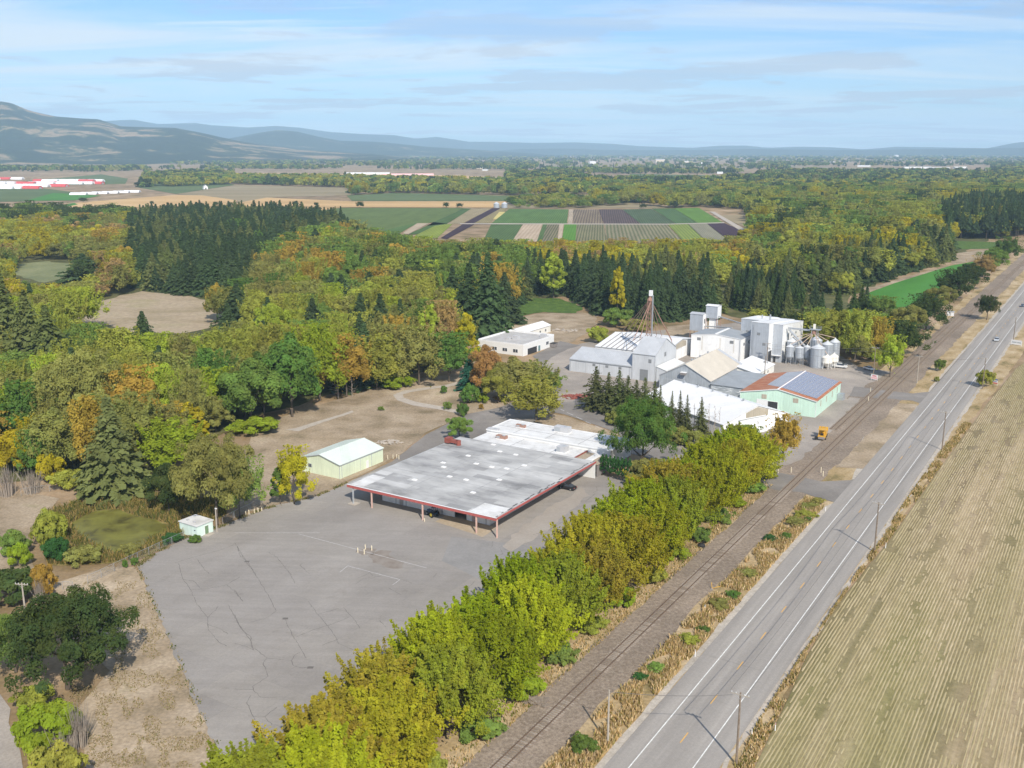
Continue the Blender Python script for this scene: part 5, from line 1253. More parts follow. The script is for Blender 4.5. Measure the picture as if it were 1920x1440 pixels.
# ---- the row of maples between lot and railway, from the bottom edge upwards
TINT.update(ma=((.265,.350,.018), .15), mb=((.330,.380,.022), .25), mc=((.350,.355,.026), .45), md=((.340,.300,.038), .70), me=((.245,.300,.030), .25))
TINT['co'] = ((.075,.120,.035), .0); WORD['co'] = 'deep green'
TINT['sp'] = ((.115,.135,.050), .0); WORD['sp'] = 'olive'
WORD.update(ma='green', mb='yellow green', mc='yellow', md='orange tinged', me='olive green')
rowt = ['mb','me','mb','md','mc','md','me','mb','ma','ma','mb','ma','me','mc','md','mc','mc','ma','mb','ma','me','md','mb','ma','mb','mb','mc','ma','mb','me']
row = [(67 + i * 6.25, tn, rt.uniform(11.2, 13.8), rt.uniform(6.9, 8.4)) for i, tn in enumerate(rowt)]
ORD = ['first','second','third','fourth','fifth','sixth','seventh','eighth','ninth','tenth','eleventh','twelfth','thirteenth','fourteenth','fifteenth','sixteenth','seventeenth','eighteenth','nineteenth','twentieth','twenty-first','twenty-second'] + ['twenty-%s' % w for w in ('third','fourth','fifth','sixth','seventh','eighth','ninth')] + ['thirtieth']
for i, (u, tn, h, r) in enumerate(row):
    p = W(u + rt.uniform(-.8, .8), (-76.6, -82.6)[i % 2] + rt.uniform(-.8, .8))
    o = plant('M', p.x, p.y, h, r, tn, '%s maple, %s from the bottom of the row between lot and railway' % (WORD[tn], ORD[i]), 'maples in a row along the railway')
    if i % 2 == 0:
        q = W(u + 3, -72.4 + rt.uniform(-.8, .6)); plant('S', q.x, q.y, rt.uniform(2.4, 4.2), rt.uniform(2.6, 3.6), rt.choice(['gr', 'yg', 'br']), 'leafy %s undergrowth below the %s maple on the railway side' % ('green', ORD[i]), 'undergrowth below the maple row')
# ---- single trees and shrubs one can point to
SINGLE = [
 ('O',128,1292,1120,225,'dk','big dark green oak at the lower left beside the gravel drive'),
 ('O',30,1262,1150,120,'gr','smaller oak touching the left edge of the picture'),
 ('S',15,1128,1068,110,'dk','dark shrub behind the timber pole at the left edge'),
 ('S',78,1112,1058,58,'ru','red brown shrub beside the gate by the pond path'),
 ('S',88,1400,1322,120,'br','bright green vine thicket below the big oak'),
 ('S',60,1330,1290,70,'yg','low yellow green thicket under the oak by the drive'),
 ('S',110,1500,1400,120,'yg','thicket at the bottom edge beside the gravel drive'),
 ('S',97,1022,956,66,'yg','yellow green willow bush on the left bank of the pond'),
 ('S',108,1052,1006,60,'em','emerald rounded shrub at the lower left of the pond'),
 ('S',28,1040,996,55,'gr','green bush left of the pond path'),
 ('S',38,1060,1020,44,'br','bright bush left of the pond path, nearest the red shrub'),
 ('S',160,1055,1022,60,'ol','olive bush in the reeds below the pond'),
 ('S',245,1040,1018,44,'ol','low olive bush on the right bank of the pond'),
 ('S',322,1018,1000,34,'em','small emerald bush beside the pump house wall'),
 ('S',366,1018,1004,26,'gd','sprawling bush in front of the pump house'),
 ('S',235,1065,1050,12,'gd','tiny bush at the fence, left of a pair'),
 ('S',253,1061,1045,14,'gd','tiny bush at the fence, right of a pair'),
 ('O',408,985,818,140,'ol','large olive green tree behind the pump house'),
 ('B',450,972,868,70,'gr','green tree leaning over the fence right of the pump house'),
 ('B',318,964,872,76,'dk','round dark green tree at the rear of the pond'),
 ('C',216,928,748,118,'olc','tall spruce standing alone behind the pond'),
 ('B',552,946,850,62,'yl','yellow tree at the left end of the pale green shed'),
 ('A',526,946,874,36,'gd','slim dark tree left of the yellow tree by the shed'),
 ('B',862,826,782,46,'gr','small round tree at the roof corner beside the red ductwork'),
 ('B',1005,788,719,92,'yg','round olive yellow tree on the bed in front of the white roof'),
 ('B',912,742,652,66,'pk','pinkish orange tree before the white rear office'),
 ('B',934,756,692,58,'yg','yellow green tree below the pinkish tree'),
 ('B',962,752,676,86,'ol','wide olive tree in the garden cluster'),
 ('B',1000,738,684,72,'ol','olive tree at the right of the garden cluster'),
 ('B',1034,738,700,44,'gr','green tree at the right end of the garden cluster'),
 ('C',881,732,664,38,'bl','blue green conifer at the left of the garden cluster'),
 ('S',882,756,720,42,'gd','round dark clipped bush in the garden'),
 ('S',906,756,736,24,'br','small lime bush right of the clipped bush'),
 ('S',868,780,755,26,'gd','little round bush at the corner of the drive'),
 ('S',840,768,752,16,'gr','tiny bush on the lawn nearest the path bend'),
 ('S',833,738,722,13,'gd','tiny clipped shrub alone on the dry lawn'),
 ('S',714,770,762,12,'gr','tiny green tuft alone on the bare yard'),
 ('S',978,750,720,36,'ru','dark red shrub under the olive tree in the garden'),
 ('S',936,752,742,24,'ru','low rust coloured bed plants left of the white sign'),
 ('S',902,768,757,10,'ru','dark purple shrub in the garden bed by the drive'),
 ('A',876,702,590,54,'yl','yellow cone shaped tree left of the white rear office'),
 ('A',806,692,570,52,'lime','lime green upright tree at the wood edge'),
 ('B',832,690,575,58,'tan','tan leaved tree between the lime and the yellow tree'),
 ('B',842,716,632,76,'gd','deep green tree at the wood edge above the garden path'),
 ('B',786,722,622,92,'ol','wide brown olive tree at the wood edge'),
 ('B',745,700,602,56,'orr','orange tree at the wood edge'),
 ('O',1204,884,750,122,'gd','large deep green tree between white roofed wing and white warehouse'),
 ('S',1214,908,860,78,'ol','olive orange bush right of the clipped hedge'),
 ('B',1468,864,784,56,'orr','orange and green tree at the upper end of the maple row'),
 ('S',1395,818,795,60,'gr','green bush in front of the white warehouse door'),
 ('B',1668,708,635,48,'lime','lime green tree beside the yard pole'),
 ('B',1692,668,608,78,'dk','round dark oak behind the lime tree at the railway'),
 ('B',1640,676,602,44,'orr','tan orange tree behind the yard pole'),
 ('B',1560,668,590,70,'yg','yellow green tree behind the silos'),
 ('B',1602,676,592,62,'yg','yellow green tree right of the silos'),
 ('B',1530,640,582,50,'gr','green tree rising behind the tall mill block'),
 ('B',1650,606,560,52,'gr','green tree at the near end of the vivid field'),
 ('B',1702,632,572,52,'ol','olive tree at the railway beside the vivid field'),
 ('B',1736,618,558,66,'dk','dark tree at the railway beside the vivid field, left of the signal box'),
 ('B',1762,584,536,48,'ol','olive tree in the strip between vivid field and railway'),
 ('B',1792,562,512,62,'dk','dark tree in the middle of the strip beside the vivid field'),
 ('B',1816,542,496,52,'dk','dark tree at the upper part of the strip beside the vivid field'),
 ('B',1842,520,482,44,'tan','bare tan tree at the upper end of the strip'),
 ('B',1862,508,466,44,'gr','green tree where the railway leaves the strip'),
 ('B',1886,492,448,44,'gd','deep green tree at the far right above the railway'),
 ('O',1850,600,554,40,'dk','lone dark oak between railway and highway'),
 ('S',1762,696,672,22,'gr','green bush between railway and highway past the second crossing'),
 ('S',1756,716,706,10,'ol','small weed bush beside the second crossing'),
 ('S',1845,726,692,32,'yg','bush at the roadside pole with the sign'),
 ('A',1157,600,500,32,'yl','slim yellow topped tree in front of the dark conifers'),
 ('A',1038,560,474,48,'lime','lime green tree left of the dark conifers'),
 ('S',1156,612,576,58,'gr','big green bush left of the spout tower'),
 ('S',1122,642,610,44,'yg','yellow green bush at the corner of the white pipe roof'),
 ('S',1198,620,598,66,'ol','olive brown bush behind the white pipe roof'),
 ('O',150,838,662,168,'ol','huge olive tree above the pond at the left'),
 ('O',300,812,688,126,'lime','lime yellow tree in the left wood above the spruce'),
 ('B',386,800,702,96,'br','bright green tree in the left wood near the bare yard'),
 ('A',362,856,756,64,'yl','brilliant yellow tree behind the olive pump house tree'),
 ('B',322,896,798,104,'br','bright green tree right of the lone spruce'),
 ('B',42,842,732,66,'br','bright tree at the left edge above the pond'),
 ('B',70,880,790,60,'yl','yellow tree behind the pond path'),
 ('S',98,905,850,56,'yl','tall yellow bush beside the pond path'),
 ('S',130,915,880,70,'yg','yellow green bush at the fence behind the pond'),
 ('S',270,925,900,50,'yg','yellow green bush at the foot of the lone spruce'),
 ('S',480,812,782,90,'br','bramble mound at the edge of the bare yard'),
 ('B',472,800,676,112,'gr','green tree at the wood edge above the bramble mound'),
 ('B',548,782,636,104,'gd','deep green tree at the wood edge above the bare yard'),
 ('B',600,752,622,92,'br','bright green tree at the wood edge above the concrete slab'),
 ('B',650,744,640,84,'orr','orange olive tree at the wood edge'),
 ('B',706,730,640,86,'yg','yellow green tree at the wood edge above the path bend'),
 ('S',745,728,700,60,'br','bramble at the wood edge above the path bend'),
 ('C',590,660,560,60,'cn','conifer in the middle of the left wood'),
 ('C',716,672,552,72,'cn','largest conifer in the middle of the left wood'),
 ('C',676,664,590,50,'cn','shorter conifer left of the largest one in the left wood'),
 ('C',752,650,562,54,'cn','conifer right of the largest one in the left wood'),
 ('C',432,664,570,66,'cn','conifer in the left wood below the tan clearing'),
 ('C',272,664,585,58,'cn','dark conifer in the left wood below the brown clearing'),
 ('C',20,700,516,104,'olc','tallest dark conifer at the left edge'),
 ('C',62,716,548,96,'olc','dark conifer second from the left edge'),
 ('C',100,724,574,84,'olc','dark conifer third from the left edge'),
 ('C',-10,660,490,96,'olc','dark conifer cut by the left edge'),
 ('C',916,636,476,84,'cn','tall conifer directly left of the white rear office'),
 ('C',880,628,496,78,'cn','conifer second left of the white rear office'),
 ('C',946,606,512,64,'cn','conifer behind the white rear office'),
 ('C',850,604,500,66,'cn','conifer third left of the white rear office'),
]
for a in SINGLE: ptree(*a)
# clipped hedge columns
for i in range(8):
    ptree('A', 1129 + i * 7.2, 892 + i * 2.2, 852 + i * 1.2, 13, 'em', '%s column from the left in the clipped hedge' % ORD[i], 'clipped hedge columns')
# spruces before the grey shed and thin ones before the white warehouse
for i, (xb, yb, yt, w) in enumerate([(1117,768,688,46),(1140,774,700,38),(1160,776,696,40),(1176,780,706,36),(1192,784,714,36),(1208,788,710,38),(1226,792,716,30)]):
    ptree('T', xb, yb, yt, w * 1.25, 'sp', '%s spruce from the left in front of the long grey shed' % ORD[i], 'spruces before the grey shed')
for i, (xb, yb, yt, w) in enumerate([(1236,806,724,26),(1258,812,735,22),(1273,814,734,22),(1286,818,742,24),(1313,820,746,28)]):
    ptree('T', xb, yb, yt, w, 'sp', '%s thin spruce from the left against the white warehouse roof' % ORD[i], 'thin spruces before the white roof')
for i, (xb, yb, yt) in enumerate([(1300,814,756),(1327,820,757),(1338,822,761),(1347,820,764)]):
    g = G(xb, yb); h = top_z(yt, xb, yb); o = empty('dead_spruce', (*g, .06)); tag(o, '%s bare dead spruce from the left before the white warehouse' % ORD[i], 'tree', 'dead spruces before the white roof')
    MB_ = dead_mesh(200 + i, 30, .03, spread=.16, r=.016); c = MB_.build('trunk', m_dead, o); c.scale = (h * .8, h * .8, h)
for i, (xb, yb, yt, w) in enumerate([(1240,822,796,50),(1272,832,802,50),(1305,838,806,54),(1335,842,818,40),(1200,806,776,40),(1160,796,770,50)]):
    ptree('S', xb, yb, yt, w, 'ol', '%s olive brown bush from the left below the spruces' % ORD[i], 'bushes below the spruces')
# bare brush
for i, (xb, yb, yt, w, lb) in enumerate([(150,1400,1318,64,'pale bare brush along the edge of the lower left bare ground'),(120,1445,1370,60,'pale bare brush at the bottom edge by the drive'),(15,930,872,60,'grey bare brush at the left edge above the pond'),(60,925,880,60,'grey bare brush beside the pond path'),
        (75,1130,1085,30,'dead brush behind the timber pole')]):
    g = G(xb, yb); h = max(1.5, top_z(yt, xb, yb)); D = g[1] * cP + HCAM * sP; r = w * D / FPX / 2
    o = empty('bare_brush', (*g, .06)); tag(o, lb, 'brush', 'bare brush')
    mb = MB(); rg = random.Random(300 + i)
    for k in range(90):
        a = rg.uniform(0, 6.28); q = rg.uniform(0, .45); x, y = q * math.cos(a), q * math.sin(a); L = rg.uniform(.5, 1)
        p1 = (x * 1.3, y * 1.3, L * .5); p2 = (x * 2.1 + rg.uniform(-.1, .1), y * 2.1 + rg.uniform(-.1, .1), L)
        mb.tube((x, y, 0), p1, .016, .012, 4); mb.tube(p1, p2, .012, .005, 3)
        mb.tube(p1, (p1[0] + rg.uniform(-.3, .3), p1[1] + rg.uniform(-.3, .3), L * .85), .007, .003, 3)
    c = mb.build('twigs', m_dead, o); c.scale = (r, r, h)
for xb, yb, yt, lb in ((634,748,690,'pale dead tree at the wood edge'),(660,744,704,'smaller pale dead tree at the wood edge')):
    g = G(xb, yb); h = top_z(yt, xb, yb); o = empty('dead_tree', (*g, .06)); tag(o, lb, 'tree'); c = dead_mesh(xb, 34, -.06, spread=.5, r=.02).build('trunk', m_dead, o); c.scale = (h * .8, h * .8, h)
# ---- conical trees in dense rows behind the mill
ci = 0
for rowk, (pts, dy) in enumerate((([(1368,574),(1420,588),(1480,598),(1540,606),(1600,604),(1632,592)], 62), ([(1372,552),(1430,566),(1500,578),(1560,584)], 58), ([(1385,534),(1440,546),(1500,556)], 50))):
    W_ = [Vector(G(*p)) for p in pts]; acc = 0; ri = 0
    for a, b_ in zip(W_[:-1], W_[1:]):
        n = max(1, int((b_ - a).length / 6.3))
        for k in range(n):
            p = a.lerp(b_, k / n); ri += 1
            plant('C', p.x + rt.uniform(-.8, .8), p.y + rt.uniform(-.8, .8), rt.uniform(14, 19), rt.uniform(3.2, 4.3), rt.choice(['co', 'co', 'cn', 'olc']), '%s cone shaped tree from the left in the %s row behind the mill' % (ORD[ri - 1], ('front', 'middle', 'rear')[rowk]), 'cone shaped trees, %s row' % ('front', 'middle', 'rear')[rowk])
# ---- the woods
def inside(px, py, poly):
    c = False; n = len(poly); j = n - 1
    for i in range(n):
        xi, yi = poly[i]; xj, yj = poly[j]
        if (yi > py) != (yj > py) and px < (xj - xi) * (py - yi) / (yj - yi) + xi: c = not c
        j = i
    return c
CLEAR = [[(15,515),(45,490),(90,486),(155,494),(178,510),(140,526),(85,536),(40,528)], [(95,595),(150,570),(215,556),(262,545),(320,550),(385,558),(455,570),(478,586),(440,596),(340,606),(290,622),(250,616),(180,602)],
         [(935,632),(945,590),(1000,552),(1060,550),(1125,590),(1118,622),(1075,650),(1050,670)], [(1240,640),(1240,604),(1345,604),(1345,660)], [(1590,560),(1605,536),(1680,522),(1785,492),(1840,484),(1810,515),(1755,558),(1690,590),(1630,585)],
         [(1770,495),(1780,450),(1890,452),(1885,475),(1832,492)]]
MIX_A = [('B','gr',3.2),('B','yg',4.5),('C','cn',1.4),('B','lime',2.2),('B','ol',4),('B','orr',1.1),('B','gd',2.4),('B','yl',1.0),('C','cn',1.2)]
MIX_B = [('B','orr',2.6),('B','yg',5),('B','yl',2.6),('B','tan',1.4),('B','ol',2),('B','gr',2),('B','dk',1.2),('C','cn',.5)]
MIX_D = [('B','yg',4),('C','cn',1.5),('B','gr',4.5),('B','orr',1.3),('B','ol',3),('B','lime',2.0),('B','tan',1.2),('B','dk',.7),('C','cn',.8)]
MIX_G = [('B','yl',4.2),('B','yg',5),('B','gr',3),('B','dk',1.4),('B','ol',2.4),('B','gd',2.0),('C','cn',1.6)]
MIX_C = [('C','cn',3),('C','olc',1.6),('B','gd',.18)]
MIX_E = [('C','cn',6),('C','olc',2),('B','yg',.5)]
ZONES = [
 ('wood left of the bare yard', [(-80,900),(60,905),(120,895),(280,905),(430,802),(500,778),(600,748),(740,714),(840,692),(885,640),(830,602),(700,577),(480,588),(330,614),(130,614),(-80,585)], 10.0, (11,18), MIX_A),
 ('wood round the pale clearing at the left', [(-80,582),(130,612),(95,596),(150,570),(252,546),(248,424),(-80,436)], 10.5, (9,15), MIX_B),
 ('conifer block beyond the brown clearing', [(246,540),(300,556),(460,572),(500,560),(484,530),(502,500),(545,482),(580,462),(640,458),(700,446),(690,438),(560,414),(420,412),(262,418),(240,440),(266,462),(236,486),(262,510)], 8.6, (11,20), MIX_C),
 ('wood in the middle of the picture', [(480,586),(700,577),(830,602),(885,640),(930,592),(960,560),(1000,555),(1000,472),(820,458),(696,448),(560,470),(494,508),(478,560)], 10.8, (11,19), MIX_D),
 ('tall dark conifer stand behind the mill', [(960,572),(1000,556),(1062,552),(1115,590),(1235,604),(1335,600),(1340,560),(1300,538),(1000,534)], 8.0, (16,21), MIX_E),
 ('wood edge below the crop plots', [(1000,533),(1300,537),(1370,540),(1425,455),(1362,464),(1000,472)], 9.5, (9,15), MIX_B),
 ('wood behind the cone shaped trees', [(1350,600),(1420,612),(1480,622),(1545,628),(1605,624),(1640,610),(1690,640),(1650,690),(1615,690),(1560,660),(1420,612)], 9.0, (7,11), MIX_G),
 ('wide wood at the upper right', [(1375,528),(1500,545),(1590,556),(1605,536),(1700,512),(1785,486),(1780,452),(1890,448),(1980,410),(1980,366),(1500,366),(1400,395),(1412,440),(1428,456)], 13.0, (12,21), MIX_G),
 ('dark pines left of the vivid field', [(1470,548),(1600,554),(1612,538),(1700,512),(1784,487),(1770,468),(1680,488),(1560,503),(1480,512)], 8.5, (14,20), [('C','olc',3),('C','cn',2),('B','ol',.6)]),
 ('pine stand at the right edge', [(1775,470),(1780,448),(1895,450),(1990,430),(1990,395),(1800,400),(1760,425)], 9.0, (24,30), [('X','cn',4),('X','olc',1)]),
 ('hedgerow belt beyond the fields', [(262,352),(440,346),(650,352),(662,367),(740,362),(980,367),(1110,364),(1160,372),(1160,352),(1100,344),(940,345),(800,342),(640,338),(270,334)], 13.0, (11,19), MIX_G),
 ('belt of trees beyond the crop plots', [(1110,388),(1190,384),(1260,390),(1320,388),(1400,395),(1500,366),(1980,364),(1980,345),(1500,348),(1160,350),(1160,372),(1110,366)], 13.0, (10,17), MIX_G),
 ('trees round the farmhouse', [(955,378),(1060,372),(1110,378),(1105,390),(960,390)], 13.0, (6,11), MIX_G),
 ('trees along the near side of the wheat', [(-80,436),(248,424),(250,412),(160,410),(60,404),(-80,410)], 10.0, (10,16), [('B','dk',3),('B','gr',1),('B','yg',1)]),
]
GUARD = [CLEAR[0], [(98,602),(150,563),(262,538),(390,550),(470,566),(490,592),(440,610),(330,632),(240,628),(150,608)], [(640,395),(930,388),(1320,388),(1412,442),(1300,452),(1000,452),(830,452),(700,432)], CLEAR[4], CLEAR[5], [(890,670),(895,612),(1040,600),(1130,600),(1060,690)]]
pool = []
rz = np.random.RandomState(11)
for zi, (zn, poly, sp, hh, mix) in enumerate(ZONES):
    Wp = [G(*p) for p in poly]; x0 = min(p[0] for p in Wp); x1 = max(p[0] for p in Wp); y0 = min(p[1] for p in Wp); y1 = max(p[1] for p in Wp)
    wts = np.array([m[2] for m in mix], float); cw = np.cumsum(wts / wts.sum())
    gx = np.arange(x0, x1, sp); gy = np.arange(y0, y1, sp * .92)
    for j, yy in enumerate(gy):
        for xx in gx:
            x = xx + (sp / 2 if j % 2 else 0) + rz.uniform(-.36, .36) * sp; y = yy + rz.uniform(-.36, .36) * sp
            px, py, d = project(x, y, 0)
            if not (-110 < px < 2030) or not inside(px, py, poly): continue
            if any(inside(px, py, c) for c in CLEAR): continue
            if sp >= 13 and noise.noise(Vector((x / 70, y / 70, 4))) < -.28: continue
            if any((x - a) ** 2 + (y - b) ** 2 < (r * .72) ** 2 for a, b, r in PLACED): continue
            # neighbouring trees tend to be of one kind: pick with a slowly varying field
            q = (noise.noise(Vector((x / 44, y / 44, zi + 7.3))) * .7 + .5 + rz.uniform(-.15, .15)) % 1.0
            kd, tn, _ = mix[int(np.searchsorted(cw, min(q, .9999)))]
            h = rz.uniform(hh[0] * .7, hh[1] * 1.15); 
            if kd == 'C': h *= 1.08
            r = sp * (rz.uniform(.40, .66) + (.18 if rz.random_sample() < .16 else 0)) * (1.0 if kd == 'B' else 1.08) * (h / (sum(hh) / 2)) ** .7
            if kd == 'X': r = sp * .5
            skip = False
            for tries in range(3):
                tx_, ty_, _d = project(x, y, h * .93)
                if any(inside(tx_ + k_, ty_, g_) for g_ in GUARD for k_ in (0, -.7 * r * FPX / d, .7 * r * FPX / d)): h *= .62; r *= .82; skip = tries == 2
                else: break
            if skip: continue
            pool.append((h * FPX / d, kd, tn, x, y, h, r, zn, d))
# far valley floor: belts and clumps
for k in range(36000):
    py = rz.uniform(284.5, 345); px = rz.uniform(-60, 1980)
    x, y = G(px, py)
    dd = y
    if dd > 13000: continue
    den = noise.noise(Vector((x / 420, y / 900, 2.2))) + .5 * noise.noise(Vector((x / 120, y / 260, 5.1)))
    thr = -.12 if py > 300 else -.25
    if px > 1150: thr -= .06
    if den < thr: continue
    if 318 < py < 345 and (438 < px < 950): continue
    if 322 < py and px < 270: continue
    if 300 < py < 316 and px < 320: continue
    if 305 < py < 321 and 1000 < px < 1400 and rz.random_sample() < .8: continue
    if 345 < py < 362 and 1545 < px < 1845: continue
    if (312 < py < 324 and 1480 < px < 1860) or (326 < py < 337 and 1180 < px < 1420) or (300 < py < 308 and px > 1100 and rz.random_sample() < .6): continue
    kd = 'C' if rz.random_sample() < .22 else 'B'
    h = rz.uniform(11, 22); r = h * rz.uniform(.35, .6) * (1 if kd == 'B' else .45) * (1 + max(0, dd - 3000) / 9000)
    pool.append((h * FPX / dd, kd, str(rz.choice(['gd', 'dk', 'ol', 'yg', 'gr', 'dk'])) if kd == 'B' else 'cn', x, y, h, r, 'valley', dd))
pool.sort(key=lambda a: -a[0])
used = dict(B=95, C=85, X=232)
indiv, rest = [], []
for a in pool:
    px, py, d = project(a[3], a[4], a[5])
    if a[7] != 'valley' and used[a[1]] < 300 and -10 < px < 1930 and a[0] > 14: used[a[1]] += 1; indiv.append(a)
    else: rest.append(a)
LAND = [(216,840,'lone spruce by the pond'),(410,900,'olive tree by the pump house'),(300,740,'lime yellow tree'),(150,740,'huge olive tree by the pond'),(40,620,'dark left edge conifers'),(300,580,'brown clearing'),(100,510,'pale clearing'),
        (360,480,'conifer block'),(716,610,'largest left wood conifer'),(550,700,'deep green tree by the yard'),(650,690,'orange wood edge tree'),(806,630,'lime green upright tree'),(786,670,'wide brown wood edge tree'),
        (916,560,'conifers by the rear office'),(1038,520,'lime tree by the dark stand'),(1157,550,'slim yellow topped tree'),(1218,580,'spout tower'),(1325,590,'twin elevator towers'),(1450,600,'tall mill block'),(1560,620,'silos'),(1480,550,'cone shaped trees'),
        (1720,530,'vivid green field'),(1850,470,'railway at the far right'),(1650,640,'lime tree by the yard pole'),(1380,430,'purple crop plot'),(1000,440,'tan crop plot'),(820,440,'dark purple crop strip'),(600,500,'open middle of the wood'),(1580,440,'upper right wood'),(60,440,'orange upper left wood'),(430,640,'conifer by the brown clearing'),(590,610,'conifer amid the left wood')]
for s_, kd, tn, x, y, h, r, zn, d in indiv:
    px, py, _d = project(x, y, h * .6)
    lx, ly, ln_ = min(LAND, key=lambda q: math.hypot(q[0] - px, (q[1] - py) * 1.3))
    rel = 'well left of' if px < lx - 75 else 'well right of' if px > lx + 75 else 'left of' if px < lx - 25 else 'right of' if px > lx + 25 else 'behind' if py < ly else 'before'
    if len(ln_.split()) > 6: ln_ = ' '.join(ln_.split()[:6]) if ln_.split()[5] not in ('the', 'of', 'behind', 'above', 'in') else ' '.join(ln_.split()[:5])
    szw = 'tall' if h > 15.5 else 'small' if h < 10 else 'middling'
    nmw = 'pine' if kd == 'X' else 'conifer' if kd == 'C' else 'broadleaf tree'
    lb = '%s %s %s %s the %s' % (szw, WORD[tn], nmw, rel, ln_)
    plant(kd, x, y, h, r, tn, lb, lb.replace('tree ', 'trees ') if kd == 'B' else lb.replace(nmw, nmw + 's'))
# everything smaller: joined stands, one object per kind of wood
def gn_stand(name, label, items, protos):
    forms = bpy.data.collections.new('crown_forms_' + name)
    start = {}
    for kd in ('B', 'C', 'X'):
        start[kd] = (len(forms.objects), len(protos[kd]))
        for i, me in enumerate(protos[kd]):
            forms.objects.link(bpy.data.objects.new('%s_%03d' % (name, len(forms.objects)), me))
    N = len(items)
    me = bpy.data.meshes.new(name); me.vertices.add(N)
    me.vertices.foreach_set('co', np.array([(a[3], a[4], .06) for a in items], dtype=np.float32).ravel())
    def att(nm, tp, key, arr): me.attributes.new(nm, tp, 'POINT').data.foreach_set(key, np.asarray(arr).ravel())
    att('pid', 'INT', 'value', np.array([start[a[1]][0] + rz.randint(start[a[1]][1]) for a in items], dtype=np.int32))
    att('turn', 'FLOAT_VECTOR', 'vector', np.stack([np.zeros(N), np.zeros(N), rz.uniform(0, 6.28, N)], 1).astype(np.float32))
    att('size', 'FLOAT_VECTOR', 'vector', np.array([(a[6], a[6], a[5]) for a in items], dtype=np.float32))
    T = np.array([(*TINT[a[2]][0], TINT[a[2]][1]) for a in items], dtype=np.float32); k = rz.uniform(.78, 1.22, (N, 1)); T[:, :3] *= k
    att('tint', 'FLOAT_COLOR', 'color', T)
    o = tag(link(name, me), label, 'wood', kind='stuff')
    ng = bpy.data.node_groups.new(name, 'GeometryNodeTree')
    ng.interface.new_socket('Geometry', in_out='INPUT', socket_type='NodeSocketGeometry'); ng.interface.new_socket('Geometry', in_out='OUTPUT', socket_type='NodeSocketGeometry')
    gi = ng.nodes.new('NodeGroupInput'); go = ng.nodes.new('NodeGroupOutput'); ip = ng.nodes.new('GeometryNodeInstanceOnPoints'); ci_ = ng.nodes.new('GeometryNodeCollectionInfo')
    ci_.inputs['Collection'].default_value = forms; ci_.inputs['Separate Children'].default_value = True; ci_.inputs['Reset Children'].default_value = True
    ng.links.new(gi.outputs[0], ip.inputs['Points']); ng.links.new(ci_.outputs[0], ip.inputs['Instance']); ip.inputs['Pick Instance'].default_value = True
    for nm, dt, sk in (('pid', 'INT', 'Instance Index'), ('turn', 'FLOAT_VECTOR', 'Rotation'), ('size', 'FLOAT_VECTOR', 'Scale')):
        na = ng.nodes.new('GeometryNodeInputNamedAttribute'); na.data_type = dt; na.inputs['Name'].default_value = nm
        ng.links.new(next(q for q in na.outputs if q.enabled and q.name == 'Attribute'), ip.inputs[sk])
    ng.links.new(ip.outputs[0], go.inputs[0])
    md = o.modifiers.new('crowns', 'NODES'); md.node_group = ng
    return o
m_leaf_inst = leaf_mat('stand_foliage', True, True)
def inst_proto(VL): return leaf_mesh('crown_form', VL[0], VL[1], m_leaf_inst)
near = [a for a in rest if a[7] != 'valley' and a[8] < 1900]
farr = [a for a in rest if not (a[7] != 'valley' and a[8] < 1900)]
gn_stand('mixed_wood', 'dense mixed wood filling the ground behind the nearest trees', near,
         dict(B=[inst_proto(broad(80 + i, 26 + 6 * i, 3400, .080, .53, .47, sq=.42, cz=.42, pointy=(.1, .4, .6, .2, 0, .3)[i], rough=.30, crr=(.18, .36), tuft=(0, .2, .3, .1, 0, .2)[i])) for i in range(6)],
              C=[inst_proto(conifer(90 + i, 24, 10, .16, shag=.15 + .1 * i)) for i in range(4)], X=[inst_proto(conifer(95 + i, 14, 8, .22, base=.42, shag=.25)) for i in range(2)]))
gn_stand('valley_trees', 'distant tree belts spread over the valley floor', farr,
         dict(B=[inst_proto(broad(100 + i, 22, 420, .2, .52, .46, sq=.5, rough=.2)) for i in range(4)], C=[inst_proto(conifer(110 + i, 10, 7, .34, shag=.2)) for i in range(2)], X=[inst_proto(conifer(97, 8, 6, .4, base=.42))]))
print('trees', len(PLACED), 'indiv', len(indiv), 'near', len(near), 'far', len(farr))
# ---- dry grass and weeds along the railway, field margins and pond
def tufts(name, label, n, sampler, cols, h=(.5, 1.1), w=.12, cat='grass'):
    C, S_, T_ = [], [], []
    rs = np.random.RandomState(len(name) + n)
    while len(C) < n:
        p = sampler(rs)
        if p is None: continue
        C.append(p); 
    C = np.array(C); N = len(C)
    hh = rs.uniform(h[0], h[1], N); a = rs.uniform(0, 6.28, N)
    lean = rs.normal(0, .28, (N, 2)) * hh[:, None]
    dx = np.stack([np.cos(a), np.sin(a)], 1) * w * rs.uniform(.6, 1.6, N)[:, None]
    V = np.empty((N, 4, 3))
    V[:, 0, :2] = C[:, :2] - dx; V[:, 1, :2] = C[:, :2] + dx; V[:, 2, :2] = C[:, :2] + dx * .5 + lean; V[:, 3, :2] = C[:, :2] - dx * .5 + lean
    V[:, 0, 2] = V[:, 1, 2] = .07; V[:, 2, 2] = V[:, 3, 2] = .07 + hh
    ci_ = rs.randint(0, len(cols), N)
    tint = np.array([(*cols[k], 0) for k in ci_])
    me = leaf_mesh(name, V, rs.uniform(.1, .9, N), m_leaf_far, tint); tag(link(name, me), label, cat, kind='stuff')
STRAW = [(.58,.44,.25),(.50,.37,.19),(.64,.52,.34),(.42,.30,.14),(.30,.26,.09)]
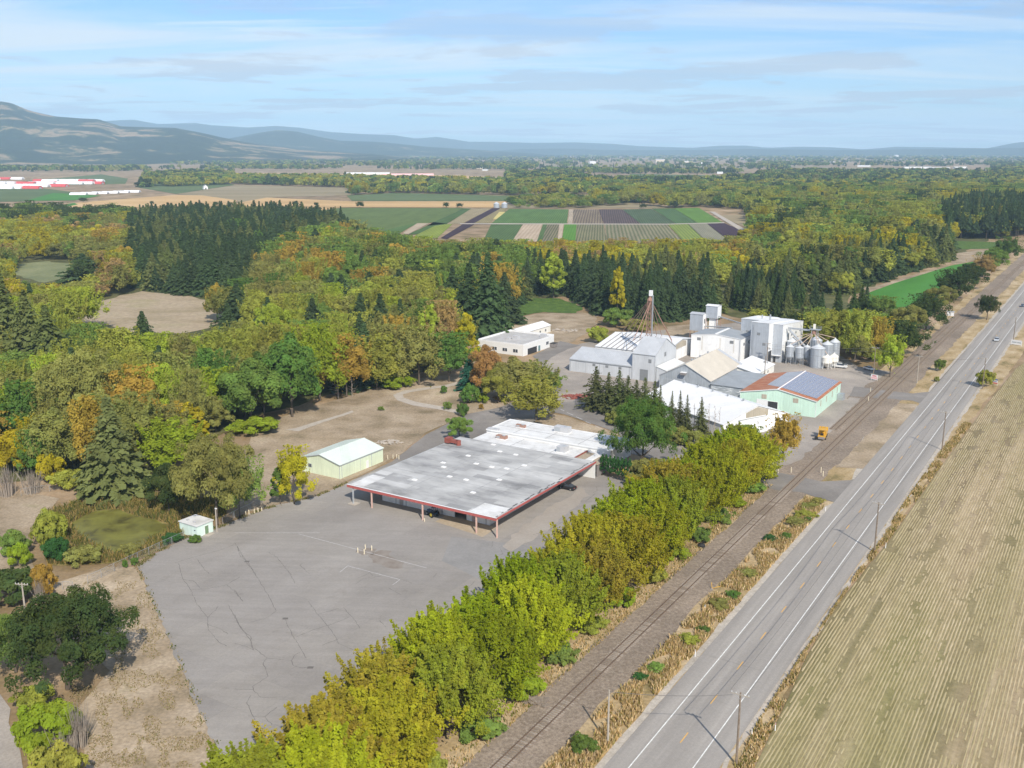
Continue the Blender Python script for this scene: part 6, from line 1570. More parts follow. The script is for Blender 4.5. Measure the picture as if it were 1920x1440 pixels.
def s_rail(rs):
    u = rs.uniform(88, 234); v = rs.uniform(-60.0, -54.4)
    if noise.noise(Vector((u / 5, v / 3, 1))) < -.12: return None
    p = W(u, v); return (p.x, p.y)
tufts('verge_grass', 'tall dry grass between railway and highway', 15000, s_rail, STRAW, (.35, 1.0), .10)
def s_rail2(rs):
    u = rs.uniform(85, 240); v = rs.uniform(-73.5, -69.6); p = W(u, v); return (p.x, p.y)
tufts('track_grass', 'dry grass along the foot of the maple row', 4000, s_rail2, STRAW + [(.12,.14,.03)], (.2, .6), .10)
def s_field(rs):
    u = rs.uniform(95, 330); v = edge_v(u) - rs.uniform(.1, 2.6) if u < 500 else -30
    if noise.noise(Vector((u / 6, v / 2, 8))) < -.15: return None
    p = W(u, max(v, -38.4)); return (p.x, p.y)
tufts('margin_grass', 'dry grass margin between highway shoulder and stubble field', 9000, s_field, STRAW + [(.14,.14,.035)], (.2, .7), .10)
POND = [(130,985),(150,972),(180,958),(220,955),(255,968),(290,975),(320,985),(315,1000),(285,1015),(255,1040),(215,1045),(175,1025),(145,1005)]
MARSH = [(75,1010),(85,965),(130,950),(200,935),(300,930),(420,940),(425,965),(345,1003),(250,1050),(180,1058),(90,1060)]
def s_reed(rs):
    px, py = rs.uniform(75, 425), rs.uniform(930, 1060)
    if not inside(px, py, MARSH) or inside(px, py, POND): return None
    return G(px, py)
tufts('reeds', 'yellow green reeds round the pond', 16000, s_reed, [(.30,.23,.09),(.22,.19,.05),(.14,.15,.035),(.36,.26,.11),(.10,.12,.04)], (.6, 1.7), .11, 'reeds')
def s_left(rs):
    px, py = rs.uniform(130, 430), rs.uniform(1090, 1440)
    if noise.noise(Vector((px / 30, py / 30, 2))) < .0 or px > 255 + (py - 1062) * .44 - 4: return None
    return G(px, py)
tufts('yard_grass', 'short dry tufts on the bare strip beside the lot', 9000, s_left, [(.34,.27,.18),(.30,.24,.15),(.38,.31,.21),(.26,.22,.11),(.22,.21,.09)], (.06, .22), .09)
# green weeds on the verge: countable clumps
for i, (u, v, r, h, tn) in enumerate([(112,-57.4,2.0,2.4,'gd'),(104,-58.5,1.2,1.3,'em'),(99,-56,2.2,1.6,'yg'),(91,-58.3,1.5,1.6,'gr'),(134,-58.6,1.2,1.3,'em'),(138,-57.6,1.5,1.6,'gr'),(150,-56.5,2.0,1.6,'yg'),(155,-55.8,1.2,1.3,'gd'),(166,-57,2.2,1.5,'ol'),(171,-56.0,1.5,1.7,'gd'),(183,-57.2,1.8,1.2,'ol'),
      (203,-59,1.4,1.5,'em'),(206,-56.3,1.3,1.5,'gd'),(216,-57,2.6,1.4,'ol'),(222,-56.6,2.6,1.3,'yg'),(228,-57.5,2.4,1.2,'ol'),(233,-56.5,1.8,1.1,'ol'),(219,-55.2,1.0,1.2,'gd')]):
    p = W(u, v); plant('S', p.x, p.y, h, r, tn, '%s weed clump on the verge, %s from the bottom' % (WORD[tn], ORD[i]), 'weed clumps between railway and highway')

EDGE = [G(*p) for p in [(425,1445),(258,1062),(300,1034),(345,1010),(415,988),(470,964),(520,948),(590,932),(650,907)]]
def s_edge(rs):
    k = rs.randint(0, len(EDGE) - 1); a, b = Vector(EDGE[k]), Vector(EDGE[k + 1]); p = a.lerp(b, rs.uniform()); p += Vector((rs.normal(0, .35), rs.normal(0, .35)))
    if noise.noise(Vector((p.x / 3, p.y / 3, 3))) < -.05: return None
    return (p.x, p.y)
tufts('edge_weeds', 'dry weeds along the crumbling left edge of the asphalt lot', 3500, s_edge, [(.36,.29,.18),(.30,.24,.14)] + [(.10,.13,.03), (.14,.15,.04)], (.1, .45), .10, 'weeds')
# ================================================================== small things
m_pole = surf('pole_timber', [(0.3, (0.15, 0.115, 0.085)), (0.7, (0.27, 0.215, 0.165))], 2.0, 5, coord='OBJ')
m_poleg = plain('grey_timber', (0.36, 0.32, 0.27), 0.95, var=.15)
m_cable = plain('cable', (0.16, 0.15, 0.14), 0.6)
m_ins = plain('insulator', (0.55, 0.56, 0.56), 0.3)
def pole(label, u, v, h, arms=1, trans=False, rot=0.0, mat=None, xy=None):
    o = empty('utility_pole', W(u, v, .05) if xy is None else (*xy, .05), -AZ + rot); tag(o, label, 'pole', 'timber utility poles')
    MB().tube((0, 0, 0), (0, 0, h), .19, .12, 8).build('shaft', mat or m_pole, o)
    for k in range(arms):
        z = h - .35 - k * 1.1
        a = MB().box(-1.3, 1.3, -.17, -.05, z, z + .13).build('crossarm', m_poleg, o)
        im = MB().lathe([(.05, 0), (.08, .1), (.05, .22)], n=8).mesh('insulator', m_ins)
        for x in (-1.2, -.6, .6, 1.2):
            i = link('insulator', im, a); i.location = (x, -.11, z + .13)
        MB().tube((-.7, -.11, z), (0, -.11, z - .6), .025, n=4).tube((.7, -.11, z), (0, -.11, z - .6), .025, n=4).build('brace', m_steel, o)
    if trans:
        for x in (-.55, .1, .75): MB().lathe([(.0, h - 2.9), (.27, h - 2.85), (.27, h - 2.0), (.0, h - 1.95)], x, .35, 10).build('transformer', m_hvac, o)
    return o
def wire(name, label, a, b, sag, r=.035):
    pts = []
    for i in range(15):
        t_ = i / 14; p = Vector(a).lerp(Vector(b), t_); p.z -= sag * 4 * t_ * (1 - t_); pts.append(p)
    o = MB().path(pts, r, 4).build(name, m_cable); tag(o, label, 'wire', 'overhead wires'); return o
RP = [(120.5, 11.2), (208.6, 11.3), (295.5, 11.4), (382.7, 11.4), (486.4, 11.4), (590, 11.4), (695, 11.4)]
for i, (u, h) in enumerate(RP): pole('%s roadside timber pole from the bottom, right of the highway' % ORD[i], u, -38.0 + (0 if i else .3), h, 1)
for i in range(5):
    for k, x in enumerate((-1.2, 1.2)):
        wire('power_line', '%s wire of the %s span along the right of the highway' % (('left', 'right')[k], ORD[i]), W(RP[i][0], -38 + x, 11.2), W(RP[i + 1][0], -38 + x, 11.2), .9)
pole('timber pole at the yard corner beside the lime tree', 377.3, -74.8, 12.4, 1)
pole('slim pole on the bank between railway and second crossing', 379.6, -59.7, 10.4, 1, mat=m_poleg)
pole('pole with three transformers in front of the tall mill block', 379.0, -115.9, 9.6, 1, True)
pole('pole beside the small cream office', 352.6, -108.4, 9.8, 0, True)
pole('grey pole among dry grass between railway and highway', 115.6, -55.3, 8.6, 0, mat=m_poleg)
g = G(48, 1152); pole('grey timber pole with one crossarm at the left edge', 0, 0, 6.3, 1, mat=m_poleg, rot=.4, xy=g)
g = G(407, 998); o = pole('slim lamp pole beside the pump house', 0, 0, 5.6, 0, mat=m_poleg, xy=g)
MB().box(-.12, .45, -.1, .1, 5.55, 5.75).build('lamp_head', m_trimw, o)
for i, z in enumerate((12.0, 10.8, 6.8)):
    wire('service_line', '%s service wire from the yard pole towards the mill' % ('top', 'middle', 'low')[i], W(377.3, -75.4, z), W(379, -115.4, (9.2, 8.6, 7.6)[i]), .7)
wire('service_line', 'wire from the yard pole across the railway', W(377.3, -74.2, 11.9), W(379.6, -60.3, 10.0), .4)
wire('service_line', 'wire from the bank pole across the highway', W(379.6, -59.1, 10.0), W(382.7, -39.2, 11.1), .6)
wire('service_line', 'wire from the grey verge pole across the highway', W(115.6, -55.2, 8.4), W(120.5, -38.8, 10.6), .4)
# --- cars
def car(label, u, v, rot, paint, kind='sedan', name='parked_car'):
    o = empty(name, W(u, v, .16), -AZ + rot); tag(o, label, 'car')
    L, Wd = (4.7, 1.85) if kind == 'sedan' else (5.8, 2.0)
    hb = .95 if kind == 'sedan' else 1.1
    m = plain('paint_' + label[:18].replace(' ', '_'), paint, .25, .1, .6, var=.03)
    x = Wd / 2
    if kind == 'sedan':
        prof = [(-L/2, .35), (-L/2, .72), (-L/2 + .15, .86), (-L/2 + 1.2, hb), (L/2 - .95, hb + .03), (L/2 - .1, hb - .05), (L/2, .7), (L/2, .35)]
        cab = [(-L/2 + 1.15, hb), (-L/2 + 1.95, 1.42), (L/2 - 1.5, 1.45), (L/2 - .7, hb + .02)]
    else:
        prof = [(-L/2, .45), (-L/2, .95), (-L/2 + 1.4, hb), (L/2 - .05, hb), (L/2, .95), (L/2, .45)]
        cab = [(-L/2 + 1.3, hb), (-L/2 + 1.9, 1.8), (-L/2 + 3.5, 1.82), (-L/2 + 3.8, hb)]
    def px_(poly, w, inset=0): return MB().prism([(p[0], p[1]) for p in poly], 'x', -w, w)
    px_(prof, x).build('body', m, o)
    cbm = MB(); n = len(cab); wt_ = x * .92; wtp = x * .74
    vs = [(s_ * (wt_ if p[1] < hb + .1 else wtp), p[0], p[1]) for s_ in (-1, 1) for p in cab]
    cbm.add(vs, [(0, 1, 2, 3), (7, 6, 5, 4), (0, 4, 5, 1), (1, 5, 6, 2), (2, 6, 7, 3)]); cbm.build('cabin', m_glass, o)
    rfm = MB().box(-wtp + .02, wtp - .02, cab[1][0] + .08, cab[2][0] - .08, cab[1][1] + .004, cab[1][1] + .05); rfm.build('roof', m, o)
    wm = MB(); 
    wm.tube((-.11, 0, 0), (.11, 0, 0), .33, n=14); wme = wm.mesh('wheel', m_black)
    rim = MB().tube((-.125, 0, 0), (.125, 0, 0), .19, n=10).mesh('rim', m_steel)
    for sx in (-1, 1):
        for y in (-L/2 + .9, L/2 - .95):
            w_ = link('wheel', wme, o); w_.location = (sx * (x - .08), y, .33); link('rim', rim, w_)
    for sx in (-1, 1):
        MB().box(sx * x * .72 - .2, sx * x * .72 + .2, -L/2 - .02, -L/2 + .05, .62, .76).build('headlight', m_trimw, o)
        MB().box(sx * x * .75 - .17, sx * x * .75 + .17, L/2 - .05, L/2 + .02, .68, .82).build('tail_light', m_red, o)
    return o
car('black sedan parked half under the right edge of the canopy', 209.2, -113.2, -math.pi/2 + .0, (.022, .022, .026))
car('white pickup parked beside the cream hopper tanks', 391.5, -90.6, math.pi/2, (.75, .75, .74), 'pickup')
car('grey car parked behind the white pickup at the silos', 395.0, -90.9, math.pi/2, (.20, .21, .22))
car('silver white car parked at the yard edge near the pole', 393.5, -79.8, .9, (.70, .71, .72))
car('silver car driving towards the camera on the highway', 486.0, -44.6, 0, (.52, .55, .58), name='car')
car('dark blue car farther up the highway', 603.0, -44.6, 0, (.06, .08, .12), name='car')
car('dark car parked behind the solar roof', 349.5, -95.5, math.pi/2, (.03, .035, .045))
# --- yellow track machine in the yard
m_mach = plain('machine_yellow', (.60, .33, .035), .45, var=.12, scale=1.5)
o = empty('track_machine', W(289.5, -70.4, .14), -AZ + .15); tag(o, 'yellow track maintenance machine standing in the gravel yard', 'machine')
MB().box(-1.1, 1.1, -2.6, 2.6, .7, 1.1).build('chassis', m_mach, o)
MB().box(-1.0, 1.0, -.3, 1.6, 1.101, 2.2).build('engine_cover', m_mach, o)
cabp = MB()
for x in (-.95, .87):
    for y in (-2.2, -.5): cabp.box(x, x + .08, y, y + .08, 1.101, 3.0)
cabp.build('cab_frame', m_mach, o); MB().box(-1.1, 1.1, -2.35, -.35, 3.001, 3.1).build('canopy', m_mach, o)
MB().box(-.4, .4, -1.6, -1.0, 1.101, 1.7).build('seat', m_black, o)
wm = MB().tube((-.12, 0, 0), (.12, 0, 0), .5, n=14).mesh('wheel', m_black)
for sx in (-1, 1):
    for y in (-1.7, 1.7): w_ = link('wheel', wm, o); w_.location = (sx * 1.12, y, .5)
for sx in (-1, 1): MB().tube((sx * .8, 1.7, 1.9), (sx * 1.0, 3.3, 2.4), .1, n=6).tube((sx * 1.0, 3.3, 2.4), (sx * 1.0, 3.6, .5), .08, n=6).build('arm', m_mach, o)
for sx in (-.5, .5): MB().tube((sx, 1.0, 2.2), (sx, 1.0, 3.3), .07, n=6).build('exhaust', m_soffit, o)
MB().box(-1.3, 1.3, 1.7, 2.4, 1.9, 2.9).build('tool_head', m_mach, o)
MB().box(-1.9, -1.25, -3.6, -2.2, .3, 1.0).build('counterweight', m_black, o)
MB().box(-.9, .9, -3.4, -2.61, .45, .95).build('bumper', m_soffit, o)
# --- blue tractor below the canopy
o = empty('tractor', W(176.0, -131.2, .13), -AZ + 1.2); tag(o, 'blue tractor with yellow wheels parked below the red fascia canopy', 'tractor')
mbl = plain('tractor_blue', (.05, .09, .17), .4)
MB().prism([(-.4, .7), (1.7, .75), (1.7, 1.25), (.0, 1.35), (-.4, 1.2)], 'x', -.35, .35).build('bonnet', mbl, o)
MB().box(-.6, .6, -1.4, -.45, .75, 1.0).build('platform', mbl, o)
MB().box(-.62, .62, -1.4, -.45, 2.35, 2.45).build('roll_bar', mbl, o)
for x in (-.6, .52):
    for y in (-1.38, -.55): MB().box(x, x + .08, y, y + .08, 1.0, 2.349).build('roll_post', mbl, o)
MB().box(-.25, .25, -1.3, -.8, 1.001, 1.5).build('seat', m_black, o)
for sx in (-1, 1):
    w_ = MB().tube((sx * .62, -.95, .72), (sx * 1.0, -.95, .72), .72, n=16).build('rear_wheel', m_black, o); MB().tube((sx * .99, -.95, .72), (sx * 1.02, -.95, .72), .42, n=12).build('rim', plain('rim_yellow', (.62, .48, .06), .5), w_)
    w_ = MB().tube((sx * .5, 1.2, .42), (sx * .75, 1.2, .42), .42, n=14).build('front_wheel', m_black, o); MB().tube((sx * .74, 1.2, .42), (sx * .77, 1.2, .42), .22, n=10).build('rim', m_hvac, w_)
# --- bollards, posts, signs
m_bol = plain('cream_bollard', (.66, .58, .42), .7, var=.08)
def bollard(label, x, y, h=1.1, r=.12, group='bollards on the lot'):
    o = tag(empty('bollard', (x, y, .13)), label, 'bollard', group)
    MB().lathe([(r, 0), (r, h * .9), (r * .6, h)], n=10).build('post', m_bol, o); MB().lathe([(r * 1.6, 0), (r * 1.6, .08)], n=10).build('base', m_path, o); return o
for i, q in enumerate(((671,1037),(683,1040),(685,1031),(697,1033))): g = G(*q); bollard('%s cream bollard of the four round the stain on the lot' % ('left', 'front', 'rear', 'right')[i], g[0], g[1])
for i, q in enumerate(((461,967),(467,965),(477,963),(484,961),(491,959))): g = G(*q); bollard('%s cream post from the left beside the fence corner' % ORD[i], g[0], g[1], 1.1, .12, 'posts by the fence corner')
for i, q in enumerate(((727,862),(737,861),(744,860),(748,862))): g = G(*q); bollard('%s cream post from the left at the rear of the green shed' % ORD[i], g[0], g[1], 1.2, .11, 'posts behind the green shed')
g = G(796, 979); bollard('short white post beside the middle canopy post', g[0], g[1], .8, .12)
for i, q in enumerate(((1459,888),(1483,887),(1539,887),(1543,894),(1628,752),(1632,735))): g = G(*q); bollard('%s pale marker post from the left near the crossings' % ORD[i], g[0], g[1], 1.5, .11, 'marker posts at the crossings')
for i, (u, v) in enumerate(((131.5,-35.6),(128,-38.0),(212,-36.4),(270,-37.8),(163,-58.7),(146,-53.9),(228,-53.4))):
    p = W(u, v); o = tag(empty('marker_post', (p.x, p.y, .07)), '%s white roadside marker post from the bottom of the picture' % ORD[i], 'marker post', 'white marker posts')
    MB().box(-.06, .06, -.03, .03, 0, 1.3).build('post', m_trimw, o); MB().box(-.062, .062, -.034, .034, 1.05, 1.25).build('reflector', m_red if i == 0 else m_trimg, o)
def sign(label, u, v, w, h, z, face, rot=0.0, cols=None, xy=None):
    o = tag(empty('sign', W(u, v, .07) if xy is None else (*xy, .07), -AZ + rot), label, 'sign')
    for x in (-w/2 + .1, w/2 - .2): MB().box(x, x + .1, -.05, .05, 0, z + h * .9).build('post', m_trimw, o)
    MB().box(-w/2, w/2, -.12, -.051, z, z + h).build('board', face, o)
    for i, (x0, x1, z0, z1, m) in enumerate(cols or []): MB().box(-w/2 + x0 * w, -w/2 + x1 * w, -.135, -.121, z + z0 * h, z + z1 * h).build('print', m, o)
    return o
m_sblue = plain('sign_blue', (.08, .13, .35), .5); m_sred = plain('sign_red', (.55, .06, .07), .5); m_pinks = plain('sign_pink', (.72, .42, .42), .6)
sign('white real estate sign with red band beside the roadside pole', 391.4, -35.4, 3.0, 1.7, .7, m_trimw, -.3, [(0, 1, .0, .22, m_sred), (0, 1, .72, 1, m_sblue), (.1, .9, .38, .5, m_sblue)])
sign('white board sign at the field corner far up the highway', 478.5, -36.0, 4.6, 2.0, .5, m_trimw, -.3, [(.08, .5, .35, .6, m_trimg), (.55, .9, .35, .6, m_trimg)])
sign('pink and white sign at the foot of the yard pole', 375.6, -74.0, 2.6, 1.8, .5, m_trimw, -.2, [(.05, .95, .1, .55, m_pinks), (.2, .8, .65, .85, m_sred)])
sign('white board on posts in the garden bed', 0, 0, 2.1, 1.0, .6, m_trimw, .3, [(.2, .8, .3, .6, m_trimg)], xy=G(957, 751))
o = tag(empty('signal_box', W(550, -73.5, .1), -AZ), 'small white equipment cabinet beside the railway far up the line', 'cabinet')
MB().box(-1.6, 1.6, -1, 1, 0, 2.1).build('cabinet', m_trimw, o); MB().box(-1.8, 1.8, -1.2, 1.2, 2.101, 2.25).build('roof', m_trimg, o); MB().box(-.4, .4, -1.05, -1.001, .1, 1.9).build('door', m_hvac, o)
# lettering on walls
def text(s_, parent, loc, size, rot, mat, name='lettering'):
    cu = bpy.data.curves.new(name, 'FONT'); cu.body = s_; cu.size = size; cu.extrude = .01; cu.materials.append(mat)
    o = link(name, cu, parent); o.location = loc; o.rotation_euler = rot
    dg = bpy.context.evaluated_depsgraph_get(); me = bpy.data.meshes.new_from_object(o.evaluated_get(dg)); bpy.data.objects.remove(o)
    me.materials.clear(); me.materials.append(mat); q = link(name, me, parent); q.location = loc; q.rotation_euler = rot; return q
cwh = [o for o in bpy.data.objects if o.name == 'canopy_warehouse'][0]
text('10', cwh, (X0 + 3.0, YF - .03, 2.1), 1.1, (math.pi/2, 0, 0), m_dark)
wwh = [o for o in bpy.data.objects if o.name == 'white_warehouse'][0]
text('5', wwh, (.2, -.14, 2.9), 1.4, (math.pi/2, 0, 0), m_dark)
# --- chain link fence round the pond
m_mesh = plain('chain_link', (.45, .45, .44), .6, .3)
def fence(label, pts, h=1.8, rails=True):
    P = [Vector((*G(*p), .08)) for p in pts]; o = tag(empty('chain_link_fence', P[0]), label, 'fence', 'chain link fences'); b0 = P[0]
    pm_ = MB().tube((0, 0, 0), (0, 0, h), .045, n=6).mesh('post', m_steel); wmesh = MB(); rl = MB()
    for a, b in zip(P[:-1], P[1:]):
        n = max(1, int((b - a).length / 3)); d = (b - a)
        for i in range(n + 1):
            q = link('post', pm_, o); q.location = a + d * (i / n) - b0
        rl.tube(a - b0 + Vector((0, 0, h)), b - b0 + Vector((0, 0, h)), .03, n=4)
        m_ = int(d.length / .28)
        for i in range(m_):                                     # the woven wire, diagonal both ways
            s0, s1 = a + d * (i / m_) - b0, a + d * min(1, (i + 6) / m_) - b0
            wmesh.tube(s0 + Vector((0, 0, .05)), s1 + Vector((0, 0, h)), .008, n=3, cap=False); wmesh.tube(s0 + Vector((0, 0, h)), s1 + Vector((0, 0, .05)), .008, n=3, cap=False)
    rl.build('top_rail', m_steel, o); wmesh.build('wire_mesh', m_mesh, o); return o
fence('chain link fence between pond and lot', [(165,1096),(215,1072),(300,1032),(345,1012)])
fence('chain link fence behind the fence corner posts', [(418,985),(440,972),(470,958),(492,944)])
fence('chain link fence behind the pond', [(40,930),(120,918),(200,908)])
o = fence('white tube gate standing open on the pond path', [(118,1106),(138,1107)], 1.7)
# --- debris
def heap(name, label, q, n, r, mat, sz=(.2, .7)):
    rg = random.Random(n); g = G(*q); o = tag(empty(name, (*g, .1)), label, 'debris')
    mb = MB()
    for _ in range(n):
        a = rg.uniform(0, 6.28); d = r * rg.random() ** .6; s_ = rg.uniform(*sz); x, y = d * math.cos(a) * 1.5, d * math.sin(a); z = max(0, .5 * (1 - d / r)) * rg.random()
        c, si = math.cos(a * 3), math.sin(a * 3)
        pts = [(x + c * dx - si * dy, y + si * dx + c * dy) for dx, dy in ((-s_, -s_ * .4), (s_, -s_ * .5), (s_ * .9, s_ * .4), (-s_ * .8, s_ * .5))]
        mb.hexa([(*p, z) for p in pts], [(p[0] * .98 + .02 * x, p[1] * .98 + .02 * y, z + s_ * rg.uniform(.15, .5)) for p in pts])
    tag(mb.build('rubble', mat, o), kind='stuff'); return o
heap('rubble_heap', 'pale rubble spread beside the pale green shed', (728,831), 60, 2.6, m_path)
heap('rubble_heap', 'broken concrete on the dirt behind the white office', (1058,620), 45, 4.5, m_path, (.3, .9))
heap('scrap_heap', 'rusty scrap heap at the edge of the rear parking lot', (1085,745), 70, 4.0, m_brownm, (.3, .9))
heap('timber_heap', 'grey timber scraps beside the track below the maples', (1004,1318), 40, 1.6, m_tie2, (.2, .8))
o = tag(MB().lathe([(.0, 0), (.8, .15), (.85, .5), (.4, .8), (.0, .85)], n=9).build('black_bag', m_black), 'black plastic sack lying beside the railway', 'bag'); o.location = (*G(1315, 1026), .1); o.rotation_euler = (.1, .05, 0)
o = tag(empty('dumpster', (*G(1038, 651), .13), -AZ), 'dark dumpster at the corner of the white rear office', 'dumpster')
MB().hexa([(-1, -1.4, .15), (1, -1.4, .15), (1, 1.4, .15), (-1, 1.4, .15)], [(-1.2, -1.6, 1.7), (1.2, -1.6, 1.7), (1.2, 1.6, 1.7), (-1.2, 1.6, 1.7)]).build('body', m_soffit, o); MB().box(-1.25, 1.25, -1.65, 1.65, 1.701, 1.8).build('lid', m_black, o)
o = tag(empty('timber_screen', (*G(1010, 712), .1), -AZ), 'upright orange timber screen beside the garden trees', 'screen')
bm_ = MB().box(0, .28, -.05, .05, 0, 4.2).mesh('board', plain('orange_timber', (.42, .16, .07), .8, var=.15))
for i in range(9): q = link('board', bm_, o); q.location = (i * .36, 0, 0)
MB().box(-.05, 3.2, .051, .12, 3.4, 3.6).build('rail', m_wood, o)
o = tag(empty('barrier_arm', (*G(1335, 1106), .1), -AZ), 'bent orange barrier arm on the verge beside the track', 'barrier')
MB().tube((0, 0, .2), (1.6, .5, .9), .06, n=6).build('arm', m_mach, o); MB().tube((0, 0, .2), (-.5, .9, 1.0), .06, n=6).build('post', m_mach, o); MB().box(-.2, .2, -.2, .2, 0, .2).build('foot', m_steel, o)
# --- far farm buildings
m_farw = plain('far_white_wall', (.72, .72, .71), .8, var=.04); m_farr = plain('far_red_roof', (.48, .10, .08), .7); m_farg = plain('far_grey_roof', (.36, .36, .37), .7); m_fart = plain('far_cream_wall', (.55, .48, .38), .8)
m_tun = plain('tunnel_film', (.78, .79, .80), .5, var=.04); m_tunr = plain('tunnel_red_film', (.55, .09, .09), .6)
def far_house(name, label, x, y, w, l, e, rg_, rot, wall, roof, group=None, cat='building'):
    o = tag(empty(name, (x, y, .3), rot), label, cat, group)
    MB().prism([(-w/2, 0), (w/2, 0), (w/2, e), (0, rg_ - .2), (-w/2, e)], 'y', -l/2, l/2).build('wall', wall, o)
    s_ = (rg_ - e) / (w / 2)
    for sx in (-1, 1):
        q = [(sx * (w/2 + .4), -l/2 - .4, e - s_ * .4), (0, -l/2 - .4, rg_), (0, l/2 + .4, rg_), (sx * (w/2 + .4), l/2 + .4, e - s_ * .4)]
        MB().slab(q if sx < 0 else [q[1], q[0], q[3], q[2]], .2).build('roof_slope', roof, o)
    MB().box(-w * .15, w * .15, -l/2 - .06, -l/2 - .004, .1, min(e, 3)).build('door', m_dark, o)
    for yy in np.linspace(-l * .35, l * .35, 3): MB().box(w/2 + .004, w/2 + .06, yy - .6, yy + .6, 1.2, 2.3).build('window', m_glass, o)
    return o
for i, (px, py, w, l, e, r_, rot, lb) in enumerate([(1012,374,9,13,4.5,8,.9,'white farmhouse with grey roof beyond the crop plots, left of the pair'),(1040,372,9,12,5,9,.2,'white farmhouse beyond the crop plots, right of the pair'),(1063,386,8,12,3.5,5.5,1.2,'low white shed right of the farmhouses'),
        (385,355,9,11,5,9.5,.5,'white farmhouse among trees beyond the wheat'),(1258,380,10,14,3.5,6,1.1,'cream house at the right end of the crop plots'),(1850,361,12,18,4,6,.8,'white shed beside the far green field'),(1145,372,6,12,3,4,1.4,'small white trailer beyond the crop plots')]):
    x, y = G(px, py); far_house('farmhouse', lb, x, y, w, l, e, r_, rot, m_farw if 'cream' not in lb else m_fart, m_farg)
for i, px in enumerate((931, 946)):
    x, y = G(px, 390); o = tag(empty('grain_bin', (x, y, .3)), '%s of the two silver grain bins beside the far crop plots' % ('left', 'right')[i], 'grain bin', 'far silver grain bins')
    MB().lathe([(4.2, 0), (4.2, 6.2)], n=20).build('body', m_bin, o); MB().lathe([(4.4, 6.21), (.5, 8.3), (.5, 8.6)], n=20).build('roof', m_binroof, o)
# hoop houses: rows of film tunnels at the far left
def tunnel(label, x, y, w, l, h, rot, mat, group):
    o = tag(empty('hoop_house', (x, y, .45), rot), label, 'greenhouse', group)
    pr = [(w/2 * math.cos(a), h * math.sin(a)) for a in np.linspace(math.pi, 0, 9)]
    MB().prism(pr, 'y', -l/2, l/2).build('film', mat, o); MB().prism([(p[0] * .5, p[1] * .6) for p in pr], 'y', -l/2 - .1, -l/2 - .004).build('door', m_farg, o)
rg = random.Random(21)
for rw, (y0, x0, x1, n) in enumerate(((337, -60, 30, 5), (341, 78, 180, 7), (345.5, -40, 178, 13), (350.5, -60, 110, 11), (354, -60, 60, 8))):
    for i in range(n):
        px = x0 + (x1 - x0) * i / max(1, n - 1); red = rg.random() < .3
        x, y = G(px, y0 + rg.uniform(-.3, .3)); tunnel('%s hoop house, %s from the left in the %s row at the far left' % ('red' if red else 'white', ORD[i], ('rearmost', 'second', 'third', 'fourth', 'nearest')[rw]), x, y, 15, 46, 6.5, math.pi/2 + rg.uniform(-.05, .05) - .25, m_tunr if red else m_tun, 'hoop houses at the far left')
for i in range(6):
    x, y = G(148 + i * 20, 365.5 - i * .9); tunnel('low white tunnel, %s from the left, beside the wheat field' % ORD[i], x, y, 16, 30, 4.2, math.pi/2 + .05, m_tun, 'low tunnels beside the wheat')
x, y = G(600, 330); 
for i, (px, py, l) in enumerate(((690,327,150),(765,329,170))):
    x, y = G(px, py); tunnel('long %s greenhouse range behind the far wheat' % ('white' if i == 0 else 'pinkish'), x, y, 14, l, 6, math.pi/2, m_tun if i == 0 else m_pinks, 'long greenhouses behind the far wheat')
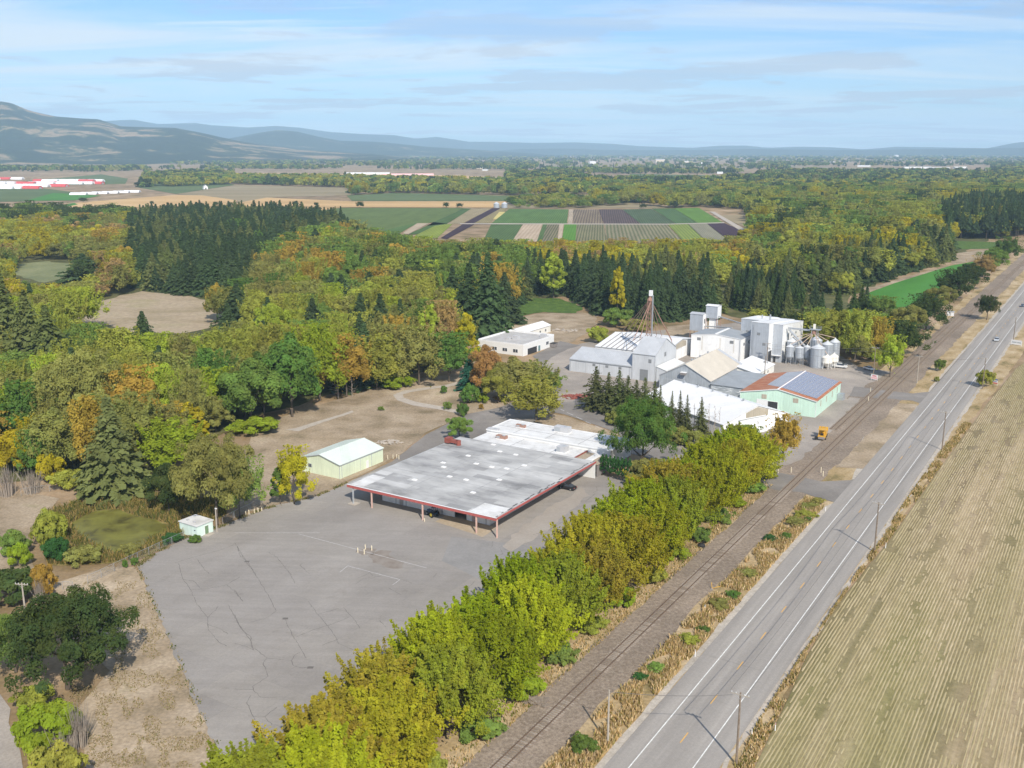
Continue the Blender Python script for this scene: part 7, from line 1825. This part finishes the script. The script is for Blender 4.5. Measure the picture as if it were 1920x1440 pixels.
# scattered far buildings, white specks on the valley floor
spots = [(1237,306,60,26),(1110,307,40,14),(1000,330,55,9),(1020,331,40,8),(1290,305,90,10),(1320,307,70,8),(820,306,50,7),(870,304,40,7),(740,305,60,8),(570,303,30,7),(520,306,25,6),(460,297,50,8),(270,297,80,8),(300,298,60,7),(1620,313,60,8),(1720,316,120,9),(1760,317,90,8),(1800,316,70,8),(1680,296,40,30),(1510,291,60,10),
         (900,317,30,6),(910,320,22,6),(640,300,30,7),(380,296,40,7),(330,302,26,6),(1350,326,20,7),(1400,300,40,8),(1560,305,30,7),(150,292,26,8),(210,288,22,8),(250,286,26,8),(450,290,30,8),(500,288,30,8),(540,289,30,8),(580,291,30,8),(620,292,30,8)]
for i, (px, py, l, hgt) in enumerate(spots):
    x, y = G(px, py); ey = ('far left', 'left of centre', 'right of centre', 'far right')[min(3, int(px / 480))]
    far_house('distant_building', 'distant %s building on the valley floor, %s' % ('long pale' if l > 55 else 'tall white' if hgt > 12 else 'small white', ey), x, y, 14 if hgt < 12 else 22, l, hgt * .8, hgt, math.pi/2 + rg.uniform(-.5, .5), m_farw if i % 4 else m_fart, m_farw if i % 3 else m_farg, 'distant buildings, %s, %s' % (ey, 'long' if l > 55 else 'tall' if hgt > 12 else 'small'))
# lone trees on the wheat
for i, (px, py, h, r) in enumerate(((405,387,6,4),(433,386.5,5,3),(554,387,7,5),(592,387,5,3),(675,390,8,5),(837,390,7,4),(862,390,6,4),(156,380,7,6),(285,384,5,3),(1265,390,9,7),(1206,391,6,5))):
    x, y = G(px, py); plant('B', x, y, h, r, 'dk', '%s lone small tree from the left on the far field boundary' % ORD[i], 'lone trees on the wheat boundary', .5)
# ================================================================== haze: one closed box of even, thin air round everything
t = bpy.data.materials.new('haze_air'); t.use_nodes = True
nt = t.node_tree
for n in list(nt.nodes):
    if n.type != 'OUTPUT_MATERIAL': nt.nodes.remove(n)
pv = nt.nodes.new('ShaderNodeVolumePrincipled')
pv.inputs['Color'].default_value = (0.52, 0.76, 1.0, 1)
pv.inputs['Density'].default_value = 6.4e-5
pv.inputs['Anisotropy'].default_value = -0.15
nt.links.new(pv.outputs[0], nt.nodes['Material Output'].inputs['Volume'])
HB = 24500.0
hz = MB().box(-HB, HB, -HB, HB, -6.0, 780.0).build('haze', t)
tag(hz, 'thin blue haze hanging over the whole valley', 'haze', kind='stuff')
